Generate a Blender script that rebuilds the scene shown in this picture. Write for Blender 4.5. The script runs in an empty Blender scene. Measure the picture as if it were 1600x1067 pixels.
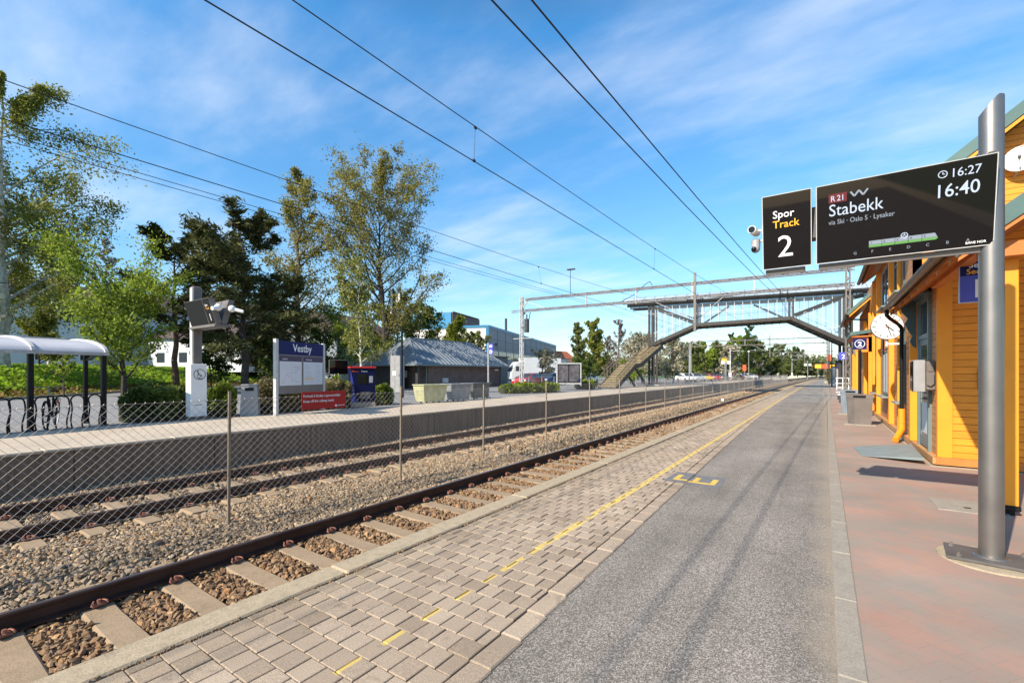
import bpy, math, random
import numpy as np
from mathutils import Vector, Matrix
R = math.radians
random.seed(7); rng = np.random.default_rng(7)
sc = bpy.context.scene
COL = sc.collection
# ---------------------------------------------------------------- camera maths (world: X right of track, Y along track, Z up, 0 = platform)
F, CX, HY = 711.0, 800.0, 583.0
CAMZ = 1.55
TH = math.atan2(487.0, F); S_, C_ = math.sin(TH), math.cos(TH)
def at_depth(u, d):
    a = (u-CX)/F
    return d*(a*C_-S_), d*(a*S_+C_)
def on_x(u, X):
    a = (u-CX)/F; return X, X*(a*S_+C_)/(a*C_-S_)
def zof(v, d): return CAMZ + (HY-v)*d/F
def bend(y): return 0.00008*y*y if y > 0 else 0.0

# ---------------------------------------------------------------- materials
def newmat(name):
    m = bpy.data.materials.new(name); m.use_nodes = True
    nt = m.node_tree; nt.nodes.clear()
    out = nt.nodes.new('ShaderNodeOutputMaterial'); b = nt.nodes.new('ShaderNodeBsdfPrincipled')
    nt.links.new(b.outputs[0], out.inputs[0])
    return m, nt, b, out
def N(nt, t, **kw):
    n = nt.nodes.new(t)
    for k, v in kw.items():
        if k.startswith('i_'): n.inputs[k[2:].replace('_', ' ')].default_value = v
        else: setattr(n, k, v)
    return n
def coords(nt, scale=(1,1,1)):
    g = N(nt, 'ShaderNodeNewGeometry'); mp = N(nt, 'ShaderNodeMapping'); mp.inputs['Scale'].default_value = scale
    nt.links.new(g.outputs['Position'], mp.inputs[0]); return mp.outputs[0]
def ocoords(nt, scale=(1,1,1)):
    g = N(nt, 'ShaderNodeTexCoord'); mp = N(nt, 'ShaderNodeMapping'); mp.inputs['Scale'].default_value = scale
    nt.links.new(g.outputs['Object'], mp.inputs[0]); return mp.outputs[0]
def noise(nt, vec, scale, detail=4, rough=0.55):
    n = N(nt, 'ShaderNodeTexNoise'); n.inputs['Scale'].default_value = scale; n.inputs['Detail'].default_value = detail
    n.inputs['Roughness'].default_value = rough
    nt.links.new(vec, n.inputs['Vector']); return n.outputs['Fac']
def ramp(nt, fac, stops, interp='LINEAR'):
    r = N(nt, 'ShaderNodeValToRGB'); r.color_ramp.interpolation = interp
    el = r.color_ramp.elements
    while len(el) < len(stops): el.new(0.5)
    for e, (p, c) in zip(el, stops):
        e.position = p; e.color = (*c, 1) if len(c) == 3 else c
    nt.links.new(fac, r.inputs[0]); return r.outputs[0]
def mix(nt, fac, a, b, mode='MIX'):
    m = N(nt, 'ShaderNodeMix', data_type='RGBA', blend_type=mode)
    if isinstance(fac, (int, float)): m.inputs[0].default_value = fac
    else: nt.links.new(fac, m.inputs[0])
    for i, x in ((6, a), (7, b)):
        if isinstance(x, tuple): m.inputs[i].default_value = (*x, 1)
        else: nt.links.new(x, m.inputs[i])
    return m.outputs[2]
def bump(nt, b, h, strength=0.5, dist=0.01, prev=None):
    bp = N(nt, 'ShaderNodeBump'); bp.inputs['Strength'].default_value = strength; bp.inputs['Distance'].default_value = dist
    nt.links.new(h, bp.inputs['Height'])
    if prev is not None: nt.links.new(prev, bp.inputs['Normal'])
    nt.links.new(bp.outputs[0], b.inputs['Normal']); return bp.outputs[0]
def mth(nt, op, a, b=None, c=None):
    m = N(nt, 'ShaderNodeMath', operation=op)
    for i, x in enumerate((a, b, c)):
        if x is None: continue
        if isinstance(x, (int, float)): m.inputs[i].default_value = x
        else: nt.links.new(x, m.inputs[i])
    return m.outputs[0]
def simple(name, col, rough=0.6, metal=0.0, var=0.18, scale=6.0, bmp=0.15, bscale=60, spec=0.5):
    m, nt, b, o = newmat(name)
    v = ocoords(nt)
    f = noise(nt, v, scale, 5)
    lo = tuple(max(0, c*(1-var)) for c in col); hi = tuple(min(1, c*(1+var)) for c in col)
    c = ramp(nt, f, [(0.3, lo), (0.7, hi)])
    nt.links.new(c, b.inputs['Base Color'])
    rr = N(nt, 'ShaderNodeMapRange'); nt.links.new(f, rr.inputs[0]); rr.inputs[3].default_value = max(0.03, rough-0.08); rr.inputs[4].default_value = min(1, rough+0.08)
    nt.links.new(rr.outputs[0], b.inputs['Roughness'])
    b.inputs['Metallic'].default_value = metal
    b.inputs['Specular IOR Level'].default_value = spec
    if bmp > 0: bump(nt, b, noise(nt, v, bscale, 3), bmp, 0.004)
    return m
def emis(name, col, s):
    m, nt, b, o = newmat(name)
    b.inputs['Base Color'].default_value = (*[c*0.3 for c in col], 1)
    b.inputs['Emission Color'].default_value = (*col, 1); b.inputs['Emission Strength'].default_value = s
    b.inputs['Roughness'].default_value = 0.3
    return m
def glass(name, col=(0.05,0.06,0.07), rough=0.05, alpha=1.0, spec=0.8):
    m, nt, b, o = newmat(name)
    b.inputs['Base Color'].default_value = (*col, 1); b.inputs['Roughness'].default_value = rough
    b.inputs['Alpha'].default_value = alpha; b.inputs['Specular IOR Level'].default_value = spec
    return m
def leafmat(name, lo, hi, trans=0.35):
    m, nt, b, o = newmat(name)
    a = N(nt, 'ShaderNodeAttribute', attribute_name='rnd')
    c = ramp(nt, a.outputs['Fac'], [(0.0, lo), (1.0, hi)])
    nt.links.new(c, b.inputs['Base Color']); b.inputs['Roughness'].default_value = 0.55
    b.inputs['Specular IOR Level'].default_value = 0.25
    t = N(nt, 'ShaderNodeBsdfTranslucent'); nt.links.new(c, t.inputs[0])
    mx = N(nt, 'ShaderNodeMixShader'); mx.inputs[0].default_value = trans
    nt.links.new(b.outputs[0], mx.inputs[1]); nt.links.new(t.outputs[0], mx.inputs[2]); nt.links.new(mx.outputs[0], o.inputs[0])
    return m

M = {}
M['steel'] = simple('brushed_steel', (0.25,0.23,0.215), 0.40, 0.8, 0.10, 3, 0.05, 200)
M['steel_dark'] = simple('dark_steel', (0.055,0.052,0.052), 0.5, 0.3, 0.25, 5, 0.1)
M['galv'] = simple('galvanised', (0.36,0.37,0.38), 0.5, 0.35, 0.2, 9, 0.1)
M['galv_light'] = simple('pale_galvanised', (0.50,0.50,0.50), 0.5, 0.2, 0.12, 9, 0.05)
M['galv_brown'] = simple('weathered_galvanised_post', (0.25,0.20,0.15), 0.55, 0.25, 0.2, 9, 0.1)
M['wire'] = simple('fence_wire', (0.36,0.33,0.30), 0.5, 0.3, 0.1, 9, 0)
M['cable'] = simple('cable', (0.012,0.012,0.014), 0.6, 0.1, 0.1, 9, 0)
M['black'] = simple('black_paint', (0.008,0.008,0.009), 0.55, 0.0, 0.2, 9, 0.05, spec=0.2)
M['blackgloss'] = glass('black_glass', (0.006,0.005,0.006), 0.03, 1.0, 0.45)
M['charcoal'] = simple('charcoal_housing', (0.075,0.07,0.07), 0.5, 0.1, 0.15, 6, 0.05)
M['greybrown'] = simple('greybrown_paint', (0.155,0.135,0.125), 0.5, 0.15, 0.15, 3, 0.05)
M['grey'] = simple('grey_paint', (0.27,0.27,0.28), 0.55, 0.0, 0.15, 3, 0.05)
M['greyblue'] = simple('bluish_grey_paint', (0.20,0.24,0.28), 0.5, 0.1, 0.12, 3, 0.05)
M['lightgrey'] = simple('light_grey_paint', (0.5,0.5,0.52), 0.5, 0.0, 0.10, 3, 0.05)
M['white'] = simple('white_paint', (0.78,0.78,0.77), 0.5, 0.0, 0.06, 3, 0.03)
M['whiteprint'] = simple('white_print', (0.82,0.82,0.82), 0.6, 0, 0.02, 3, 0)
M['greyprint'] = simple('grey_print', (0.40,0.40,0.42), 0.6, 0, 0.02, 3, 0)
M['yellowprint'] = simple('yellow_print', (0.85,0.42,0.02), 0.6, 0, 0.02, 3, 0)
M['navy'] = simple('navy_panel', (0.008,0.012,0.10), 0.5, 0, 0.08, 3, 0, spec=0.15)
M['violetblue'] = simple('violet_blue_panel', (0.055,0.065,0.42), 0.4, 0, 0.08, 3, 0)
M['purple'] = simple('dark_purple_print', (0.045,0.022,0.07), 0.5, 0, 0.08, 3, 0)
M['red'] = simple('red_panel', (0.38,0.012,0.012), 0.5, 0, 0.10, 4, 0)
M['orangered'] = simple('orange_red_paint', (0.75,0.09,0.02), 0.5, 0, 0.1, 4, 0)
M['green'] = simple('green_panel', (0.04,0.35,0.05), 0.5, 0, 0.1, 4, 0)
M['poster'] = simple('poster_paper', (0.62,0.63,0.68), 0.4, 0, 0.03, 2, 0)
M['rubber'] = simple('rubber', (0.012,0.012,0.012), 0.8, 0, 0.2, 6, 0.1, spec=0.2)
M['lcd_white'] = emis('lit_white_text', (0.62,0.72,0.88), 0.42)
M['lcd_red'] = emis('lit_red_tag', (0.22,0.02,0.03), 0.25)
M['lcd_green'] = emis('lit_green_bar', (0.16,0.40,0.11), 0.45)
M['lcd_grey'] = emis('lit_grey_text', (0.35,0.40,0.48), 0.40)
M['pane'] = glass('window_pane', (0.035,0.045,0.055), 0.04)
M['pane_blue'] = glass('blue_glazing', (0.03,0.16,0.30), 0.08)
M['bark'] = simple('bark', (0.09,0.065,0.045), 0.9, 0, 0.4, 3, 0.7, 14)
M['bark_birch'] = simple('pale_bark', (0.42,0.40,0.34), 0.8, 0, 0.5, 3, 0.4, 10)
M['bark_pine'] = simple('pine_bark', (0.13,0.07,0.045), 0.9, 0, 0.4, 3, 0.7, 14)
M['bark_dark'] = simple('dark_bark', (0.045,0.035,0.03), 0.9, 0, 0.4, 3, 0.7, 14)
M['concrete'] = simple('concrete', (0.36,0.345,0.32), 0.85, 0, 0.2, 4, 0.4, 60)
M['red_roof'] = simple('red_roof_tiles', (0.36,0.10,0.04), 0.8, 0, 0.2, 4, 0.3, 30)
M['soil'] = simple('soil', (0.07,0.055,0.035), 0.95, 0, 0.4, 4, 0.8, 20)

# ---------------------------------------------------------------- mesh builder
class MB:
    def __init__(s): s.v = []; s.f = []
    def add(s, vs, fs):
        o = len(s.v); s.v += [tuple(map(float, p)) for p in vs]; s.f += [tuple(i+o for i in f) for f in fs]; return s
    def box(s, x0, x1, y0, y1, z0, z1, bev=0.0):
        if bev > 0:
            b = bev
            vs = []
            for z, i in ((z0,b),(z0+b,0),(z1-b,0),(z1,b)):
                xs, xe, ys, ye = x0+i, x1-i, y0+i, y1-i
                c = b*0.9
                vs += [(xs+c,ys,z),(xe-c,ys,z),(xe,ys+c,z),(xe,ye-c,z),(xe-c,ye,z),(xs+c,ye,z),(xs,ye-c,z),(xs,ys+c,z)]
            fs = [tuple(range(7,-1,-1)), tuple(range(24,32))]
            for k in range(3):
                for i in range(8):
                    j = (i+1) % 8; fs.append((k*8+i, k*8+j, k*8+8+j, k*8+8+i))
            return s.add(vs, fs)
        vs = [(x0,y0,z0),(x1,y0,z0),(x1,y1,z0),(x0,y1,z0),(x0,y0,z1),(x1,y0,z1),(x1,y1,z1),(x0,y1,z1)]
        return s.add(vs, [(0,3,2,1),(4,5,6,7),(0,1,5,4),(1,2,6,5),(2,3,7,6),(3,0,4,7)])
    def bar(s, p, q, w, h=None, up=(0,0,1)):
        h = h or w; p = Vector(p); q = Vector(q); d = (q-p).normalized(); u = Vector(up)
        if abs(d.dot(u)) > 0.98: u = Vector((0,1,0))
        r = d.cross(u).normalized(); u = r.cross(d).normalized()
        vs = [c + r*a*w/2 + u*b*h/2 for c in (p, q) for a, b in ((-1,-1),(1,-1),(1,1),(-1,1))]
        return s.add(vs, [(0,3,2,1),(4,5,6,7),(0,1,5,4),(1,2,6,5),(2,3,7,6),(3,0,4,7)])
    def cyl(s, p, q, r0, r1=None, n=12, cap=True):
        r1 = r0 if r1 is None else r1; p = Vector(p); q = Vector(q); d = (q-p)
        if d.length < 1e-6: return s
        d.normalize(); u = Vector((0,0,1))
        if abs(d.z) > 0.95: u = Vector((1,0,0))
        a = d.cross(u).normalized(); b = d.cross(a).normalized()
        vs = []
        for c, r in ((p, r0), (q, r1)):
            for i in range(n):
                t = 2*math.pi*i/n; vs.append(c + a*math.cos(t)*r + b*math.sin(t)*r)
        fs = [(i, i+n, (i+1) % n+n, (i+1) % n) for i in range(n)]
        if cap: fs += [tuple(range(n)), tuple(range(2*n-1, n-1, -1))]
        return s.add(vs, fs)
    def tube(s, pts, r, n=8):
        for a, b in zip(pts[:-1], pts[1:]): s.cyl(a, b, r, r, n)
        return s
    def ring(s, c, axis, rad, r, n=24, m=6):
        axis = Vector(axis).normalized(); u = Vector((0,0,1))
        if abs(axis.z) > 0.9: u = Vector((1,0,0))
        a = axis.cross(u).normalized(); b = axis.cross(a); c = Vector(c); vs = []
        for i in range(n):
            t = 2*math.pi*i/n; dd = a*math.cos(t)+b*math.sin(t)
            for j in range(m):
                w = 2*math.pi*j/m; vs.append(c+dd*(rad+r*math.cos(w))+axis*r*math.sin(w))
        fs = [(i*m+j, ((i+1) % n)*m+j, ((i+1) % n)*m+(j+1) % m, i*m+(j+1) % m) for i in range(n) for j in range(m)]
        return s.add(vs, fs)
    def prism(s, poly, axis, a0, a1):
        # poly: 2d points; axis 0/1/2 extrude along; the 2d points fill the other two axes in order
        n = len(poly); vs = []
        for a in (a0, a1):
            for p, q in poly:
                vs.append((a,p,q) if axis == 0 else ((p,a,q) if axis == 1 else (p,q,a)))
        fs = [tuple(range(n)), tuple(range(2*n-1, n-1, -1))] + [(i, i+n, (i+1) % n+n, (i+1) % n) for i in range(n)]
        return s.add(vs, fs)
    def sphere(s, c, rx, ry=None, rz=None, n=12, m=8):
        ry = ry or rx; rz = rz or rx; vs = []; fs = []
        for i in range(m+1):
            ph = math.pi*i/m
            for j in range(n):
                t = 2*math.pi*j/n; vs.append((c[0]+rx*math.sin(ph)*math.cos(t), c[1]+ry*math.sin(ph)*math.sin(t), c[2]+rz*math.cos(ph)))
        for i in range(m):
            for j in range(n): fs.append((i*n+j, (i+1)*n+j, (i+1)*n+(j+1) % n, i*n+(j+1) % n))
        return s.add(vs, fs)
    def quad(s, a, b, c, d): return s.add([a,b,c,d], [(0,1,2,3)])
    def poly(s, pts): return s.add(pts, [tuple(range(len(pts)))])
    def xform(s, m): s.v = [tuple(m @ Vector(p)) for p in s.v]; return s
    def mesh(s, name, mat, smooth=False):
        me = bpy.data.meshes.new(name); me.from_pydata(s.v, [], s.f); me.validate()
        import bmesh
        b = bmesh.new(); b.from_mesh(me); bmesh.ops.recalc_face_normals(b, faces=b.faces); b.to_mesh(me); b.free()
        me.materials.append(mat)
        if smooth:
            me.shade_smooth()
            try: me.set_sharp_from_angle(angle=R(38))
            except Exception: pass
        return me
def obj(name, me, parent=None, loc=None):
    o = bpy.data.objects.new(name, me); COL.objects.link(o)
    if parent: o.parent = parent
    if loc: o.location = loc
    return o
def thing(name, label, cat, loc=(0,0,0), rz=0.0, group=None):
    o = bpy.data.objects.new(name, None); COL.objects.link(o); o.empty_display_size = 0.2
    o.location = loc; o.rotation_euler = (0,0,rz); o['label'] = label; o['category'] = cat
    if group: o['group'] = group
    return o
def part(t, name, mb, mat, smooth=False, label=None):
    o = obj(name, mb.mesh(name, mat, smooth), t)
    if label: o['label'] = label
    return o
def tag(o, label, cat, group=None):
    o['label'] = label; o['category'] = cat
    if group: o['group'] = group
    return o
def struct(name, mb, mat, smooth=False, kind='structure', label=None, parent=None):
    me = mb if isinstance(mb, bpy.types.Mesh) else mb.mesh(name, mat, smooth)
    o = obj(name, me, parent); o['kind'] = kind
    if label: o['label'] = label
    return o
def solo(name, mb, mat, label, cat, loc=(0,0,0), rz=0, group=None, smooth=False):
    o = obj(name, mb.mesh(name, mat, smooth)); o.location = loc; o.rotation_euler = (0,0,rz); return tag(o, label, cat, group)
def copy_tree(o, parent=None):
    c = o.copy(); COL.objects.link(c); c.parent = parent
    for ch in [x for x in o.children]: copy_tree(ch, c)
    return c
def dup(o, loc, rz=0, label=None, scale=None):
    c = copy_tree(o); c.location = loc; c.rotation_euler = (0,0,rz)
    if label: c['label'] = label
    if scale: c.scale = scale
    return c
def npmesh(name, V, Fc, mat, rnd=None, smooth=False):
    V = np.asarray(V, dtype=np.float32); Fc = np.asarray(Fc, dtype=np.int32); k = Fc.shape[1]
    me = bpy.data.meshes.new(name)
    me.vertices.add(len(V)); me.vertices.foreach_set('co', V.ravel())
    me.loops.add(Fc.size); me.loops.foreach_set('vertex_index', Fc.ravel())
    me.polygons.add(len(Fc)); me.polygons.foreach_set('loop_start', np.arange(0, Fc.size, k, dtype=np.int32))
    try: me.polygons.foreach_set('loop_total', np.full(len(Fc), k, dtype=np.int32))
    except Exception: pass
    if not smooth: me.polygons.foreach_set('use_smooth', np.zeros(len(Fc), dtype=bool))
    me.update(calc_edges=True)
    if rnd is not None:
        at = me.attributes.new('rnd', 'FLOAT', 'POINT'); at.data.foreach_set('value', np.asarray(rnd, dtype=np.float32))
    me.materials.append(mat); return me
def text(s, size, mat, parent, loc, rot=(R(90),0,0), name='lettering', align='LEFT', ext=0.0015, bold=0.0, sx=1.0):
    c = bpy.data.curves.new('t', 'FONT'); c.body = s; c.size = size; c.align_x = align; c.extrude = ext; c.offset = bold
    c.resolution_u = 3
    t = bpy.data.objects.new('t', c); COL.objects.link(t)
    bpy.context.view_layer.update()
    me = bpy.data.meshes.new_from_object(t.evaluated_get(bpy.context.evaluated_depsgraph_get()))
    COL.objects.unlink(t); bpy.data.objects.remove(t)
    me.name = name; me.materials.clear(); me.materials.append(mat)
    o = obj(name, me, parent); o.location = loc; o.rotation_euler = rot; o.scale = (sx,1,1)
    return o
# ================================================================ GROUND, TRACK BED, PLATFORMS
def m_asphalt(name, base, speck, patch=0.25, spk=1.0, bs=0.5):
    m, nt, b, o = newmat(name); v = coords(nt)
    big = noise(nt, v, 0.7, 5, 0.6); fine = noise(nt, v, 130, 3, 0.7)
    vo = N(nt, 'ShaderNodeTexVoronoi'); vo.inputs['Scale'].default_value = 150; nt.links.new(v, vo.inputs['Vector'])
    sp = ramp(nt, vo.outputs['Color'], [(0.25, tuple(c*0.30 for c in base)), (0.5, base), (0.85, speck)])
    c1 = mix(nt, 0.55*spk, base, sp)
    c2 = ramp(nt, big, [(0.3, (1-patch,)*3), (0.72, (1+patch*0.6,)*3)])
    c3 = mix(nt, 1.0, c1, c2, 'MULTIPLY')
    if name == 'worn_grey_asphalt':
        wv = N(nt, 'ShaderNodeVectorMath', operation='ADD'); nn = N(nt, 'ShaderNodeTexNoise'); nn.inputs['Scale'].default_value = 2.5; nn.inputs['Detail'].default_value = 4; nt.links.new(v, nn.inputs['Vector'])
        nt.links.new(v, wv.inputs[0]); nt.links.new(nn.outputs['Color'], wv.inputs[1])
        ck = N(nt, 'ShaderNodeTexVoronoi', feature='DISTANCE_TO_EDGE'); ck.inputs['Scale'].default_value = 0.36; nt.links.new(wv.outputs[0], ck.inputs['Vector'])
        crack = mth(nt, 'MULTIPLY', mth(nt, 'LESS_THAN', ck.outputs['Distance'], 0.0016), mth(nt, 'GREATER_THAN', noise(nt, v, 0.5, 2), 0.52))
        c3 = mix(nt, mth(nt, 'MULTIPLY', crack, 0.6), c3, (0.04,0.037,0.034))
        lane = noise(nt, coords(nt, (2.2,0.16,1)), 1.0, 5, 0.6); c3 = mix(nt, 1.0, c3, ramp(nt, lane, [(0.32, (0.80,)*3), (0.66, (1.16,)*3)]), 'MULTIPLY')
        spot = N(nt, 'ShaderNodeTexVoronoi'); spot.inputs['Scale'].default_value = 2.3; nt.links.new(v, spot.inputs['Vector'])
        c3 = mix(nt, mth(nt, 'MULTIPLY', mth(nt, 'LESS_THAN', spot.outputs['Distance'], 0.035), 0.55), c3, (0.07,0.066,0.06))      # trodden gum and drips
        # blown sand and dust collected along the kerb
        sx = N(nt, 'ShaderNodeSeparateXYZ'); nt.links.new(v, sx.inputs[0]); dr_ = N(nt, 'ShaderNodeMapRange'); dr_.inputs[1].default_value = -0.16; dr_.inputs[2].default_value = 0.05
        nt.links.new(mth(nt, 'ADD', sx.outputs['X'], mth(nt, 'MULTIPLY', mth(nt, 'SUBTRACT', noise(nt, v, 2.0, 4, 0.6), 0.55), 0.5)), dr_.inputs[0])
        c3 = mix(nt, mth(nt, 'MULTIPLY', dr_.outputs[0], 0.7), c3, (0.30,0.25,0.19))
    nt.links.new(c3, b.inputs['Base Color']); b.inputs['Roughness'].default_value = 0.88
    h = mth(nt, 'ADD', vo.outputs['Distance'], mth(nt, 'MULTIPLY', fine, 0.6))
    bump(nt, b, h, bs, 0.006)
    return m
M['asphalt'] = m_asphalt('worn_grey_asphalt', (0.195,0.174,0.154), (0.60,0.54,0.48), 0.25)
M['asphalt_far'] = m_asphalt('pale_worn_asphalt', (0.50,0.42,0.33), (0.6,0.54,0.46), 0.15, 0.4, 0.2)
M['parking'] = m_asphalt('car_park_asphalt', (0.23,0.23,0.24), (0.34,0.34,0.34), 0.2, 0.4, 0.2)
def m_red():
    m, nt, b, o = newmat('worn_red_pavers'); v = coords(nt)
    mp = N(nt, 'ShaderNodeMapping'); mp.inputs['Rotation'].default_value = (0,0,R(38)); nt.links.new(v, mp.inputs[0])
    br = N(nt, 'ShaderNodeTexBrick'); nt.links.new(mp.outputs[0], br.inputs['Vector'])
    br.inputs['Scale'].default_value = 1.0; br.inputs['Brick Width'].default_value = 0.22; br.inputs['Row Height'].default_value = 0.11
    br.inputs['Mortar Size'].default_value = 0.0025; br.inputs['Mortar Smooth'].default_value = 0.5; br.inputs['Bias'].default_value = 0.0
    br.inputs['Color1'].default_value = (0,0,0,1); br.inputs['Color2'].default_value = (1,1,1,1); br.inputs['Mortar'].default_value = (0.5,0.5,0.5,1)
    nz = N(nt, 'ShaderNodeTexNoise'); nz.inputs['Scale'].default_value = 1.5; nz.inputs['Detail'].default_value = 6; nz.inputs['Roughness'].default_value = 0.62
    st = N(nt, 'ShaderNodeMapping'); st.inputs['Rotation'].default_value = (0,0,R(60)); st.inputs['Scale'].default_value = (1,1.4,1)
    nt.links.new(v, st.inputs[0]); nt.links.new(st.outputs[0], nz.inputs['Vector'])
    f = mth(nt, 'ADD', mth(nt, 'MULTIPLY', nz.outputs['Fac'], 1.0), mth(nt, 'MULTIPLY', mth(nt, 'SUBTRACT', br.outputs['Color'], 0.5), 0.10))
    fine = noise(nt, v, 55, 4, 0.8)
    f = mth(nt, 'ADD', f, mth(nt, 'MULTIPLY', mth(nt, 'SUBTRACT', fine, 0.5), 0.55))
    c = ramp(nt, f, [(0.30, (0.255,0.22,0.185)), (0.47, (0.285,0.222,0.185)), (0.58, (0.33,0.218,0.172)), (0.80, (0.385,0.21,0.155))])
    c = mix(nt, mth(nt, 'MULTIPLY', br.outputs['Fac'], 0.28), c, (0.19,0.15,0.13))
    dirt = noise(nt, v, 0.6, 4); c = mix(nt, 1.0, c, ramp(nt, dirt, [(0.3, (0.82,)*3), (0.7, (1.15,)*3)]), 'MULTIPLY')
    nt.links.new(c, b.inputs['Base Color']); b.inputs['Roughness'].default_value = 0.85
    h = mth(nt, 'SUBTRACT', mth(nt, 'MULTIPLY', fine, 0.5), br.outputs['Fac'])
    bump(nt, b, h, 0.35, 0.004); return m
M['redpave'] = m_red()
def m_concrete(name, col, joints=None, stain=0.35, sc_=3.0, jaxis='Y', jl=2.4):
    m, nt, b, o = newmat(name); v = coords(nt)
    f = noise(nt, v, sc_, 7, 0.65); fine = noise(nt, v, 70, 3, 0.7)
    c = ramp(nt, f, [(0.28, tuple(x*(1-stain) for x in col)), (0.5, col), (0.75, tuple(min(1,x*(1+stain*0.6)) for x in col))])
    c = mix(nt, 0.5, c, ramp(nt, fine, [(0.3, tuple(x*0.6 for x in col)), (0.7, tuple(x*1.35 for x in col))]))
    h = fine
    if joints:
        sp = N(nt, 'ShaderNodeSeparateXYZ'); nt.links.new(v, sp.inputs[0])
        q = mth(nt, 'FRACT', mth(nt, 'DIVIDE', sp.outputs[jaxis], jl)); ln = mth(nt, 'LESS_THAN', q, 0.012/jl*2.0)
        c = mix(nt, ln, c, tuple(x*0.3 for x in col))
        # vertical streaks running down the face
        st = coords(nt, (9,9,0.5)); sn = noise(nt, st, 1.0, 4, 0.7)
        c = mix(nt, 1.0, c, ramp(nt, sn, [(0.35, (0.62,0.60,0.58)), (0.65, (1.1,1.08,1.05))]), 'MULTIPLY')
    nt.links.new(c, b.inputs['Base Color']); b.inputs['Roughness'].default_value = 0.9
    bump(nt, b, h, 0.5, 0.006); return m
M['edge'] = m_concrete('rough_edge_concrete', (0.36,0.295,0.205), None, 0.55, 13)
M['kerb'] = m_concrete('pale_kerb_concrete', (0.28,0.25,0.21), None, 0.35, 6)
M['wallconc'] = m_concrete('stained_wall_concrete', (0.20,0.14,0.10), True, 0.3, 1.2)
M['sleeper'] = m_concrete('sleeper_concrete', (0.29,0.215,0.14), None, 0.4, 7)
def m_paver():
    m, nt, b, o = newmat('tan_concrete_pavers'); v = coords(nt)
    a = N(nt, 'ShaderNodeAttribute', attribute_name='rnd')
    fine = noise(nt, v, 160, 3, 0.75)
    vo = N(nt, 'ShaderNodeTexVoronoi'); vo.inputs['Scale'].default_value = 120; nt.links.new(v, vo.inputs['Vector'])
    pit = ramp(nt, vo.outputs['Distance'], [(0.0, (0.30,)*3), (0.22, (1,)*3)])
    base = ramp(nt, a.outputs['Fac'], [(0.0, (0.29,0.225,0.165)), (0.5, (0.37,0.292,0.22)), (1.0, (0.43,0.345,0.262))])
    big = noise(nt, v, 1.3, 5); drt = noise(nt, v, 4.5, 6, 0.7); base = mix(nt, mth(nt, 'MULTIPLY', mth(nt, 'GREATER_THAN', drt, 0.60), 0.35), base, (0.17,0.13,0.095))
    base = mix(nt, 1.0, base, ramp(nt, big, [(0.3, (0.85,)*3), (0.7, (1.12,)*3)]), 'MULTIPLY')
    # weather staining toward the platform edge
    sp = N(nt, 'ShaderNodeSeparateXYZ'); nt.links.new(v, sp.inputs[0])
    ed = N(nt, 'ShaderNodeMapRange'); ed.inputs[1].default_value = -3.1; ed.inputs[2].default_value = -2.55; ed.inputs[3].default_value = 0.6; ed.inputs[4].default_value = 0
    nt.links.new(sp.outputs['X'], ed.inputs[0])
    base = mix(nt, mth(nt, 'MULTIPLY', ed.outputs[0], big), base, (0.30,0.22,0.11))
    c = mix(nt, 0.8, base, mix(nt, 1.0, base, ramp(nt, fine, [(0.33, (0.42,)*3), (0.67, (1.38,)*3)]), 'MULTIPLY'))
    sel = mth(nt, 'GREATER_THAN', noise(nt, v, 60, 2), 0.58)
    c = mix(nt, mth(nt, 'MULTIPLY', sel, 0.8), c, mix(nt, 1.0, c, pit, 'MULTIPLY'))
    # worn yellow line painted over the blocks
    w = noise(nt, v, 9, 5, 0.7); wy = noise(nt, coords(nt, (1,0.35,1)), 6, 4, 0.7)
    dx = mth(nt, 'ABSOLUTE', mth(nt, 'ADD', sp.outputs['X'], 2.085))
    ys = N(nt, 'ShaderNodeMapRange'); ys.inputs[1].default_value = 2.6; ys.inputs[2].default_value = 4.2; ys.inputs[3].default_value = 0.017; ys.inputs[4].default_value = 0.036
    nt.links.new(sp.outputs['Y'], ys.inputs[0])
    wd = mth(nt, 'MULTIPLY', ys.outputs[0], mth(nt, 'ADD', 0.55, mth(nt, 'MULTIPLY', w, 1.0)))
    ln = mth(nt, 'LESS_THAN', dx, wd)
    rw = mth(nt, 'FLOOR', mth(nt, 'DIVIDE', mth(nt, 'ADD', sp.outputs['Y'], 1.2), 0.31)); fr = mth(nt, 'FRACT', mth(nt, 'DIVIDE', mth(nt, 'ADD', sp.outputs['Y'], 1.2), 0.31))
    near = mth(nt, 'LESS_THAN', sp.outputs['Y'], 2.9); gate = mth(nt, 'MULTIPLY', near, mth(nt, 'LESS_THAN', fr, 0.45))
    keep = mth(nt, 'MULTIPLY', mth(nt, 'GREATER_THAN', mth(nt, 'ADD', wy, mth(nt, 'MULTIPLY', w, 0.4)), 0.58), mth(nt, 'SUBTRACT', 1.0, gate))
    c = mix(nt, mth(nt, 'MULTIPLY', mth(nt, 'MULTIPLY', ln, keep), 0.78), c, (0.60,0.44,0.10))
    nt.links.new(c, b.inputs['Base Color']); b.inputs['Roughness'].default_value = 0.9
    h = mth(nt, 'ADD', fine, mth(nt, 'MULTIPLY', pit, 0.4)); bump(nt, b, h, 0.55, 0.004); return m
M['paver'] = m_paver()
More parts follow.
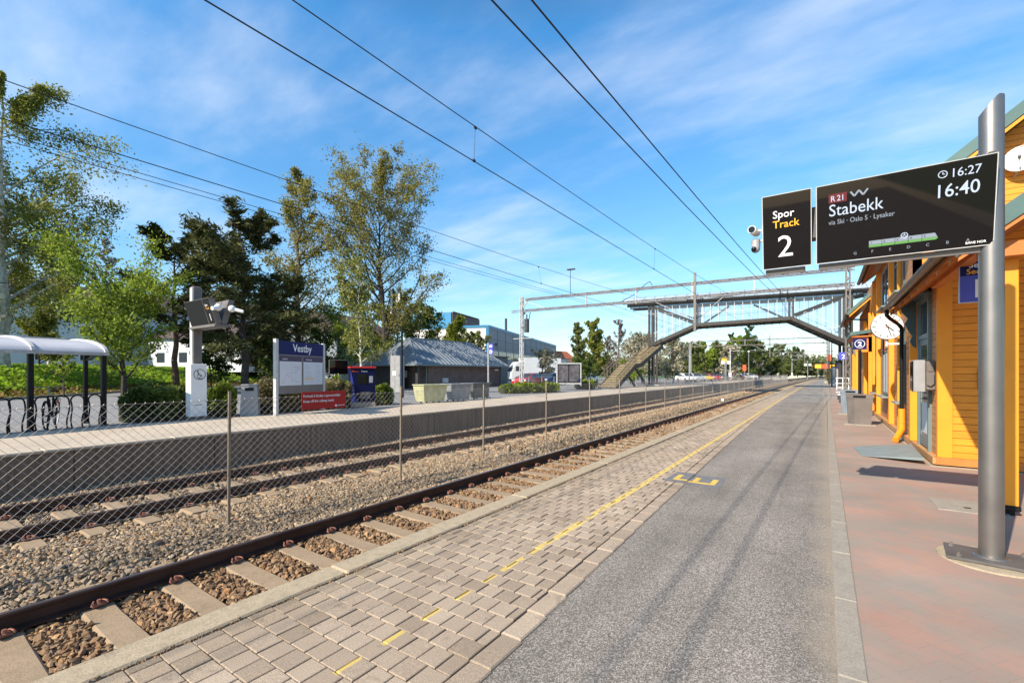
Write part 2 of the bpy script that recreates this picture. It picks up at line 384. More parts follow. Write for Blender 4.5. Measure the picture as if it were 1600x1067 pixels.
def m_stone():
    m, nt, b, o = newmat('ballast_stone'); v = coords(nt)
    a = N(nt, 'ShaderNodeAttribute', attribute_name='rnd')
    c = ramp(nt, a.outputs['Fac'], [(0.0, (0.06,0.048,0.038)), (0.25, (0.17,0.12,0.075)), (0.5, (0.32,0.23,0.14)), (0.68, (0.19,0.16,0.13)), (0.85, (0.46,0.35,0.22)), (1.0, (0.32,0.16,0.065))])
    sx = N(nt, 'ShaderNodeSeparateXYZ'); nt.links.new(v, sx.inputs[0]); ru = N(nt, 'ShaderNodeMapRange'); ru.inputs[1].default_value = -6.1; ru.inputs[2].default_value = -5.6; nt.links.new(sx.outputs['X'], ru.inputs[0])
    c = mix(nt, mth(nt, 'MULTIPLY', ru.outputs[0], 0.8), c, mix(nt, 1.0, c, (0.86,0.66,0.48), 'MULTIPLY'))      # brake rust between the near rails
    f = noise(nt, v, 90, 4, 0.7); c = mix(nt, 1.0, c, ramp(nt, f, [(0.3, (0.7,)*3), (0.7, (1.25,)*3)]), 'MULTIPLY')
    nt.links.new(c, b.inputs['Base Color']); b.inputs['Roughness'].default_value = 0.85; bump(nt, b, f, 0.4, 0.004); return m
M['stone'] = m_stone()
def m_ballast():
    m, nt, b, o = newmat('ballast_bed'); v = coords(nt)
    vo = N(nt, 'ShaderNodeTexVoronoi'); vo.inputs['Scale'].default_value = 19; vo.inputs['Randomness'].default_value = 1; nt.links.new(v, vo.inputs['Vector'])
    c = ramp(nt, vo.outputs['Color'], [(0.1, (0.12,0.10,0.085)), (0.4, (0.28,0.215,0.15)), (0.7, (0.40,0.32,0.23)), (0.95, (0.32,0.30,0.27))])
    e = ramp(nt, vo.outputs['Distance'], [(0.25, (1,)*3), (0.75, (0.25,)*3)])
    c = mix(nt, 1.0, c, e, 'MULTIPLY')
    nt.links.new(c, b.inputs['Base Color']); b.inputs['Roughness'].default_value = 0.9
    bump(nt, b, mth(nt, 'SUBTRACT', 1.0, vo.outputs['Distance']), 1.0, 0.05); return m
M['ballast'] = m_ballast()
def m_grass():
    m, nt, b, o = newmat('grass_ground'); v = coords(nt)
    f = noise(nt, v, 0.35, 6, 0.65); g = noise(nt, v, 9, 4, 0.7)
    c = ramp(nt, f, [(0.3, (0.045,0.085,0.018)), (0.5, (0.07,0.13,0.022)), (0.68, (0.13,0.12,0.04))])
    c = mix(nt, 1.0, c, ramp(nt, g, [(0.3, (0.6,)*3), (0.7, (1.4,)*3)]), 'MULTIPLY')
    nt.links.new(c, b.inputs['Base Color']); b.inputs['Roughness'].default_value = 0.95; bump(nt, b, g, 0.8, 0.08); return m
M['grass'] = m_grass()

YS = [-6,-4,-2,0,2,4,6,8,10,13,16,20,25,30,36,43,50,60,70,80,90,100,110,120,130]
YL = YS + [150,175,200,240,290,350,420,500,620,800]
def strip(name, x0, x1, z, ys, mat, dz=None, kind='structure', label=None):
    """sheet (or slab when dz given) between two x lines following the slight curve of the line"""
    f0 = x0 if callable(x0) else (lambda y: x0); f1 = x1 if callable(x1) else (lambda y: x1)
    mb = MB(); n = len(ys); vs = []
    for y in ys:
        b = bend(y); vs += [(f0(y)+b, y, z), (f1(y)+b, y, z)]
        if dz: vs += [(f0(y)+b, y, z-dz), (f1(y)+b, y, z-dz)]
    k = 4 if dz else 2; fs = []
    for i in range(n-1):
        a = i*k; c = a+k
        fs.append((a, a+1, c+1, c))
        if dz: fs += [(a+2, c+2, c+3, a+3), (a, c, c+2, a+2), (a+1, a+3, c+3, c+1)]
    if dz: fs += [(0,2,3,1), ((n-1)*k, (n-1)*k+1, (n-1)*k+3, (n-1)*k+2)]
    mb.add(vs, fs); return struct(name, mb, mat, kind=kind, label=label)

# ground
strip('ground', 6.0, 900.0, -0.06, [-300]+YL+[1500], M['grass'])
strip('track_bed', -15.4, 6.1, -0.68, [-60]+YL+[1500], M['ballast'])
# --- near platform
strip('near_platform', -3.04, 8.0, -0.045, YS, M['edge'], dz=0.60)
def edge_beams():
    mb = MB(); y = -3.0
    while y < 129:
        L = 2.6; b = bend(y+1.3); j = random.uniform(-.006,.006)
        mb.box(-3.30+b+j, -3.07+b+j, y+.006, y+L-.006, -0.66, 0.0+random.uniform(-.003,.003), bev=0.012); y += L
    return mb
struct('platform_edge', edge_beams(), M['edge'])
strip('edge_joint', -3.075, -3.02, -0.028, YS, M['stone'])
def asL(y):
    pts = [(-6,-1.36),(1.8,-1.43),(3,-1.49),(6,-1.59),(10,-1.72),(16,-1.86),(22,-1.98),(35,-2.05),(62,-1.9),(140,-1.9)]
    for (a, p), (c, q) in zip(pts[:-1], pts[1:]):
        if y <= c: return p+(q-p)*(y-a)/(c-a)
    return -1.9
YF = list(np.arange(-3, 12, 0.25))+[13,14,16,18,20,22,25,28,32,36,43,50,62,70,80,90,100,110,120,130]
strip('asphalt_path', lambda y: asL(y)-0.02, 0.07, -0.012, [float(y) for y in YF], M['asphalt'])
strip('red_paving', 0.17, 8.0, -0.004, YS, M['redpave'])
def kerb():
    mb = MB(); y = -3.0
    while y < 129:
        L = 0.98; b = bend(y); mb.box(0.055+b+.0015*min(y,20), 0.182+b+.0015*min(y,20), y+.004, y+L-.004, -0.1, 0.003+random.uniform(-.002,.002), bev=0.006); y += L
    return mb
struct('kerb', kerb(), M['kerb'])
# sand drift beside the kerb and gravel in the joint
def paver_mesh():
    V = []; Fc = []; rn = []
    tmpl_f = np.array([(0,1,5,4),(1,2,6,5),(2,3,7,6),(3,0,4,7),(4,5,9,8),(5,6,10,9),(6,7,11,10),(7,4,8,11),(8,9,10,11)])
    def blk(x0, x1, y0, y1, rv, ch=0.0035, tilt=0.0025, top=0.0):
        g = 0.0042; x0 += g; x1 -= g; y0 += g*.55; y1 -= g*.55
        tx, ty = random.gauss(0, tilt), random.gauss(0, tilt); cx, cy = (x0+x1)/2, (y0+y1)/2; dz = random.gauss(0, 0.0015)+top
        b = bend(y0)
        ju = [random.uniform(-.002,.002) for _ in range(8)]
        co = [(x0+ju[0],y0+ju[1]),(x1+ju[2],y0+ju[3]),(x1+ju[4],y1+ju[5]),(x0+ju[6],y1+ju[7])]
        o = len(V)
        for x, y in co: V.append((x+b, y, -0.05))
        for x, y in co: V.append((x+b, y, -ch+dz+tx*(x-cx)+ty*(y-cy)))
        for x, y in co:
            xi = x+(ch if x < cx else -ch)*1.2; yi = y+(ch if y < cy else -ch)*1.2
            V.append((xi+b, yi, dz+tx*(x-cx)+ty*(y-cy)))
        Fc.extend((tmpl_f+o).tolist()); rn.extend([rv]*12)
    y = -1.2; row = 0; ph = 0.155
    while y < 42:
        x = -3.02 + random.uniform(-.01,.01); w0 = 0.07 if row % 2 else 0.142
        xe = asL(y)-0.15
        first = True
        while x < xe-0.02:
            w = (w0 if first else 0.142+random.uniform(-.002,.002)); first = False
            if x+w > xe-0.045: w = xe-x
            blk(x, x+w, y, y+ph, min(1, max(0, random.gauss(.5,.25)))); x += w
        y += ph; row += 1
    y = -1.2
    while y < 42:
        L = 0.31; blk(asL(y)-0.15, asL(y)+random.uniform(-.004,.003), y, y+L, min(1, max(0, random.gauss(.5,.2))), 0.007, 0.004, 0.001); y += L
    return npmesh('platform_paving', V, Fc, M['paver'], rn)
struct('platform_paving', paver_mesh(), None)
strip('far_paving', -3.02, lambda y: asL(y), -0.002, [42.0,50,60,70,80,90,100,110,120,130], M['paver'])
M['joint'] = simple('joint_sand', (0.085,0.07,0.055), 0.95, 0, 0.4, 20, 0.5, 80)
strip('paving_bed', -3.02, lambda y: asL(y)+0.05, -0.0175, [float(y) for y in YF], M['joint'])
# --- far platform
strip('far_platform', -15.55, -11.66, 0.145, YS, M['wallconc'], dz=0.86)
strip('far_platform_surface', -15.55, -11.96, 0.151, YS, M['asphalt_far'])
def coping():
    mb = MB(); y = -4.0
    while y < 129:
        b = bend(y); mb.box(-11.97+b, -11.63+b, y+.005, y+1.99, 0.10, 0.158+random.uniform(-.002,.002), bev=0.012); y += 2.0
    return mb
struct('far_platform_edge', coping(), M['asphalt_far'])
# ================================================================ TRACKS
M['rail'] = simple('rusty_rail', (0.055,0.032,0.026), 0.55, 0.4, 0.3, 5, 0.2, 60)
M['railhead'] = simple('rail_running_surface', (0.16,0.12,0.11), 0.35, 0.7, 0.2, 5, 0.05, 60)
M['clip'] = simple('rusty_clip', (0.27,0.12,0.085), 0.7, 0.2, 0.3, 20, 0.2, 60)
ZH, ZS = -0.45, -0.61     # rail head, sleeper top
prof = [(-.07,0),(.07,0),(.07,.012),(.012,.032),(.010,.115),(.035,.128),(.036,.150),(.028,.16),(-.028,.16),(-.036,.150),(-.035,.128),(-.010,.115),(-.012,.032),(-.07,.012)]
RY = [-4.,0,4,8,12,16,20,25,30,36,43,50,60,70,80,90,100,115,130,150,175,200,240,290,350,420,500]
def sweep(pr, xc, z, ys, mat, name, parent):
    mb = MB(); n = len(pr); vs = []; fs = []
    for y in ys:
        for p, q in pr: vs.append((xc+p+bend(y), y, z+q))
    for i in range(len(ys)-1):
        for j in range(n): fs.append((i*n+j, i*n+(j+1) % n, (i+1)*n+(j+1) % n, (i+1)*n+j))
    fs += [tuple(range(n))]
    return part(parent, name, mb.add(vs, fs), mat)
def sleeper_mb():
    mb = MB(); secs = [(-1.3,.0),(-1.0,.0),(-.45,-.028),(.45,-.028),(1.0,.0),(1.3,.0)]
    vs = []; fs = []
    for x, dz in secs:
        for y, z in ((-.14,-.2),(.14,-.2),(.125,-.02),(.105,0),(-.105,0),(-.125,-.02)): vs.append((x, y, z+(dz if z > -.1 else 0)))
    for i in range(5):
        for j in range(6): fs.append((i*6+j, i*6+(j+1) % 6, i*6+6+(j+1) % 6, i*6+6+j))
    fs += [(0,1,2,3,4,5),(35,34,33,32,31,30)]
    return mb.add(vs, fs)
def clip_mb(sides=(-1,1)):
    mb = MB()
    for s in sides:
        mb.box(min(s*.075,s*.12), max(s*.075,s*.12), -.05, .05, 0, .028, 0.004)
        for t in (-1, 1):
            mb.tube([(s*.055,t*.02,.03),(s*.085,t*.035,.045),(s*.125,t*.055,.038),(s*.13,t*.06,.02)], .0085, 6)
        mb.cyl((s*.1,0,0),(s*.1,0,.06), .016, .016, 8)
    return mb
def track(xc, label, group):
    t = thing('railway_track', label, 'railway track', (xc,0,ZS), 0, group)
    for s in (-.75, .75):
        r = sweep(prof, s, 0.0, RY, M['rail'], 'rail', t)
        hd = MB(); vs = []
        for y in RY: vs += [(s-.024+bend(y), y, .1612), (s+.024+bend(y), y, .1612)]
        part(r, 'running_surface', hd.add(vs, [(2*i,2*i+1,2*i+3,2*i+2) for i in range(len(RY)-1)]), M['railhead'])
    sm = sleeper_mb().mesh('sleeper', M['sleeper']); cm = clip_mb().mesh('rail_fastening', M['clip'], True); cl = [clip_mb((q,)).mesh('rail_clip', M['clip'], True) for q in (-1,1)]
    bm_ = MB(); k = 0; y = 1.32-0.6*4
    far = MB(); fc = MB()
    while y < 200:
        b = bend(y)
        if k < 99:
            s = obj('sleeper', sm, t, (b+random.uniform(-.01,.01), y, 0))
            s.rotation_euler = (0,0,random.uniform(-.008,.008))
            for q in (-.75,.75):
                if k < 45: [obj('rail_clip', c_, s, (q,0,0)) for c_ in cl]
                elif k < 75: obj('rail_fastening', cm, s, (q,0,0))
        else: far.box(b-1.3, b+1.3, y-.12, y+.12, -.1, 0)
        y += 0.6; k += 1
    o = part(t, 'sleeper', far, M['sleeper']); o['kind'] = 'stuff'
    return t
track(-4.90, 'rusty railway track on pale concrete sleepers right beside the near platform edge', 'two running lines')
track(-9.35, 'rusty railway track behind the wire fence, along the wall of the far platform', 'two running lines')

# ballast stones (uncountable)
def ico():
    p = (1+5**.5)/2
    v = np.array([(-1,p,0),(1,p,0),(-1,-p,0),(1,-p,0),(0,-1,p),(0,1,p),(0,-1,-p),(0,1,-p),(p,0,-1),(p,0,1),(-p,0,-1),(-p,0,1)], float)
    v /= np.linalg.norm(v[0])
    f = np.array([(0,11,5),(0,5,1),(0,1,7),(0,7,10),(0,10,11),(1,5,9),(5,11,4),(11,10,2),(10,7,6),(7,1,8),(3,9,4),(3,4,2),(3,2,6),(3,6,8),(3,8,9),(4,9,5),(2,4,11),(6,2,10),(8,6,7),(9,8,1)])
    return v, f
IV, IF = ico()
def stones(n, xr, yr, size, zf, seed, excl=True):
    g = np.random.default_rng(seed)
    X = g.uniform(*xr, n); Y = g.uniform(*yr, n)
    if excl:      # keep sleepers clear
        k = np.abs(((Y-1.32+0.3) % 0.6)-0.3) < 0.135
        def on(c, sp=1.29): return (np.abs(X-c) < sp) & k
        rail = (np.abs(X+5.65) < .06)|(np.abs(X+4.15) < .06)|(np.abs(X+8.6) < .06)|(np.abs(X+10.1) < .06)
        keep = ~(on(-4.9)|on(-9.35)|rail); X, Y = X[keep], Y[keep]
    m = len(X)
    Z = zf(X, Y) + g.normal(0, 0.008, m)
    X = X + 0.00008*np.maximum(Y,0)**2
    sz = size*g.lognormal(0, 0.28, m)
    var = IV[None]*g.uniform(0.6, 1.25, (24, 12, 1)) + g.normal(0, .10, (24,12,3))
    v = var[g.integers(0,24,m)]*np.stack([sz*g.uniform(.8,1.5,m), sz, sz*g.uniform(.5,.85,m)], 1)[:,None,:]
    # random rotations via quaternions
    q = g.normal(size=(m,4)); q[:,1:3] *= 0.45; q /= np.linalg.norm(q,axis=1,keepdims=True)
    w,x,y,z = q.T
    Rm = np.stack([1-2*(y*y+z*z),2*(x*y-z*w),2*(x*z+y*w),2*(x*y+z*w),1-2*(x*x+z*z),2*(y*z-x*w),2*(x*z-y*w),2*(y*z+x*w),1-2*(x*x+y*y)],1).reshape(m,3,3)
    v = np.einsum('mij,mkj->mki', Rm, v) + np.stack([X,Y,Z],1)[:,None,:]
    f = IF[None]+(np.arange(m)*12)[:,None,None]
    rn = np.clip(g.beta(2,2,m) + (X < -7)*0.08, 0, 1)
    return v.reshape(-1,3), f.reshape(-1,3), np.repeat(rn,12)
def zbal(X, Y):
    z = np.full(X.shape, -0.655)
    mid = np.exp(-((X+7.1)/0.75)**2); z += 0.055*mid
    z += 0.02*np.sin(X*3.1+Y*1.7)*0.5
    return z
def merge(name, sets, mat):
    V = []; Fc = []; rn = []; o = 0
    for v, f, r in sets: V.append(v); Fc.append(f+o); rn.append(r); o += len(v)
    return npmesh(name, np.concatenate(V), np.concatenate(Fc), mat, np.concatenate(rn))
struct('ballast', merge('ballast', [stones(58000, (-8.4,-3.6), (0.3,10), 0.0238, zbal, 1), stones(15000, (-11.6,-8.4), (1.2,12), 0.025, zbal, 2),
    stones(26000, (-11.6,-3.6), (10,26), 0.030, zbal, 3), stones(14000, (-11.6,-3.6), (26,60), 0.045, zbal, 4)], M['stone']), None, kind='stuff')
# underlying mound between the lines
def mound():
    mb = MB(); vs = []; ys = [-4+i*1.0 for i in range(60)]+[60,70,80,90,100,120,150,200,300]; xs = [-8.3+.2*i for i in range(13)]
    for y in ys:
        for x in xs: vs.append((x+bend(y), y, -0.675+0.06*math.exp(-((x+7.1)/0.75)**2)))
    n = len(xs); fs = [(i*n+j, i*n+j+1, (i+1)*n+j+1, (i+1)*n+j) for i in range(len(ys)-1) for j in range(n-1)]
    return mb.add(vs, fs)
struct('ballast_mound', mound(), M['ballast'], True)
# rough gravel strip in the platform joint
struct('joint_gravel', merge('joint_gravel', [stones(2600, (-3.075,-3.015), (0.3,9), 0.006, lambda X, Y: np.full(X.shape,-0.022), 9, False)], M['stone']), None, kind='stuff')

# ================================================================ FENCE between the tracks
ft = thing('chain_link_fence', 'low chain link fence on thin steel posts standing in the ballast between the two tracks', 'fence', (-7.0,0,-0.62))
PY = [0.0, 3.07, 6.26, 8.95, 12.05, 15.2, 18.1, 21.4, 24.5]
while len(PY) < 36: PY.append(PY[-1]+3.1)
pm = MB(); pm.bar((0,-.012,-.1),(0,-.012,1.92),.034,.006,(0,1,0)); pm.bar((.012,0,-.1),(.012,0,1.92),.006,.034,(0,1,0)); pm.cyl((0,.004,-.1),(0,.004,1.92),.017,.017,8)
pme = pm.mesh('post', M['galv_brown'])
def mesh_panel(L, p):
    mb = MB(); z0, z1 = 0.40, 1.79; H = z1-z0; r = 0.0019
    n = int((L+H)/p)+1
    for sgn in (1, -1):
        for i in range(n):
            y0 = i*p - H
            a, b_ = (y0, z0), (y0+H, z1)
            # clip to 0..L
            if a[0] < 0: a = (0, z0-y0)
            if b_[0] > L: b_ = (L, z0+(L-y0))
            if a[0] >= L or b_[0] <= 0: continue
            if sgn < 0: a, b_ = (L-a[0], a[1]), (L-b_[0], b_[1])
            mb.cyl((sgn*.0022, a[0], a[1]), (sgn*.0022, b_[0], b_[1]), r, r, 4, False)
    for z in (z0, z1): mb.cyl((0,0,z),(0,L,z), r*1.2, r*1.2, 4, False)
    # twisted barbs of cut wire ends along the top
    for i in range(int(L/p)): mb.cyl((0,i*p+.004,z1),(0,i*p+.014,z1+.018), r, r, 3, False)
    return mb
pan = mesh_panel(3.08, 0.100).mesh('wire_mesh', M['wire']); pan2 = mesh_panel(3.1, 0.100).mesh('wire_mesh', M['wire'])
for i, y in enumerate(PY):
    o = obj('post', pme, ft, (bend(y), y, random.uniform(-.03,.02))); o.rotation_euler = (random.uniform(-.012,.012), random.uniform(-.01,.01), 0)
    if i < len(PY)-1:
        L = PY[i+1]-y; o = obj('wire_mesh', pan if i < 8 else pan2, ft, (bend(y), y, 0)); o.scale = (1, L/(3.08 if i < 8 else 3.1), 1)
        o.rotation_euler = (0,0,-math.atan2(bend(PY[i+1])-bend(y), L))
# red warning sign hanging on the fence
ws = thing('warning_sign', 'red warning sign with white writing wired to the top of the track fence', 'sign', (-6.97,4.56,0.955), R(90))
mb = MB(); mb.box(-.41,.41,-.004,.004,0,.29,.0015); part(ws, 'panel', mb, M['red'])
text('Forbudt å ferdes i sporområdet', .062, M['whiteprint'], ws, (-.385,-.0075,.20), sx=.86, bold=.0003)
text('Keep off the railway track', .062, M['whiteprint'], ws, (-.385,-.0075,.115), sx=.86, bold=.0003)
mb = MB(); mb.cyl((0.215,-.006,.04),(.215,-.009,.04),.018,.018,14); part(ws, 'emblem', mb, M['whiteprint'])
text('BANE NOR', .028, M['whiteprint'], ws, (.245,-.0075,.03))
bx = MB(); bx.box(-.09,.09,-.09,.09,0,.22,.015); solo('marker_box', bx, M['white'], 'small white marker box standing far off in the ballast beside the wire fence', 'marker', (-6.4,38.0,-.62))
# ================================================================ STATION BUILDING (right)
def m_siding(name, col, dark, pitch=0.118, wear=0.0):
    m, nt, b, o = newmat(name); v = coords(nt)
    sp = N(nt, 'ShaderNodeSeparateXYZ'); nt.links.new(v, sp.inputs[0])
    q = mth(nt, 'FRACT', mth(nt, 'DIVIDE', sp.outputs['Z'], pitch))
    row = mth(nt, 'FLOOR', mth(nt, 'DIVIDE', sp.outputs['Z'], pitch))
    wn = N(nt, 'ShaderNodeTexWhiteNoise', noise_dimensions='1D'); nt.links.new(row, wn.inputs['W'])
    f = noise(nt, coords(nt, (1,1,8)), 3, 5, 0.65)
    c = ramp(nt, f, [(0.3, tuple(x*0.88 for x in col)), (0.7, tuple(min(1, x*1.10) for x in col))])
    c = mix(nt, 1.0, c, ramp(nt, wn.outputs['Value'], [(0, (0.92,)*3), (1, (1.06,)*3)]), 'MULTIPLY')
    gap = mth(nt, 'LESS_THAN', q, mth(nt, 'ADD', 0.02, mth(nt, 'MULTIPLY', noise(nt, v, 5, 3), 0.07)))
    gr = noise(nt, coords(nt, (3,3,60)), 2, 4, 0.7); c = mix(nt, 1.0, c, ramp(nt, gr, [(0.3, (0.86,)*3), (0.7, (1.08,)*3)]), 'MULTIPLY')
    wr = noise(nt, v, 2.2, 6, 0.7); c = mix(nt, mth(nt, 'MULTIPLY', mth(nt, 'GREATER_THAN', wr, 0.66), 0.35), c, tuple(x*0.55 for x in col))
    c = mix(nt, mth(nt, 'MULTIPLY', gap, 0.85), c, dark)
    nt.links.new(c, b.inputs['Base Color']); b.inputs['Roughness'].default_value = 0.6
    h = ramp(nt, q, [(0.0, (0,)*3), (0.05, (0.1,)*3), (0.08, (1,)*3), (0.97, (0.9,)*3), (1.0, (0.0,)*3)])
    bump(nt, b, h, 0.8, 0.012); return m
YEL = (0.78, 0.26, 0.009)
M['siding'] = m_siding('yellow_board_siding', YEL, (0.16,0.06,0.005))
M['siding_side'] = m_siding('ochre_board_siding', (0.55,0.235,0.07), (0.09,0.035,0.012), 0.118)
M['trim'] = simple('yellow_painted_boards', (0.80,0.275,0.009), 0.6, 0, 0.07, 2, 0.08)
M['eave'] = simple('orange_brown_boards', (0.50,0.16,0.03), 0.65, 0, 0.15, 5, 0.15)
M['roofgreen'] = simple('green_metal_roof', (0.075,0.135,0.125), 0.5, 0.2, 0.12, 2, 0.05)
M['gutter'] = simple('brown_gutter', (0.11,0.075,0.055), 0.4, 0.4, 0.15, 4, 0.03)
M['teal'] = simple('dark_teal_paint', (0.055,0.085,0.09), 0.45, 0, 0.1, 4, 0.02)
M['tealgrey'] = simple('grey_green_frame', (0.14,0.18,0.18), 0.45, 0, 0.1, 4, 0.02)
M['sill'] = simple('grey_green_sill', (0.20,0.25,0.24), 0.5, 0, 0.1, 4, 0.02)
M['curtain'] = simple('white_blind', (0.60,0.60,0.58), 0.7, 0, 0.05, 4, 0)
M['plinth'] = simple('tan_plinth_board', (0.45,0.24,0.10), 0.7, 0, 0.15, 4, 0.1)

sb = thing('station_building', 'yellow wooden station building with green roofs, porch and tall narrow windows along the near platform', 'station building', (1.6,10.3,0))
O = Matrix.Translation((-1.6,-10.3,0))
def sp_(name, mb, mat, smooth=False, label=None, parent=None): return part(parent or sb, name, mb.xform(O) if parent is None else mb, mat, smooth, label)
WX = 1.6
# walls
mb = MB(); mb.box(WX, 6.6, 10.36, 10.5, .05, 3.2); mb.add([(WX,10.36,3.2),(6.6,10.36,3.2),(4.1,10.36,4.9),(WX,10.5,3.2),(6.6,10.5,3.2),(4.1,10.5,4.9)], [(0,1,2),(3,5,4)])
sp_('wall', mb, M['siding'], label='sunlit yellow board wall under the porch')
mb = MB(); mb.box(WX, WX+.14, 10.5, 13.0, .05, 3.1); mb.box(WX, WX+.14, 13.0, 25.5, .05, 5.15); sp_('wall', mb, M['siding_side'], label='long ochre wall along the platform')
# two-storey block gable, faces the camera
mb = MB(); g = [(WX,3.2),(7.6,3.2),(7.6,5.15),(4.6,7.6),(WX,5.15)]; mb.prism([(x,z) for x, z in g], 1, 13.0, 13.14); sp_('wall', mb, M['siding'], label='yellow gable wall above the porch roof')
def plank(x0,x1,y0,y1,z0,z1,mat='trim',name='corner_board',bev=0): 
    m_ = MB(); m_.box(x0,x1,y0,y1,z0,z1,bev); return sp_(name, m_, M[mat])
plank(WX-.025, WX+.16, 10.335, 10.36, .12, 3.3)                   # corner boards
plank(WX-.025, WX, 10.36, 10.46, .12, 3.3)
for y, z1 in ((12.55,2.95),(16.3,5.0),(19.9,5.0),(25.3,3.4)):
    plank(WX-.11, WX, y, y+.16, .15, z1, name='pilaster')
plank(WX-.07, WX, 14.9, 15.0, .15, 5.0, name='pilaster'); plank(WX-.09, WX, 21.8, 21.95, .15, 5.0, name='pilaster')
plank(WX-.09, WX+.02, 10.3, 22.5, .03, .14, 'plinth', 'base_board')
plank(WX-.05, 6.6, 10.27, 10.36, .03, .15, 'eave', 'base_board')
mb = MB(); mb.box(WX-.14, 6.6, 10.22, 22.5, -.03, .006); sp_('plinth', mb, M['edge'])
# near wing roof: gable facing the camera, eave at x=1.2
PITCH = .76
def roof_slab(x0, z0, x1, y0, y1, th, mat, name, pitch=PITCH):
    z1 = z0+(x1-x0)*pitch; m_ = MB()
    m_.add([(x0,y0,z0),(x1,y0,z1),(x1,y1,z1),(x0,y1,z0),(x0,y0,z0+th),(x1,y0,z1+th),(x1,y1,z1+th),(x0,y1,z0+th)], [(0,3,2,1),(4,5,6,7),(0,1,5,4),(1,2,6,5),(2,3,7,6),(3,0,4,7)])
    return sp_(name, m_, M[mat])
roof_slab(1.18, 2.93, 4.1, 6.8, 13.0, .045, 'roofgreen', 'roof')
m_ = MB(); m_.add([(4.1,6.8,5.149),(7.0,6.8,2.93),(7.0,13.0,2.93),(4.1,13.0,5.149),(4.1,6.8,5.194),(7.0,6.8,2.975),(7.0,13.0,2.975),(4.1,13.0,5.194)], [(0,3,2,1),(4,5,6,7),(0,1,5,4),(1,2,6,5),(2,3,7,6),(3,0,4,7)]); sp_('roof', m_, M['roofgreen'])
roof_slab(1.22, 2.89, 4.1, 6.9, 10.36, .06, 'eave', 'porch_ceiling')
roof_slab(1.18, 2.80, 4.1, 6.76, 6.80, .21, 'roofgreen', 'bargeboard')
roof_slab(1.20, 2.76, 4.1, 6.78, 6.82, .05, 'eave', 'bargeboard')
roof_slab(1.22, 2.89, 1.7, 10.5, 13.0, .04, 'eave', 'soffit')
# rafters under the eave
for i in range(9):
    m_ = MB(); y = 7.2+i*.7; m_.add([(1.2,y,2.80),(2.9,y,4.092),(2.9,y+.06,4.092),(1.2,y+.06,2.80),(1.2,y,2.87),(2.9,y,4.162),(2.9,y+.06,4.162),(1.2,y+.06,2.87)], [(0,3,2,1),(4,5,6,7),(0,1,5,4),(1,2,6,5),(2,3,7,6),(3,0,4,7)])
    sp_('rafter', m_, M['eave'])
plank(1.4, 6.4, 6.98, 7.1, 2.80, 2.95, 'eave', 'porch_beam'); plank(1.50, 1.62, 7.1, 10.36, 2.98, 3.08, 'eave', 'porch_beam')
# gutters: half round
def gutter(x, z, y0, y1, r=.062):
    m_ = MB(); n = 9; vs = []; fs = []
    for y in (y0, y1):
        for rr in (r, r-.006):
            for i in range(n): t = math.pi*(i/(n-1)); vs.append((x-rr*math.cos(t), y, z-rr*math.sin(t)))
    for k in (0, n):
        for i in range(n-1): fs.append((k+i, k+i+1, 2*n+k+i+1, 2*n+k+i))
    fs.append(tuple(range(n)))
    m_.add(vs, fs); y = y0+.25
    while y < y1: m_.cyl((x,y,z),(x,y+.012,z), r+.004, r+.004, 14, False); y += .42
    return sp_('gutter', m_, M['gutter'])
gutter(1.13, 2.97, 6.85, 12.85)
# downpipe from gutter end
m_ = MB(); m_.tube([(1.13,12.72,2.93),(1.13,12.74,2.80),(1.2,12.9,2.74),(1.40,13.5,2.66),(1.47,13.62,2.58),(1.47,13.62,.72)], .038, 12); dp = sp_('downpipe', m_, M['black'], True)
m_ = MB(); m_.cyl((1.47,13.62,.74),(1.47,13.62,.25),.062,.062,14); m_.cyl((1.47,13.62,.27),(1.32,13.2,.06),.06,.06,14); m_.cyl((1.47,13.62,.42),(1.47,13.62,.45),.068,.068,14); m_.xform(O)
part(dp, 'yellow_lower_pipe', m_, M['trim'], True, 'bright yellow lower length of the black downpipe')
# porch column
m_ = MB(); m_.box(1.59,1.745,7.16,7.31,.10,2.80,.008); col = sp_('porch_column', m_, M['trim'])
m_ = MB(); m_.box(1.575,1.76,7.145,7.325,.05,.11,.008); m_.box(1.62,1.72,7.19,7.28,0,.06); m_.xform(O); part(col, 'column_shoe', m_, M['black'])
# main block roof (gable 13.0-22.4) eave at x=1.2, z=5.38
roof_slab(1.18, 5.04, 4.6, 12.6, 22.45, .05, 'roofgreen', 'roof', .80)
m_ = MB(); m_.add([(4.6,12.6,7.776),(8.0,12.6,5.05),(8.0,22.45,5.05),(4.6,22.45,7.776),(4.6,12.6,7.826),(8.0,12.6,5.1),(8.0,22.45,5.1),(4.6,22.45,7.826)], [(0,3,2,1),(4,5,6,7),(0,1,5,4),(1,2,6,5),(2,3,7,6),(3,0,4,7)]); sp_('roof', m_, M['roofgreen'])
roof_slab(1.18, 4.90, 4.6, 12.56, 12.62, .26, 'roofgreen', 'bargeboard', .80)
roof_slab(1.22, 4.84, 4.6, 12.575, 12.64, .07, 'trim', 'bargeboard', .80)
roof_slab(1.22, 4.97, 1.7, 12.64, 22.4, .05, 'eave', 'soffit', .80)
gutter(1.13, 5.05, 12.6, 22.4)
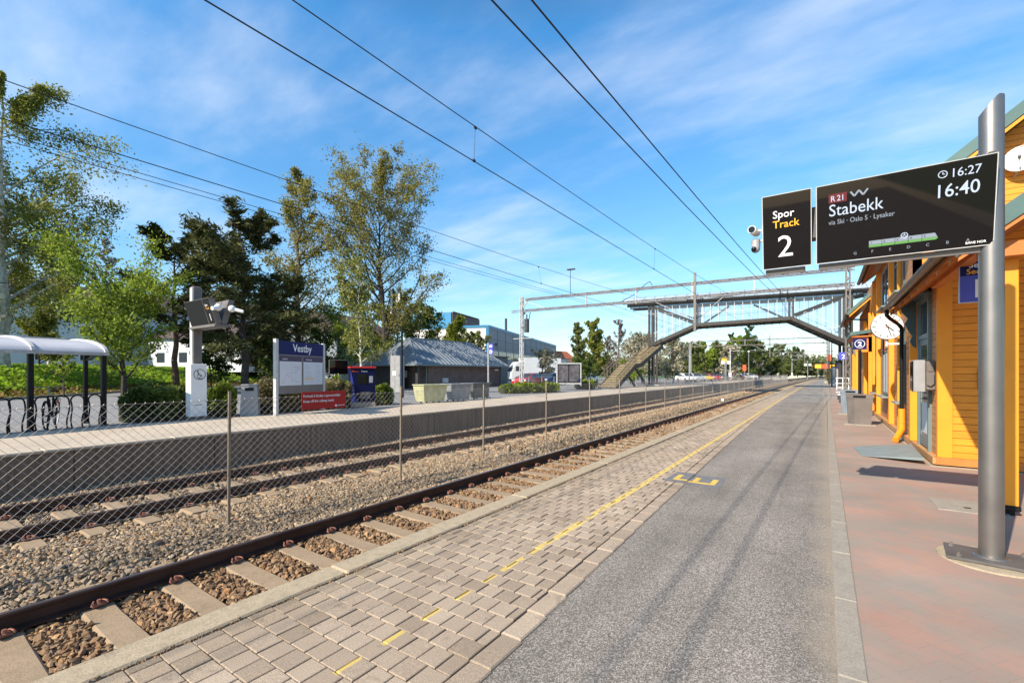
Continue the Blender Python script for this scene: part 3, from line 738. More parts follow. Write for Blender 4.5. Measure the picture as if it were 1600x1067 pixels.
# windows on the long wall
def window(y0, y1, z0, z1, blind=True, hood=False, sill=True):
    m_ = MB(); f = .06
    m_.box(WX-.035, WX+.0, y0-f, y0, z0-f, z1+f); m_.box(WX-.035, WX+.0, y1, y1+f, z0-f, z1+f); m_.box(WX-.035, WX, y0, y1, z1, z1+f); m_.box(WX-.035, WX, y0, y1, z0-f, z0)
    ym = (y0+y1)/2; m_.box(WX-.03, WX-.003, ym-.02, ym+.02, z0, z1); m_.box(WX-.028, WX-.004, y0, y1, z0+(z1-z0)*.68, z0+(z1-z0)*.68+.035)
    w = sp_('window', m_, M['teal'])
    p = MB(); p.box(WX-.012, WX-.006, y0, y1, z0, z1); p.xform(O); part(w, 'pane', p, M['pane'])
    if blind: p = MB(); p.box(WX-.016, WX-.0125, y0+.03, y1-.03, z0+.05, z0+(z1-z0)*.62); p.xform(O); part(w, 'blind', p, M['curtain'])
    if sill: p = MB(); p.box(WX-.20, WX-.036, y0-.12, y1+.12, z0-.10, z0-.062); p.xform(O); part(w, 'sill', p, M['sill'])
    if hood:
        p = MB(); p.add([(WX-.34,y0-.15,z1+.10),(WX,y0-.15,z1+.34),(WX,y1+.15,z1+.34),(WX-.34,y1+.15,z1+.10),(WX-.34,y0-.15,z1+.14),(WX,y0-.15,z1+.38),(WX,y1+.15,z1+.38),(WX-.34,y1+.15,z1+.14)], [(0,3,2,1),(4,5,6,7),(0,1,5,4),(1,2,6,5),(2,3,7,6),(3,0,4,7)]); p.xform(O); part(w, 'hood', p, M['teal'])
window(14.15, 14.75, .92, 2.6); window(17.4, 18.8, .92, 2.9, hood=True); window(20.5, 21.4, .92, 2.9)
window(17.3, 18.9, 3.6, 4.7, False); window(14.3, 15.9, 3.6, 4.7, False)
# door with transom and scalloped side hood
m_ = MB(); m_.box(WX-.05,WX+.0,10.98,11.08,.14,3.0); m_.box(WX-.05,WX,12.02,12.12,.14,3.0); m_.box(WX-.05,WX,11.08,12.02,2.9,3.0); m_.box(WX-.05,WX,11.08,12.02,2.2,2.28)
m_.box(WX-.03,WX-.003,11.08,11.2,.18,2.2); m_.box(WX-.03,WX-.003,11.9,12.02,.18,2.2); m_.box(WX-.03,WX-.003,11.2,11.9,.18,.36); m_.box(WX-.03,WX-.003,11.2,11.9,2.08,2.2)
dr = sp_('door', m_, M['tealgrey'])
p = MB(); p.box(WX-.014,WX-.006,11.2,11.9,.36,2.08); p.box(WX-.014,WX-.006,11.08,12.02,2.28,2.9); p.xform(O); part(dr, 'pane', p, M['pane'])
p = MB(); p.box(WX-.019,WX-.0145,11.26,11.84,.42,1.0); p.xform(O); part(dr, 'notice', p, M['curtain'])
p = MB(); p.tube([(WX-.03,11.26,1.08),(WX-.09,11.26,1.08),(WX-.09,11.38,1.08)],.012,8); p.xform(O); part(dr, 'handle', p, M['steel'])
p = MB(); pts = [(0,3.02),(0,2.05),(.06,2.1),(.10,2.2),(.06,2.3),(.13,2.42),(.18,2.55),(.13,2.66),(.22,2.78),(.26,2.95),(.26,3.02)]
p.prism([(WX-.06-x, z) for x, z in pts], 1, 12.16, 12.21); p.box(WX-.26,WX-.03,10.88,12.24,2.99,3.02); p.xform(O); part(dr, 'scalloped_hood', p, M['teal'])
# far porch with pent roof and gable above
m_ = MB(); m_.box(1.02,1.6,22.5,22.56,2.38,3.02); sp_('porch_spandrel', m_, M['siding'])
for y in (22.5, 25.0):
    plank(1.04,1.16,y,y+.12,.1,2.38,name='porch_post'); plank(1.44,1.56,y,y+.12,.1,3.9,name='porch_post')
m_ = MB(); m_.add([(.86,22.35,3.02),(1.75,22.35,3.16),(1.75,26,3.16),(.86,26,3.02),(.86,22.35,3.16),(1.75,22.35,3.30),(1.75,26,3.30),(.86,26,3.16)], [(0,3,2,1),(4,5,6,7),(0,1,5,4),(1,2,6,5),(2,3,7,6),(3,0,4,7)]); sp_('porch_roof', m_, M['roofgreen'])
m_ = MB(); m_.box(.9,1.7,22.4,26,2.97,3.015); sp_('porch_ceiling', m_, M['eave'])
roof_slab(.84, 4.10, 3.4, 24.0, 31, .06, 'roofgreen', 'roof', 1.0); roof_slab(.84, 3.99, 3.4, 23.94, 24.0, .17, 'roofgreen', 'bargeboard', 1.0)
roof_slab(.90, 3.93, 3.4, 23.96, 24.02, .07, 'trim', 'bargeboard', 1.0); roof_slab(.9, 4.03, 3.4, 24.02, 31, .05, 'eave', 'soffit', 1.0)
gutter(.80, 4.10, 24, 31)
m_ = MB(); m_.tube([(.80,24.1,4.04),(.82,24.1,3.85),(1.5,24.3,3.8),(1.55,24.3,3.6),(1.55,24.3,3.32)], .035, 8); sp_('downpipe', m_, M['black'])
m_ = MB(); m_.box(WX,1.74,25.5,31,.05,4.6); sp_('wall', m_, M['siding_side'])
m_ = MB(); m_.box(1.1,1.9,22.6,25.2,0,.16); m_.box(.85,1.1,22.7,25.1,0,.08); sp_('step', m_, M['concrete'])

# satellite-like dish on gable
X, Y = 2.98, 12.9
ds = thing('satellite_dish', 'round white dish mounted high on the yellow gable wall above the porch roof', 'dish', (3.16,12.86,5.68), R(-18))
m_ = MB(); n = 24; vs = [(0,-.06,0)]; fs = []
for k, r in enumerate((.12,.22,.29)):
    for i in range(n): t = 2*math.pi*i/n; vs.append((r*math.cos(t), -.06-(r*r)*.9+.0, r*math.sin(t)))
for i in range(n):
    j = (i+1) % n; fs.append((0,1+i,1+j))
    for k in range(2): fs.append((1+k*n+i, 1+(k+1)*n+i, 1+(k+1)*n+j, 1+k*n+j))
m_.add(vs, fs); m_.ring((0,-.136,0),(0,1,0),.29,.012,24,6); part(ds, 'reflector', m_, M['white'], True)
m_ = MB(); m_.tube([(0,-.05,0),(0,.0,-.1),(-.1,.06,-.34),(-.14,.12,-.36)], .016, 8); part(ds, 'bracket', m_, M['galv'])
m_ = MB(); m_.tube([(0,-.14,-.29),(0,-.36,-.05)], .009, 6); m_.cyl((0,-.34,-.06),(0,-.42,.0),.03,.03,10); part(ds, 'receiver_arm', m_, M['galv']); ds.scale = (.8,.8,.8)

# sector sign hanging under porch
sg = thing('sector_sign', 'blue hanging sector sign reading Sektor Sector E, half hidden behind the big display pole', 'sign', (1.73,8.5,2.50))
m_ = MB(); m_.box(-.215,.215,-.03,.03,.35,.555); part(sg, 'upper_panel', m_, M['navy'])
m_ = MB(); m_.box(-.215,.215,-.03,.03,0,.35); part(sg, 'lower_panel', m_, M['violetblue'])
m_ = MB(); m_.box(-.222,-.2155,-.033,.033,-.008,.56); m_.box(.2155,.222,-.033,.033,-.008,.56); m_.box(-.215,.215,-.033,.033,-.008,0); part(sg, 'frame', m_, M['lightgrey'])
text('Sektor', .10, M['whiteprint'], sg, (-.13,-.033,.455), bold=.001); text('Sector', .10, M['yellowprint'], sg, (-.155,-.033,.37), bold=.001)
text('E', .34, M['whiteprint'], sg, (-.09,-.033,.06), bold=.004)
m_ = MB(); m_.cyl((-.14,0,.55),(-.14,0,.82),.008,.008,6); m_.cyl((.14,0,.55),(.14,0,1.0),.008,.008,6); part(sg, 'hanger', m_, M['steel_dark'])
# black notice on wall
nb = thing('notice_plate', 'small black notice plate with a white ring on the sunlit yellow wall', 'notice', (2.16,10.345,1.28))
m_ = MB(); m_.box(-.10,.10,-.012,0,0,.34,.003); part(nb, 'plate', m_, M['black'])
m_ = MB(); m_.ring((.02,-.014,.1),(0,1,0),.05,.004,20,5); m_.box(-.05,.06,-.0145,-.0125,.24,.255); part(nb, 'symbol', m_, M['whiteprint'])
# ticket validator
vb = thing('ticket_validator', 'grey ticket validator boxes with a dark screen fixed to the wall beside the glass door', 'ticket validator', (1.6,10.75,1.22))
m_ = MB(); m_.box(-.30,-.14,-.18,.10,0,.56,.012); part(vb, 'cabinet', m_, M['grey'])
m_ = MB(); m_.box(-.14,0,-.14,.06,.03,.54,.02); m_.box(-.11,-.03,-.155,-.14,.36,.46,.004); part(vb, 'terminal', m_, M['greybrown'])
m_ = MB(); m_.box(-.315,-.302,-.17,.09,.02,.54,.004); part(vb, 'screen', m_, M['blackgloss'])
m_ = MB(); m_.tube([(-.12,-.15,.12),(-.07,-.17,.10),(-.02,-.16,.15),(-.02,-.15,.3)], .007, 6); part(vb, 'cable', m_, M['black'])
# clock
ck = thing('platform_clock', 'round white double-faced station clock on a bracket, hands near twenty-seven past four', 'clock', (1.25,14.1,2.67))
m_ = MB(); m_.cyl((0,-.07,0),(0,.07,0),.315,.315,40); part(ck, 'case', m_, M['greybrown'], True)
m_ = MB(); m_.ring((0,-.07,0),(0,1,0),.307,.014,40,8); part(ck, 'rim', m_, M['steel'], True)
m_ = MB(); m_.cyl((0,-.078,0),(0,-.072,0),.296,.296,40); part(ck, 'face', m_, M['white'])
m_ = MB()
for i in range(60):
    t = 2*math.pi*i/60; L, w = (.075,.018) if i % 5 == 0 else (.026,.006)
    r1 = .284; a = Vector((math.sin(t),0,math.cos(t))); y = Vector((0,-.081,0)); m_.bar(a*r1+y, a*(r1-L)+y, w, .002, (0,1,0))
part(ck, 'marks', m_, M['black'])
def hand(t, r, tail, w, mat, nm, yy, disc=False):
    m_ = MB(); a = Vector((math.sin(t),0,math.cos(t))); y = Vector((0,yy,0)); m_.bar(a*-tail+y, a*r+y, w, .003, (0,1,0))
    if disc: m_.cyl(tuple(a*r+Vector((0,yy-.002,0))), tuple(a*r+Vector((0,yy+.002,0))), .033,.033,16)
    part(ck, nm, m_, M[mat])
hand(R(4.45*30), .17, .05, .026, 'black', 'hour_hand', -.084); hand(R(27*6), .25, .05, .018, 'black', 'minute_hand', -.088); hand(R(48), .19, .07, .008, 'orangered', 'second_hand', -.092, True)
m_ = MB(); m_.cyl((0,0,-.30),(0,0,-.48),.03,.03,10); m_.bar((0,0,-.42),(.35,0,-.42),.05,.05); part(ck, 'bracket', m_, M['galv_light'])

# bins
def bin_thing(label, loc, mat, rz=0, group='grey litter bins on the near platform'):
    t = thing('litter_bin', label, 'litter bin', loc, rz, group); m_ = MB(); n = 6; vs = []
    w0, w1 = .27, .31; P = [(-1,-.45),(-.45,-1),(1,-1),(1,.45),(.45,1),(-1,1)]
    for z, w in ((.03,w0),(.80,w1)):
        for p, q in P: vs.append((p*w, q*w*.85, z))
    fs = [(i,(i+1) % n,n+(i+1) % n,n+i) for i in range(n)]+[tuple(range(n))[::-1], tuple(range(n,2*n))]
    part(t, 'body', m_.add(vs, fs), mat)
    m_ = MB(); vs = []
    for z, w in ((.80,w1+.01),(.92,w1+.01)):
        for p, q in P: vs.append((p*w, q*w*.85, z))
    part(t, 'hood', m_.add(vs, fs), mat)
    m_ = MB(); m_.box(-.16,.14,-.285,-.265,.82,.885,.008); m_.box(.315,.325,-.12,.16,.82,.885,.004); part(t, 'opening', m_, M['black'])
    m_ = MB(); m_.box(-.38,.38,-.34,.34,-.01,.028,.008); part(t, 'base', m_, M['kerb']); return t
bin_thing('brown-grey angular litter bin standing nearest on the red paving before the clock', (.89,17.3,0), M['greybrown'])
bin_thing('blue-grey angular litter bin right behind the brown-grey one', (.84,21.6,0), M['greyblue'])
# pictogram sign: waiting room
pt = thing('pictogram_post', 'dark slim post with a blue square pictogram sign bearing a white ring', 'sign post', (1.02,19.6,0))
m_ = MB(); m_.cyl((0,0,0),(0,0,2.35),.05,.05,10); part(pt, 'post', m_, M['black'])
m_ = MB(); m_.box(-.19,.19,-.03,.03,2.36,2.74,.004); part(pt, 'sign_panel', m_, M['navy'])
m_ = MB(); m_.ring((0,-.033,2.55),(0,1,0),.135,.010,24,6); part(pt, 'ring', m_, M['whiteprint'])
text('2', .22, M['whiteprint'], pt, (0,-.033,2.475), align='CENTER', bold=.008)
# door ramp, hatch, benches
m_ = MB(); m_.add([(.50,12.0,.004),(.60,10.75,.004),(1.40,10.3,.12),(1.46,12.15,.12),(.50,12.0,.0),(.60,10.75,.0),(1.40,10.3,.07),(1.46,12.15,.07)], [(0,1,2,3),(4,7,6,5),(0,4,5,1),(1,5,6,2),(2,6,7,3),(3,7,4,0)])
M['ramp'] = simple('green_grey_ramp', (0.20,0.24,0.24), 0.6, 0.1, 0.15, 6, 0.2, 120)
solo('door_ramp', m_, M['ramp'], 'green-grey metal wedge ramp lying on the paving before the glass door', 'ramp')
hf = thing('drain_cover', 'square worn concrete cover with two small holes in the red paving', 'drain cover', (1.38,7.35,0))
m_ = MB(); m_.box(-.30,.30,-.30,.30,-.02,.006,.004); part(hf, 'slab', m_, M['kerb']); m_ = MB(); m_.box(-.05,.01,-.12,-.07,.0062,.008); m_.box(.13,.18,-.02,.03,.0062,.008); part(hf, 'finger_hole', m_, M['black'])
for i, (y, lb) in enumerate(((29.5,'low white bench seat on a short leg by the kerb, nearer of two'),(33.0,'low white bench seat on a short leg by the kerb, farther of two'))):
    t = thing('bench', lb, 'bench', (.95,y,0), 0, 'low benches beyond the litter bins')
    m_ = MB(); m_.box(-.35,.3,-.2,.2,.40,.45,.01); part(t, 'seat', m_, M['white']); m_ = MB(); m_.box(-.28,-.2,-.16,.16,0,.40); m_.box(.1,.18,-.16,.16,0,.4); part(t, 'leg', m_, M['steel_dark'])

# platform letter E painted on a grey patch
pe = thing('painted_letter', 'yellow letter E on a dark grey painted patch across the pavers and asphalt', 'ground marking', (-1.56,7.0,.005), R(0))
Mpa = simple('dark_grey_patch', (0.15,0.15,0.16), 0.85, 0, 0.2, 8, 0.4, 120); xs_ = -.065
part(pe, 'patch', MB().poly([(-.36,-.32,0),(xs_,-.333,0),(xs_,.368,0),(-.33,.36,0)]), Mpa); part(pe, 'patch', MB().poly([(xs_,-.333,-.0145),(.40,-.36,-.0145),(.36,.38,-.0145),(xs_,.368,-.0145)]), Mpa)
Mye = simple('worn_yellow_paint', (0.58,0.40,0.08), 0.8, 0, 0.3, 14, 0.4, 120)
def flat(x0,x1,y0,y1):
    for a, b, z in ((x0, min(x1,xs_), .002), (max(x0,xs_), x1, -.0125)):
        if b > a: m_.quad((a,y0,z),(b,y0,z),(b,y1,z),(a,y1,z))
m_ = MB(); flat(-.26,.305,-.20,-.11)
for x in (-.26,-.01,.23): flat(x,x+.075,-.109,.17)
part(pe, 'letter', m_, Mye)

# ================================================================ BIG DISPLAY on the pole
dp = thing('departure_display', 'tall brushed steel pole carrying a black departure display and a Spor Track 2 panel', 'departure display', (1.145,5.35,0))
m_ = MB(); n = 28; r = .077; vs = []
for z in (0.03, 3.6):
    for i in range(n):
        t = 2*math.pi*i/n; x = r*math.cos(t); top = 3.69 + .13*min(1, max(0,(x+r)/(1.35*r)))
        vs.append((x, r*math.sin(t), z if z < 1 else top))
m_.add(vs, [(i,(i+1) % n,n+(i+1) % n,n+i) for i in range(n)]+[tuple(range(n,2*n))]); pole = part(dp, 'pole', m_, M['steel'], True)
m_ = MB(); m_.box(-.28,.28,-.20,.20,.012,.034,.003); m_.xform(Matrix.Rotation(R(-6),4,'Z')); bp_ = part(dp, 'base_plate', m_, simple('dull_steel_plate', (0.12,0.11,0.105), 0.6, 0.3, 0.2, 5, 0.1))
for x in (-.22,.22):
    for y in (-.14,.14):
        m_ = MB(); m_.cyl((x,y,.034),(x,y,.052),.019,.019,6); m_.cyl((x,y,.05),(x,y,.068),.009,.009,8); part(bp_, 'bolt', m_, M['greybrown'])
m_ = MB(); m_.cyl((0,0,.034),(0,0,.046),.112,.10,28); part(bp_, 'weld_collar', m_, M['steel'])
m_ = MB(); m_.cyl((0,0,-.02),(0,0,.008),.34,.335,36); part(dp, 'footing', m_, M['edge'])
tilt = Matrix.Rotation(R(4.5),4,'X')
def panel(x0, x1, name, lbl):
    # front glass hinged at lower edge, world x offsets relative to pole, z relative to 2.6
    w = x1-x0; t = bpy.data.objects.new(name, None); 
    m_ = MB(); m_.box(0,w,-.012,.10,0,.715,.004); o = part(dp, name, m_, M['charcoal'], label=lbl); o.location = (x0,-.055,2.600); o.rotation_euler = (R(10.5),0,0)
    g = MB(); g.box(.008,w-.008,-.0165,-.0125,.008,.707); part(o, 'glass', g, M['blackgloss'])
    e = MB(); e.box(0,w,-.0155,-.012,0,.007); e.box(0,.006,-.0155,-.012,.007,.715); e.box(w-.006,w,-.0155,-.012,.007,.715); e.box(.006,w-.006,-.0155,-.012,.709,.715); part(o, 'bezel', e, M['galv_light'])
    b = MB(); b.box(.0,w,.10,.17,.01,.70); b.box(.02,w-.06,.02,.30,-.055,-.003,.004); part(o, 'rear_housing', b, M['greybrown']); return o
scr = panel(-1.205, .0, 'display_screen', 'wide departure screen with lit white writing'); sp2 = panel(-1.655, -1.24, 'track_panel', 'narrow black track number panel')
m_ = MB(); m_.box(-1.245,-1.2,-.09,.05,2.85,3.15,.006); m_.box(-.10,.02,-.05,.06,2.62,3.25); m_.box(-.04,.0,-.13,-.08,3.31,3.34); part(dp, 'mounting_bracket', m_, M['steel_dark'])
yy = -.019
text('R', .070, M['lcd_white'], scr, (.112,yy,.556), bold=.0004, sx=.85); text('21', .070, M['lcd_white'], scr, (.160,yy,.556), bold=.0004, sx=.85)
m_ = MB(); m_.box(.098,.235,-.0185,-.017,.542,.622); part(scr, 'line_tag', m_, M['lcd_red'])
m_ = MB()
for a in (.262,.325): m_.bar((a,yy,.615),(a+.028,yy,.572),.014,.002,(0,1,0)); m_.bar((a+.028,yy,.572),(a+.062,yy,.618),.014,.002,(0,1,0))
part(scr, 'operator_mark', m_, M['lcd_grey'])
text('Stabekk', .150, M['lcd_white'], scr, (.098,yy,.425), bold=.0, sx=.84)
text('via Ski · Oslo S · Lysaker', .060, M['lcd_grey'], scr, (.098,yy,.348), sx=.80)
text('16:27', .098, M['lcd_white'], scr, (.925,yy,.585), bold=.0, sx=.86); text('16:40', .150, M['lcd_white'], scr, (.83,yy,.435), bold=.0004, sx=.84)
m_ = MB(); m_.ring((.88,yy,.62),(0,1,0),.027,.0035,22,5); m_.bar((.88,yy,.62),(.88,yy,.638),.005,.002,(0,1,0)); m_.bar((.88,yy,.62),(.895,yy,.62),.005,.002,(0,1,0)); part(scr, 'clock_symbol', m_, M['lcd_white'])
# train diagram
m_ = MB(); m_.prism([(.40,.098),(.85,.098),(.865,.11),(.86,.120),(.40,.120)], 1, -.0185, -.0172); part(scr, 'train_diagram', m_, M['lcd_green'])
m_ = MB(); m_.prism([(.40,.121),(.86,.121),(.845,.155),(.40,.155)], 1, -.0185, -.0172); part(scr, 'train_diagram', m_, M['lcd_grey'])
m_ = MB()
for i in range(1,5): m_.box(.40+i*.09,.403+i*.09,-.0192,-.0186,.098,.155)
part(scr, 'train_diagram', m_, M['black'])
for i in range(5): text(str(i+1), .026, M['black'], scr, (.412+i*.09,-.0195,.128))
for i, ch in enumerate('GFEDCBA'): text(ch, .034, M['lcd_grey'], scr, (.30+.125*i if i < 1 else .30+.125*i,yy,.05), align='CENTER')
m_ = MB(); m_.ring((.645,yy,.165),(0,1,0),.022,.0035,18,5); m_.bar((.645,yy,.17),(.645,yy,.18),.006,.002,(0,1,0)); m_.bar((.63,yy,.158),(.645,yy,.17),.005,.002,(0,1,0)); m_.bar((.66,yy,.158),(.645,yy,.17),.005,.002,(0,1,0)); part(scr, 'person_symbol', m_, M['lcd_white'])
text('BANE NOR', .026, M['whiteprint'], scr, (1.035,yy,.028), bold=.0003, sx=.95)
text('Spor', .100, M['whiteprint'], sp2, (.092,yy,.490), bold=.0006, sx=.95); text('Track', .100, M['yellowprint'], sp2, (.092,yy,.395), bold=.0006, sx=.95)
text('2', .29, M['whiteprint'], sp2, (.125,yy,.115), sx=1.0)
# cameras at the end of the track panel
for (x, z, y, lb, r) in ((-.60,3.0,5.22,'white bullet security camera with a black lens hood, the upper one beside the track panel',1),(-.575,2.86,5.25,'grey dome-ended security camera hanging below the upper one at the track panel',0)):
    t = thing('security_camera', lb, 'security camera', (x,y,z), 0, 'cameras on the display arm')
    m_ = MB()
    if r:
        m_.cyl((0,-.06,0),(.02,.14,.01),.038,.038,18); part(t, 'body', m_, M['white'], True); m_ = MB(); m_.cyl((-.0005,-.066,0),(0,-.05,0),.031,.031,18); part(t, 'lens', m_, M['blackgloss'], True)
        m_ = MB(); m_.cyl((.03,.04,.01),(.10,.06,.0),.012,.012,8); m_.box(.085,.115,.0,.12,-.05,.05,.01); part(t, 'bracket', m_, M['white'])
    else:
        m_.cyl((0,0,-.04),(0,.02,.05),.042,.042,18); m_.sphere((0,0,-.04),.042); part(t, 'body', m_, M['grey'], True); m_ = MB(); m_.sphere((-.008,-.018,-.045),.030); part(t, 'lens', m_, M['blackgloss'], True)
        m_ = MB(); m_.cyl((0,.02,.03),(.09,.04,.05),.011,.011,8); part(t, 'bracket', m_, M['white'])
# ================================================================ FOOTBRIDGE
M['bsteel'] = simple('brown_black_bridge_steel', (0.030,0.026,0.024), 0.6, 0.1, 0.2, 2, 0.05)
M['bsteel_l'] = simple('grey_brown_chord_steel', (0.05,0.044,0.040), 0.6, 0.1, 0.2, 2, 0.05)
M['alu'] = simple('pale_mullion', (0.55,0.57,0.58), 0.4, 0.4, 0.1, 4, 0)
M['tread'] = simple('wooden_tread', (0.36,0.29,0.16), 0.8, 0, 0.25, 3, 0.3, 40)
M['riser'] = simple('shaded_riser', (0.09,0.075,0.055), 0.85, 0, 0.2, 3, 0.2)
def clearglass(name, tint, a):
    m, nt, b, o = newmat(name); b.inputs['Base Color'].default_value = (*tint, 1); b.inputs['Roughness'].default_value = 0.04
    t = N(nt, 'ShaderNodeBsdfTransparent'); t.inputs[0].default_value = (0.93,0.96,0.98,1); mx = N(nt, 'ShaderNodeMixShader'); mx.inputs[0].default_value = a
    nt.links.new(t.outputs[0], mx.inputs[1]); nt.links.new(b.outputs[0], mx.inputs[2]); nt.links.new(mx.outputs[0], o.inputs[0]); return m
M['bridgeglass'] = clearglass('clear_bridge_glazing', (0.40,0.50,0.60), 0.14)
M['roofsheet'] = clearglass('pale_roof_sheet', (0.45,0.58,0.74), 0.75)
BA = math.atan2(2.7,18.15); BL = 18.4; BP = Vector((-16.0,50.9,0))
def bx(u):
    a = (u-CX)/F; rx, ry = a*C_-S_, a*S_+C_
    dx, dy = math.cos(BA), math.sin(BA)      # BP + s*(dx,dy) = d*(rx,ry)
    det = rx*(-dy)-(-dx)*ry
    d = (BP.x*(-dy)-(-dx)*BP.y)/det; s = (rx*BP.y-ry*BP.x)/det
    return s, d
br = thing('footbridge', 'dark steel covered footbridge with glazed sides crossing both tracks, stairs at each end', 'footbridge', (BP.x,BP.y,0), BA)
W = 3.3
pts = []
for u, v in ((1017,541),(1088,509),(1236,498.5),(1327,538)):
    s, d = bx(u); pts.append((s, zof(v, d)))
TOP = 9.08
for y in (0.0, W):
    for (s0,z0),(s1,z1) in zip(pts[:-1],pts[1:]):
        mb = MB(); mb.bar((s0,y,z0+.10),(s1,y,z1+.10),.24,.34); part(br, 'bottom_chord', mb, M['bsteel_l'])
    mb = MB(); mb.box(-2.6,BL+1.6,y-.12,y+.12,TOP,TOP+.30); part(br, 'top_chord', mb, M['bsteel'])
    for k,(s,z) in enumerate(pts):
        if k in (0,3):
            for q in (-.19,.19): mb = MB(); mb.bar((s+q*.9,y,.1 if k == 0 else 0),(s+q*.9,y,TOP),.22,.26,(0,1,0)); part(br, 'column', mb, M['bsteel'])
            mb = MB(); mb.box(s-.4,s+.4,y-.25,y+.25,.0,.22); part(br, 'column_foot', mb, M['concrete'])
        else:
            for q in (-.17,.17): mb = MB(); mb.bar((s+q,y,z),(s+q,y,TOP),.15,.18,(0,1,0)); part(br, 'truss_post', mb, M['bsteel_l' if y == 0 else 'bsteel'])
    mid = (pts[1][0]+pts[2][0])/2
    D = [((pts[0][0]+.2,TOP-.1),(pts[1][0]-.3,pts[1][1]+.5)), ((pts[1][0]+.3,pts[1][1]+.35),(mid-1.2,TOP-.1)), ((mid+1.2,TOP-.1),(pts[2][0]-.1,pts[2][1]+.35)), ((pts[2][0]+.2,pts[2][1]+.4),(pts[3][0]-.2,TOP-.1))]
    for i, (p, q) in enumerate(D):
        if y == 0 and i in (1,2): continue
        mb = MB(); mb.bar((p[0],y,p[1]),(q[0],y,q[1]),.16,.2); part(br, 'diagonal_brace', mb, M['bsteel'])
def zb(s):
    for (s0,z0),(s1,z1) in zip(pts[:-1],pts[1:]):
        if s <= s1: return z0+(z1-z0)*(s-s0)/(s1-s0)
    return pts[-1][1]
for y in (-.02, W+.02):
    n = 24
    for i in range(1, n):
        s = BL*i/n; mb = MB(); mb.bar((s,y,zb(s)+.2),(s,y,TOP),.05,.06,(0,1,0)); part(br, 'mullion', mb, M['alu'])
    mb = MB()
    for (s0,z0),(s1,z1) in zip(pts[:-1],pts[1:]): mb.quad((s0,y,z0+.25),(s1,y,z1+.25),(s1,y,TOP),(s0,y,TOP))
    part(br, 'glazing', mb, M['bridgeglass'])
    mb = MB()
    for (s0,z0),(s1,z1) in zip(pts[:-1],pts[1:]): mb.bar((s0,y,z0+1.3),(s1,y,z1+1.3),.04,.05)
    part(br, 'handrail', mb, M['alu'])
# deck and underside ribs
mb = MB()
for (s0,z0),(s1,z1) in zip(pts[:-1],pts[1:]):
    mb.add([(s0,.12,z0+.02),(s1,.12,z1+.02),(s1,W-.12,z1+.02),(s0,W-.12,z0+.02),(s0,.12,z0+.14),(s1,.12,z1+.14),(s1,W-.12,z1+.14),(s0,W-.12,z0+.14)], [(0,3,2,1),(4,5,6,7),(0,1,5,4),(1,2,6,5),(2,3,7,6),(3,0,4,7)])
part(br, 'deck', mb, M['bsteel'])
mb = MB()
for i in range(1, 26): s = BL*i/26; mb.box(s-.04,s+.04,.12,W-.12,zb(s)-.14,zb(s)+.02)
part(br, 'deck_ribs', mb, M['bsteel'])
# roof: shallow curved pale sheet on ribs
mb = MB(); n = 8; vs = []
for s in (-3.0, BL+2.2):
    for i in range(n+1): y = -.55+(W+1.1)*i/n; vs.append((s, y, TOP+.32+1.0*math.sin(math.pi*i/n)**.8))
part(br, 'roof', mb.add(vs, [(i,i+1,n+2+i,n+1+i) for i in range(n)]), M['roofsheet'], True)
mb = MB()
for k in range(22):
    s = -3.0+(BL+5.2)*k/21
    P = [(s, -.55+(W+1.1)*i/n, TOP+.30+1.0*math.sin(math.pi*i/n)**.8) for i in range(n+1)]
    for a, b in zip(P[:-1],P[1:]): mb.bar(a, b, .04, .05)
for y in (-.55, W+.55): mb.bar((-3.0,y,TOP+.31),(BL+2.2,y,TOP+.31),.10,.12)
part(br, 'roof_ribs', mb, M['steel_dark'])
mb = MB(); s = BL+.6
for q in (0,W): mb.bar((BL-.2,q,TOP-.3),(BL+2.2,q,TOP+.2),.1,.1)
part(br, 'roof_bracket', mb, M['bsteel'])
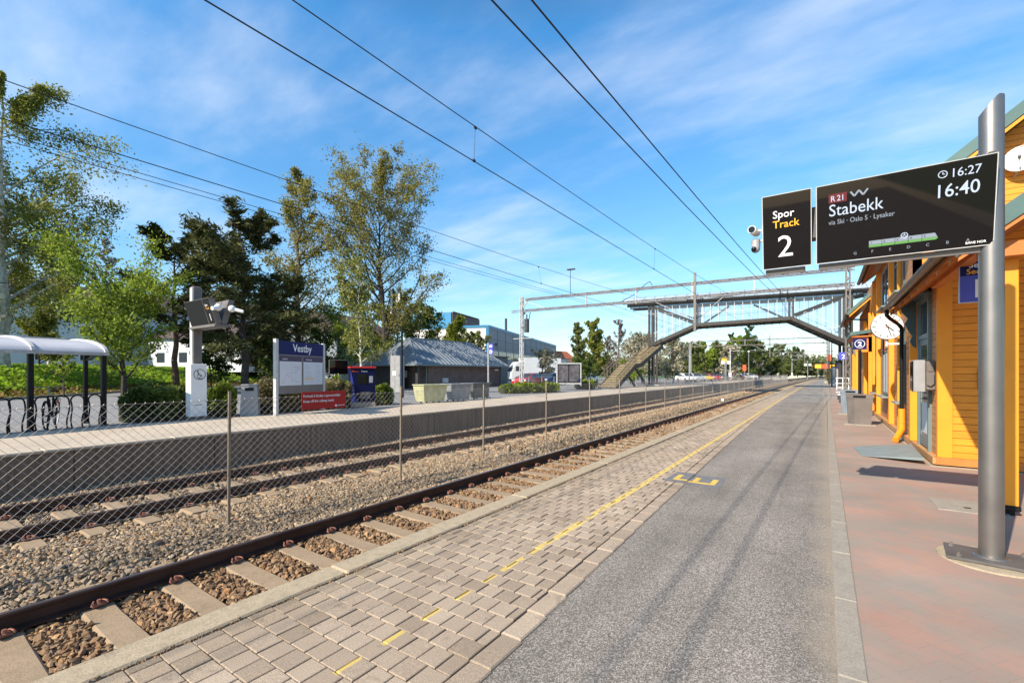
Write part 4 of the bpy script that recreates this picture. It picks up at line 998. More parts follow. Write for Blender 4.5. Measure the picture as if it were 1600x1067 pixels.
# stairs: left flight (on the far platform), right flight beside the station
def stairs(name_lbl, p0, p1, p2, p3, w, ztop, leg=True):
    """two flights p0->p1, landing p1->p2, p2->p3 ; each point (x,y,z) world centreline"""
    st = obj('stair', None, br); st['label'] = name_lbl
    inv = Matrix.Translation((BP.x,BP.y,0)) @ Matrix.Rotation(BA,4,'Z'); inv = inv.inverted()
    p0,p1,p2,p3 = map(Vector,(p0,p1,p2,p3)); d = Vector((p3.x-p0.x,p3.y-p0.y,0)).normalized(); sd = Vector((d.y,-d.x,0))
    for a, b in ((p0,p1),(p2,p3)):
        n = max(3, int(round((b.z-a.z)/.165)))
        tr = MB(); ri = MB()
        for i in range(n):
            c = a.lerp(b, i/n); e = a.lerp(b, (i+1)/n); z = e.z
            q0 = c-sd*w/2; q1 = c+sd*w/2; q2 = e+sd*w/2; q3 = e-sd*w/2
            tr.add([(q0.x,q0.y,z-.04),(q1.x,q1.y,z-.04),(q2.x,q2.y,z-.04),(q3.x,q3.y,z-.04),(q0.x,q0.y,z),(q1.x,q1.y,z),(q2.x,q2.y,z),(q3.x,q3.y,z)], [(0,3,2,1),(4,5,6,7),(0,1,5,4),(1,2,6,5),(2,3,7,6),(3,0,4,7)])
            g = d*.015; ri.quad(tuple(Vector((q0.x,q0.y,c.z))+g), tuple(Vector((q1.x,q1.y,c.z))+g), tuple(Vector((q1.x,q1.y,z-.042))+g), tuple(Vector((q0.x,q0.y,z-.042))+g))
        part(st, 'treads', tr.xform(inv), M['tread']); part(st, 'risers', ri.xform(inv), M['riser'])
    mb = MB(); mb.bar(p1+Vector((0,0,-.06)), p2+Vector((0,0,-.06)), w, .1); part(st, 'landing', mb.xform(inv), M['tread'])
    for s in (-1, 1):
        o = sd*s*(w/2+.06)
        mb = MB()
        for a, b in ((p0,p1),(p1,p2),(p2,p3)): mb.bar(a+o+Vector((0,0,-.10)), b+o+Vector((0,0,-.10)), .07, .36)
        part(st, 'stringer', mb.xform(inv), M['bsteel_l' if s < 0 else 'bsteel'])
        mb = MB(); o2 = sd*s*(w/2+.09)
        for hh, th in ((1.0,.055),(.55,.03)):
            for a, b in ((p0,p1),(p1,p2),(p2,p3)): mb.cyl(a+o2+Vector((0,0,hh)), b+o2+Vector((0,0,hh)), th/2, th/2, 6)
        for a, b in ((p0,p1),(p2,p3)):
            n = 7 if s < 0 else 16
            for i in range(n+1): c = a.lerp(b, i/n)+o2; mb.cyl(c, c+Vector((0,0,1.0)), .022 if s < 0 else .016, None, 6)
        part(st, 'railing', mb.xform(inv), M['galv_brown' if s < 0 else 'bsteel'])
    if leg:
        mb = MB()
        for s in (-1,1):
            o = sd*s*w*.4; m2 = p1+o+Vector((0,0,-.2)); mb.bar(m2, m2+d*3.0+Vector((0,0,-(m2.z-.15))), .16,.2); mb.bar(m2, m2+d*.9+Vector((0,0,-.02)), .16,.2)
        part(st, 'raking_leg', mb.xform(inv), M['bsteel'])
    return st
stairs('timber-treaded stair flight rising from the far platform', (-17.0,40.9,.15), (-16.55,45.2,2.45), (-16.45,46.2,2.45), (-15.75,51.6,pts[0][1]+.1), 1.75, 5)
stairs('narrow stair flight behind the station building', (2.9,42.0,0), (2.9,46.4,2.3), (2.9,47.6,2.3), (2.9,52.6,pts[3][1]+.1), 1.3, 5, False)

# ================================================================ CATENARY PORTALS
def insulator(mb, p, q, r=.05, k=4):
    p, q = Vector(p), Vector(q); mb.cyl(p, q, .015, .015, 6)
    for i in range(k): c = p.lerp(q, (i+.5)/k); d = (q-p).normalized()*.018; mb.cyl(c-d, c+d, r, r*.7, 8)
def lattice(mb, p, q, hgt, wid, r, n):
    p, q = Vector(p), Vector(q)
    for a in (-1,1):
        for b in (-1,1): mb.bar(p+Vector((0,a*wid/2,b*hgt/2)), q+Vector((0,a*wid/2,b*hgt/2)), r*2)
    for i in range(n):
        a0, a1 = p.lerp(q, i/n), p.lerp(q, (i+1)/n); s = 1 if i % 2 else -1
        for a in (-1,1): mb.bar(a0+Vector((0,a*wid/2,s*hgt/2)), a1+Vector((0,a*wid/2,-s*hgt/2)), r)
        mb.bar(a0+Vector((0,s*wid/2,hgt/2)), a1+Vector((0,-s*wid/2,hgt/2)), r)
def cantilever(t, x, z, sgn, reach):
    mb = MB(); a = Vector((x,0,z)); 
    mb.cyl(a+Vector((sgn*.5,0,.55)), a+Vector((sgn*(reach+.9),0,.62)), .022, .022, 6)
    mb.cyl(a+Vector((sgn*.45,0,-.45)), a+Vector((sgn*(reach),0,.58)), .025, .025, 6)
    mb.cyl(a+Vector((sgn*.6,0,-.30)), a+Vector((sgn*(reach+.5),0,-.12)), .016, .016, 6)
    mb.cyl(a+Vector((sgn*(reach+.4),0,-.12)), a+Vector((sgn*(reach-.4),0,-.42)), .012, .012, 6)
    part(t, 'cantilever_arm', mb, M['galv'])
    mb = MB(); insulator(mb, a+Vector((sgn*.05,0,.52)), a+Vector((sgn*.5,0,.55)), .06); insulator(mb, a+Vector((sgn*.05,0,-.6)), a+Vector((sgn*.45,0,-.45)), .06); part(t, 'insulator', mb, M['black'])
def portal(loc, rz, label, Wd=20.0, full=True):
    t = thing('catenary_portal', label, 'catenary portal', loc, rz, 'overhead line portals')
    zu, zl = 7.09, 6.26      # above near-platform level
    for z, nm in ((zu,'upper_beam'),(zl,'lower_beam')):
        mb = MB(); lattice(mb, (-.9 if z == zl else .35,0,z), (Wd+.3,0,z), .15, .14, .015, 44 if full else 14); mb.box(.3,Wd,-.02,.02,z-.03,z+.03); part(t, nm, mb, M['greybrown'])
    mb = MB()
    for x in (5.2, 8.7, 12.2, 15.6): mb.bar((x,0,zl-.15),(x,0,zu+.15),.07,.09,(0,1,0))
    mb.bar((0,0,zl+.1),(.6,0,zu),.08); mb.bar((.2,0,zu-.05),(2.2,0,zl),.05)
    part(t, 'hanger', mb, M['galv'])
    for x in (0, Wd):
        mb = MB()
        for a in (-.11,.11):
            mb.bar((x+a,-.13,.0),(x+a*.7,-.08,zu+.25),.06); mb.bar((x+a,.13,.0),(x+a*.7,.08,zu+.25),.06)
        for i in range(14):
            z0 = .3+i*.5; s = 1 if i % 2 else -1
            mb.bar((x-.11*s,-.12,z0),(x+.11*s,-.12,z0+.5),.035); mb.bar((x+.11*s,.12,z0),(x-.11*s,.12,z0+.5),.035)
        part(t, 'mast', mb, M['galv'] if x == 0 else M['greybrown'])
        mb = MB(); mb.box(x-.3,x+.3,-.3,.3,-.1,.35,.03); part(t, 'footing', mb, M['concrete'])
    # drop post between the tracks with two cantilevers
    xd = 12.35
    mb = MB(); mb.bar((xd,0,4.15),(xd,0,7.75),.13,.16,(0,1,0)); part(t, 'drop_post', mb, M['greybrown'])
    cantilever(t, xd, 5.55, 1, 1.6); cantilever(t, xd, 5.55, -1, 2.4)
    mb = MB(); insulator(mb, (16.9,0,6.3),(16.9,0,5.72)); insulator(mb, (17.25,0,6.3),(17.25,0,5.72)); part(t, 'insulator', mb, M['black'])
    if full:
        mb = MB(); mb.cyl((4.0,0,7.2),(4.0,0,8.9),.02,.02,6); mb.box(3.75,4.35,-.12,.12,8.9,8.98,.02); part(t, 'lamp', mb, M['steel_dark'])
        mb = MB(); mb.cyl((.55,-.2,4.6),(.55,-.2,5.6),.19,.19,14); mb.cyl((.55,-.2,5.6),(.55,-.2,5.95),.05,.05,8); mb.cyl((.75,-.2,5.6),(.85,-.2,6.1),.03,.03,8); mb.sphere((.35,-.2,6.05),.09); mb.bar((0,-.1,5.0),(.4,-.2,5.0),.06); part(t, 'switch_gear', mb, M['steel_dark'])
        mb = MB(); mb.tube([(7.6,0,6.3),(8.6,0,6.75),(9.3,0,7.35),(9.6,0,7.5),(9.75,0,7.25)],.02,6); part(t, 'jumper_cable', mb, M['cable'])
        mb = MB(); mb.box(-.7,.9,-.1,.1,4.15,4.2); part(t, 'cross_arm', mb, M['galv']) 
    return t
PA = math.atan2(1.15,19.9)
P1 = portal((-18.9,28.9,0), PA, 'nearest catenary portal of twin lattice beams, spanning from the left mast to the station building')
P2 = portal((-19.6,85.0,0), R(1), 'second catenary portal, seen under the deck of the footbridge', 20, False)
P3 = dup(P2, (-16.5,142,0), 0, 'third and farthest clear catenary portal, low above the far end of the platforms')
P3['label'] = 'third and farthest clear catenary portal, low above the far end of the platforms'
# ================================================================ WIRES
def wire(name, label, P, r, group='overhead line wires', cat='overhead wire', sag=0.0, parent=None):
    mb = MB(); out = []
    for (a, b, s) in zip(P[:-1], P[1:], [sag]*9):
        a, b = Vector(a), Vector(b); n = 10
        for i in range(n+1):
            t = i/n; p = a.lerp(b, t); p.z -= s*4*t*(1-t); out.append(tuple(p))
    clean = [out[0]]
    for p in out[1:]:
        if (Vector(p)-Vector(clean[-1])).length > .01: clean.append(p)
    mb.tube(clean, r, 5)
    if parent: return part(parent, name, mb, M['cable'])
    return solo(name, mb, M['cable'], label, cat, group=group)
Z0 = CAMZ
def catset(xc, offs, label_c):
    t = thing('overhead_line', label_c, 'overhead line', (xc,0,0), 0, 'contact lines above the tracks')
    ys = [-25, 29.6, 85.4, 142, 200]; zz = []
    P = [(offs[0],-25,5.05),(offs[1],29.6,5.10),(.25,85.4,5.1),(.9,142,5.1),(3,200,5.1)]
    wire('contact_wire', None, P, .0085, parent=t)
    Q = [(offs[2],-25,6.25),(offs[3],29.6,6.25),(.45,85.4,6.25),(1.2,142,6.25)]
    wire('messenger_wire', None, Q, .0075, sag=.62, parent=t)
    def lerp(A, y, sag):
        for a, b in zip(A[:-1],A[1:]):
            if a[1] <= y <= b[1]:
                t_ = (y-a[1])/(b[1]-a[1]); return Vector((a[0]+(b[0]-a[0])*t_, y, a[2]+(b[2]-a[2])*t_-sag*4*t_*(1-t_)))
    for y in (-2.5, 5.9, 15.5, 24.5, 38,46,54,62,70,78, 95,105,115,125):
        a, b = lerp(P,y,0), lerp(Q,y,.62); mb = MB(); mb.cyl(a, b, .0035, .0035, 5); mb.box(a.x-.012,a.x+.012,y-.03,y+.03,a.z-.01,a.z+.03); mb.box(b.x-.012,b.x+.012,y-.03,y+.03,b.z-.03,b.z+.01); part(t, 'dropper', mb, M['cable'])
    return t
catset(-4.9, (-.05,.20,-.05,.25), 'contact and messenger wire pair with droppers above the track by the near platform')
catset(-9.35, (-.35,.3,-.25,.1), 'contact and messenger wire pair with droppers above the track by the far platform')
wire('feeder_wire', 'left one of two close black feeder wires running overhead above the near platform edge', [(-3.3,-20,5.6),(-2.0,30.2,5.72),(-1.6,86,5.72),(1.0,142,5.7)], .010, 'pair of feeder wires', sag=.45)
wire('feeder_wire', 'right one of two close black feeder wires running overhead above the near platform edge', [(-3.0,-20,5.6),(-1.66,30.2,5.72),(-1.2,86,5.72),(1.4,142,5.7)], .010, 'pair of feeder wires', sag=.45)
wire('feeder_wire', 'lower left-hand feeder wire strung outside the far track, nearer of the two', [(-14.6,-20,6.85),(-14.2,29.1,6.75),(-14,85,6.6)], .009, 'outer feeder wires', sag=.15)
wire('feeder_wire', 'lowest left-hand feeder wire strung outside the far track, farther of the two', [(-15.0,-20,6.85),(-14.6,29.1,6.75),(-14.4,85,6.6)], .009, 'outer feeder wires', sag=.15)

# ================================================================ FAR END LINE-SIDE THINGS
def lamp_post(x, y, h, label, double=False, z=0.0, head='shade'):
    t = thing('street_lamp', label, 'street lamp', (x,y,z), 0, 'lamps along the railway'); mb = MB(); mb.cyl((0,0,0),(0,0,h),.07,.045,8); part(t, 'pole', mb, M['galv' if head == 'ball' else 'steel_dark'])
    for s in ((-1,1) if double else (-1,)):
        mb = MB()
        if head == 'shade':
            mb.tube([(0,0,h),(s*.15,0,h+.25),(s*.5,0,h+.28),(s*.65,0,h+.05)],.03,6); mb.cyl((s*.65,0,h+.05),(s*.65,0,h-.18),.06,.34,14)
        elif head == 'ball': mb.sphere((0,0,h+.15),.22,.22,.2)
        else: mb.bar((0,0,h),(s*1.0,0,h+.12),.07); mb.box(min(s*.9,s*1.5),max(s*.9,s*1.5),-.12,.12,h+.08,h+.2,.03)
        part(t, 'lamp_head', mb, M['steel_dark' if head != 'ball' else 'white'])
        if head == 'ball': break
    return t
lamp_post(.75,62,6.2,'dark double-shaded platform lamp on the right just past the footbridge',True)
lamp_post(.62,74,6.4,'dark shaded platform lamp on the right, second past the footbridge')
lamp_post(.60,90,6.6,'dark shaded platform lamp on the right, third past the footbridge')
lamp_post(-15.4,66,5.6,'white globe lamp on the far platform beneath the bridge opening',z=.15,head='ball')
lamp_post(-13.6,112,6.0,'small white globe lamp at the far end of the far platform',z=.15,head='ball')
lamp_post(*at_depth(580,43),5.9,'pale globe lamp standing by the car park left of the brick hut',z=.1,head='ball')
def pole_sign(x, y, h, w, hh, mat, label, cat='sign', z=0, pm='galv', grp='small signs along the line', txt=None, rz=0):
    t = thing('line_sign', label, cat, (x,y,z), rz, grp); mb = MB(); mb.cyl((0,0,0),(0,0,h),.04,.04,8); part(t, 'post', mb, M[pm])
    mb = MB(); mb.box(-w/2,w/2,-.05,-.02,h-hh,h,.005); part(t, 'sign_panel', mb, M[mat])
    if txt: text(txt, hh*.8, M['whiteprint'], t, (0,-.055,h-hh*.85), align='CENTER', bold=.006)
    return t
pole_sign(1.35,47.0,3.3,.62,.62,'violetblue','violet-blue sign with the figure 2 right of the platform under the bridge', txt='2')
pole_sign(.9,70,2.6,.5,.4,'yellowprint','small yellow sign on the right side of the platform past the bridge')
pole_sign(-1.1,128,3.6,1.2,.9,'yellowprint','yellow square sign at the far end of the near platform')
pole_sign(.9,105,5.0,.8,1.1,'orangered','orange signal board on a white mast at the platform end', pm='white')
pole_sign(-12.9,100,3.2,.6,1.2,'orangered','orange upright marker on the far platform end')
pole_sign(-15.2,92,4.3,.9,.7,'yellowprint','yellow board on the far platform near the white lamp')
pole_sign(.1,150,4.0,2.2,1.2,'orangered','red and white board beyond the end of the platform')
for i, (x, y, h, lb) in enumerate(((-15.3,99,6.5,'tall pale pole at the far platform with a yellow tag'),(-15.8,128,6.5,'pale line-side pole beyond the far platform, nearer one'),(-14.5,150,7,'pale line-side pole beyond the far platform, middle one'),(-12.5,175,7,'pale line-side pole beyond the far platform, farther one'),(-9.8,200,7,'pale line-side pole at the bend, farthest one'),(5.5,120,7.5,'pale mast right of the platform end'))):
    mb = MB(); mb.cyl((0,0,0),(0,0,h),.13,.10,8); mb.bar((0,0,h-.6),(1.6,0,h-.5),.07); mb.box(-.3,.3,-.25,.1,.2,1.7,.03); solo('line_pole', mb, M['galv_light'], lb, 'line pole', (x,y,0), group='poles beyond the platforms')
# signals
def signal(x, y, h, label):
    t = thing('railway_signal', label, 'railway signal', (x,y,0), 0, 'railway signals'); mb = MB(); mb.cyl((0,0,0),(0,0,h),.07,.07,8); part(t, 'post', mb, M['galv'])
    mb = MB(); mb.box(-.22,.22,-.08,.08,h-.9,h,.03); part(t, 'head', mb, M['black']); [part(t, 'number_plate', MB().box(a,a+.55,-.06,.0,h-2.2,h-1.7), M['white']) for a in (-.75,.2)]
    return t
signal(-14.3,88,5.4,'railway signal with twin white plates on the far platform'); signal(-3.3,136,5.6,'railway signal with twin white plates straddling the far end of the tracks')
# small shelters / cabinets right side far
for i,(x,y,w,d,h,mt,lb) in enumerate(((.95,66,.5,.5,2.3,'lightgrey','pale grey upright cabinet on the platform past the bridge'),(1.3,58,.6,.6,2.8,'steel_dark','dark upright cabinet on the platform beside the bridge stairs'),(1.6,80,1.2,2.2,2.6,'steel_dark','dark glazed waiting shelter far along the near platform'))):
    t = thing('platform_cabinet', lb, 'cabinet', (x,y,0)); mb = MB(); mb.box(-w/2,w/2,-d/2,d/2,.05,h,.03); part(t, 'body', mb, M[mt]); mb = MB(); mb.box(-w/2-.08,w/2+.08,-d/2-.08,d/2+.08,h,h+.08,.02); part(t, 'top', mb, M['steel_dark'])
    mb = MB(); mb.box(-w*.35,w*.35,-d/2-.012,-d/2-.002,.3,h-.3); part(t, 'door', mb, M['grey'])
t = thing('platform_railing', 'short white handrail at the foot of the bridge stairs by the near platform', 'railing', (1.0,52,0)); mb = MB()
for x in (0,.45,.9): mb.cyl((x,0,0),(x,0,1.1),.04,.04,6)
part(t, 'post', mb, M['white']); mb = MB(); mb.cyl((-.1,0,1.1),(1.0,0,1.1),.04,.04,6); mb.cyl((-.1,0,.6),(1.0,0,.6),.03,.03,6); part(t, 'rail', mb, M['white'])
# ================================================================ FAR PLATFORM FURNITURE
ZP = .151
def P_(u, d): x, y = at_depth(u, d); return (x, y)
# info pillar with cabinets + displays
x, y = -15.9, 6.05
ip = thing('information_pillar', 'tall grey pillar on the far platform with white cabinet, wheelchair symbol and V-shaped double displays', 'information pillar', (x,y,ZP), 0)
mb = MB(); mb.box(-.12,.10,-.13,.13,0,4.05,.03); part(ip, 'pillar', mb, M['greybrown'])
mb = MB(); mb.box(-.10,.08,-.136,-.1305,.0,4.0); part(ip, 'sunlit_face', mb, M['lightgrey'])  # light grey strip paints sunlight onto this narrow side of the pillar
mb = MB(); mb.box(-.17,.19,-.22,.22,.08,1.68,.012); cb = part(ip, 'cabinet', mb, M['white'], label='white steel cabinet round the foot of the pillar'); mb = MB(); mb.box(-.22,.24,-.30,.30,0,.08); part(cb, 'foot', mb, M['charcoal'])
mb = MB(); mb.ring((.193,.02,1.36),(1,0,0),.155,.008,28,5); 
mb.cyl((.194,-.03,1.45),(.197,-.03,1.45),.022,.022,12); mb.bar((.195,-.03,1.43),(.195,-.01,1.35),.004,.02,(0,0,1)); mb.bar((.195,-.01,1.35),(.195,.06,1.34),.004,.016); mb.bar((.195,.06,1.34),(.195,.09,1.28),.004,.016); mb.bar((.195,-.03,1.39),(.195,.03,1.385),.004,.012)
mb.ring((.195,-.005,1.31),(1,0,0),.048,.006,18,4); mb.bar((.195,-.02,1.235),(.195,.10,1.235),.004,.016); part(cb, 'wheelchair_symbol', mb, M['black'])
text('SNAPLYFT', .05, M['charcoal'], cb, (.1945,-.13,.42), rot=(R(90),0,R(90)))
def vpanel(sgn):
    # sgn -1 faces -Y, +1 faces +Y ; tilted so the top leans outwards
    m_ = MB(); e = .78/2; z0, z1 = 2.80, 3.52
    yb, yt = sgn*.14, sgn*.35
    def slab(x0, x1, nm, mat, th0, th1, dz=0):
        a = MB(); n_ = 1 if sgn > 0 else -1
        P = [(yb+sgn*th0, z0+dz),(yb+sgn*th1, z0+dz),(yt+sgn*th1, z1-dz),(yt+sgn*th0, z1-dz)]; a.prism(P, 0, x0, x1); return part(ip, nm, a, mat)
    slab(.05, 1.25, 'display_housing', M['greybrown'], -.16, 0); slab(1.28, 1.68, 'track_panel', M['greybrown'], -.16, 0)
    slab(.07, 1.23, 'screen', M['black'], .0005, .006, .015); slab(1.295, 1.665, 'screen', M['black'], .0005, .006, .015)
    if sgn < 0:
        ang = math.atan2(yt-yb, z1-z0)
        for s, sz, px, pz, mt in (('Spor',.09,1.36,.50,'whiteprint'),('Track',.09,1.36,.41,'yellowprint'),('1',.28,1.42,.10,'whiteprint')):
            yy_ = yb+(yt-yb)*(pz/.72)-.012
            text(s, sz, M[mt], ip, (px, yy_, z0+pz), rot=(R(90)-ang,0,0))
vpanel(-1); vpanel(1)
mb = MB(); mb.box(.0,1.72,-.20,.20,2.72,2.79,.01); part(ip, 'arm', mb, M['greybrown'])
for i, (yy_, lb) in enumerate(((-.16,'white security camera on the pillar displays, left one of the pair'),(.20,'white security camera on the pillar displays, right one of the pair'))):
    t = thing('security_camera', lb, 'security camera', (x+1.85,y+yy_,ZP+3.25), R(-40 if i else 30), 'cameras on the far pillar'); mb = MB(); mb.sphere((0,0,0),.10); mb.cyl((0,0,0),(.05,(-1 if not i else 1)*.30,-.08),.055,.045,12); part(t, 'body', mb, M['white'], True); mb = MB(); mb.cyl((-.2,0,0),(0,0,0),.03,.03,8); part(t, 'bracket', mb, M['galv'])
# litter bin
def lbin(label, loc, rz):
    t = thing('litter_bin', label, 'litter bin', loc, rz); mb = MB(); w0, w1 = .27, .23; vs = []
    for z, w in ((0.0,w0),(.98,w1)):
        for p, q in ((-1,-1),(1,-1),(1,1),(-1,1)): vs.append((p*w, q*w*.8, z))
    mb.add(vs, [(0,1,5,4),(1,2,6,5),(2,3,7,6),(3,0,4,7),(0,3,2,1),(4,5,6,7)]); mb.box(-.25,.25,-.20,.20,.98,1.03,.02); part(t, 'body', mb, M['grey']); mb = MB(); mb.box(-.13,.13,-.215,-.18,.82,.92,.01); part(t, 'opening', mb, M['black']); return t
lbin('tapered grey litter bin on the far platform between the pillar and the Vestby board', (-15.8,7.6,ZP), R(55))
# Vestby board
vb_ = thing('station_board', 'grey framed station name board reading Vestby above two white timetable posters', 'information board', (-14.85,7.95,ZP), math.atan2(2.36,-1.0))
L = 2.56
for s in (0, L): mb = MB(); mb.box(s-.06,s+.06,-.06,.06,0,2.53,.01); part(vb_, 'post', mb, M['galv_light'])
mb = MB(); mb.box(.06,L-.06,-.05,.05,2.03,2.49); part(vb_, 'name_panel', mb, M['navy'])
text('Vestby', .37, M['whiteprint'], vb_, (L/2,-.053,2.15), align='CENTER', bold=.004)
mb = MB(); mb.box(.06,L-.06,-.05,.05,.70,2.03); part(vb_, 'frame', mb, M['greybrown'])
for k, x0 in enumerate((.11, 1.33)):
    mb = MB(); mb.box(x0,x0+1.12,-.056,-.051,.98,1.80); pp = part(vb_, 'poster', mb, M['poster']); mb = MB(); mb.box(x0,x0+1.12,-.056,-.051,1.803,1.985); part(vb_, 'poster_header', mb, M['purple'])
    text('Linjekart' if k == 0 else 'Informasjon', .07, M['whiteprint'], vb_, (x0+.14,-.0575,1.86))
    mb = MB()
    if k == 0:
        def pl(P, m=mb): 
            for a, b in zip(P[:-1],P[1:]): m.bar((x0+a[0],-.0572,.98+a[1]),(x0+b[0],-.0572,.98+b[1]),.010,.002,(0,1,0))
        pl([(.1,.12),(.25,.22),(.3,.36),(.42,.43),(.55,.43),(.6,.2),(.6,.1)]); pl([(.55,.43),(.8,.45),(.9,.6),(.85,.68)]); pl([(.6,.43),(.6,.72)]); pl([(.8,.45),(.8,.66)]); pl([(.9,.5),(1.0,.62)]); pl([(.3,.36),(.42,.33)]); pl([(.6,.2),(.75,.17),(.85,.12)])
        part(vb_, 'route_map', mb, M['greyprint']); mb = MB()
        for a, b in ((.72,.62),(.86,.63),(.95,.59),(.42,.3),(.88,.1),(.14,.09)): mb.box(x0+a,x0+a+.07,-.0576,-.0566,.98+b,.98+b+.014)
        part(vb_, 'station_names', mb, M['orangered'])
    else:
        for i, (a, b, w) in enumerate(((.06,.70,.25),(.06,.62,.3),(.06,.56,.2),(.06,.47,.3),(.06,.41,.36),(.06,.33,.42),(.06,.27,.4),(.06,.14,.25),(.72,.72,.2),(.72,.66,.24),(.78,.56,.14),(.72,.47,.22),(.72,.41,.25),(.72,.33,.24),(.72,.26,.22),(.72,.14,.2))): mb.box(x0+a,x0+a+w,-.0572,-.0562,.98+b,.98+b+.012)
        mb.bar((x0+.4,-.0572,.98+.06),(x0+.55,-.0572,.98+.16),.014,.002,(0,1,0)); part(vb_, 'printed_lines', mb, M['greyprint'])
        mb = MB(); mb.box(x0+.06,x0+.60,-.0572,-.0562,1.18,1.215); part(vb_, 'yellow_bar', mb, M['yellowprint'])
# small screen on post
x, y = P_(528, 20.5); t = thing('small_screen', 'small black screen on a short pale post behind the name board', 'screen', (x,y,ZP), R(70))
mb = MB(); mb.box(-.14,.14,-.1,.1,0,1.9,.01); part(t, 'post', mb, M['lightgrey']); mb = MB(); mb.box(-.42,.42,-.16,-.08,1.35,2.0,.02); part(t, 'housing', mb, M['charcoal']); mb = MB(); mb.box(-.39,.39,-.166,-.161,1.38,1.97); part(t, 'screen', mb, M['blackgloss'])
# ticket machine
tm = thing('ticket_machine', 'dark blue ticket machine with red top and purple swoosh on the far platform', 'ticket machine', (-16.2,12.35,ZP), R(60))
mb = MB(); mb.box(-.50,.50,-.38,.38,.20,1.60,.02); part(tm, 'body', mb, simple('dark_navy_cabinet', (0.004,0.006,0.04), 0.5, 0, 0.1, 3, 0, spec=0.15)); mb = MB(); mb.box(-.50,.50,-.38,.38,0,.19); part(tm, 'plinth', mb, M['kerb'])
mb = MB(); mb.box(-.53,.53,-.44,.40,1.60,1.68,.015); part(tm, 'top', mb, M['red'])
mb = MB(); mb.box(.25,.40,-.392,-.381,1.0,1.28,.004); part(tm, 'keypad', mb, M['grey']); mb = MB(); mb.box(-.2,.18,-.392,-.381,.95,1.35); part(tm, 'screen', mb, M['blackgloss']); mb = MB(); mb.prism([(-.48,.2),(-.30,.2),(-.36,.9),(-.48,1.5)], 1, -.39,-.3815); part(tm, 'swoosh', mb, M['violetblue'])
text('Billetter', .09, M['orangered'], tm, (-.44,-.384,1.45)); text('Tickets', .09, M['whiteprint'], tm, (-.08,-.384,1.45))
mb = MB(); mb.box(-.12,.30,-.41,-.381,.32,.62,.01); part(tm, 'tray', mb, M['charcoal'])
# waste skips
def skip(label, u, d, mat, lid=True, rz=0):
    x, y = P_(u, d); t = thing('waste_container', label, 'waste container', (x,y,.11), rz, 'wheeled waste containers beside the far platform')
    mb = MB(); vs = []
    for z, a, b, o in ((.12,.80,.46,0),(.55,.90,.54,0),(1.02,.98,.58,-.03)):
        for p, q in ((-1,-1),(1,-1),(1,1),(-1,1)): vs.append((p*a, q*b+o, z))
    fs = [(0,3,2,1),(8,9,10,11)]
    for k in (0,4): fs += [(k,k+1,k+5,k+4),(k+1,k+2,k+6,k+5),(k+2,k+3,k+7,k+6),(k+3,k,k+4,k+7)]
    part(t, 'body', mb.add(vs, fs), mat)
    mb = MB(); mb.box(-1.05,1.05,-.66,.56,1.02,1.08,.015); mb.box(-1.08,1.08,-.70,-.62,1.0,1.1,.02); part(t, 'lid', mb, mat)
    t.scale = (.68,.80,.84)
    for p in (-.5,.5):
        for q in (-.3,.3): mb = MB(); mb.cyl((p,q-.03,.07),(p,q+.03,.07),.07,.07,12); part(t, 'wheel', mb, M['rubber'])
    return t
M['skipyellow'] = simple('faded_yellow_green_steel', (0.42,0.42,0.25), 0.6, 0, 0.2, 3, 0.05); M['skipgrey'] = simple('dull_grey_steel', (0.24,0.26,0.28), 0.6, 0.1, 0.2, 3, 0.05); M['skipdark'] = simple('dark_grey_steel', (0.12,0.13,0.13), 0.6, 0.1, 0.2, 3, 0.05)
skip('faded yellow-green waste container, left of the three', 672, 21.8, M['skipyellow'], rz=R(78)); skip('light grey waste container in the middle of the three', 712, 23.4, M['skipgrey'], rz=R(80)); skip('dark grey waste container, right of the three and partly hidden', 743, 25.2, M['skipdark'], rz=R(84))
# D post
x, y = P_(763, 25.6); t = thing('sector_post', 'slim pale post with a blue sector D sign on the far platform', 'sign post', (x,y,ZP)); mb = MB(); mb.cyl((0,0,0),(0,0,3.1),.05,.05,10); mb.cyl((0,0,0),(0,0,.06),.15,.15,12); part(t, 'post', mb, M['galv']); mb = MB(); mb.box(.06,.32,-.02,.02,2.45,3.05); part(t, 'sign_panel', mb, M['violetblue']); text('D', .27, M['whiteprint'], t, (.10,-.024,2.50), bold=.006)
mb = MB(); mb.box(.1,.28,-.024,-.0205,2.86,2.96); part(t, 'white_lines', mb, M['whiteprint'])
# dark post + tall cabinet + radio mast near the hut
x, y = P_(628, 26.0); solo('dark_post', MB().cyl((0,0,0),(0,0,4.1),.06,.06,8).cyl((0,0,0),(0,0,.4),.11,.11,8), M['black'], 'thin dark post standing between the ticket machine and the skips', 'post', (x,y,ZP))
x, y = P_(621, 34); t = thing('equipment_cabinet', 'tall grey steel cabinet with a small sticker in front of the brick hut', 'cabinet', (x,y,.1), R(20)); mb = MB(); mb.box(-.4,.4,-.35,.35,0,2.75,.02); part(t, 'body', mb, M['grey']); mb = MB(); mb.box(-.03,-.02,-.358,-.351,.1,2.65); mb.box(.3,.34,-.37,-.351,1.2,1.4); part(t, 'door_seam', mb, M['charcoal']); mb = MB(); mb.box(-.2,.05,-.3575,-.352,1.3,1.6); part(t, 'sticker', mb, M['whiteprint'])
x, y = P_(622, 47); t = thing('radio_mast', 'tall thin lattice radio mast with white panel antennas in front of the big tree', 'radio mast', (x,y,.1)); mb = MB()
for a, b in ((-.16,-.1),(.16,-.1),(0,.18)): mb.cyl((a,b,0),(a,b,22),.018,.018,5)
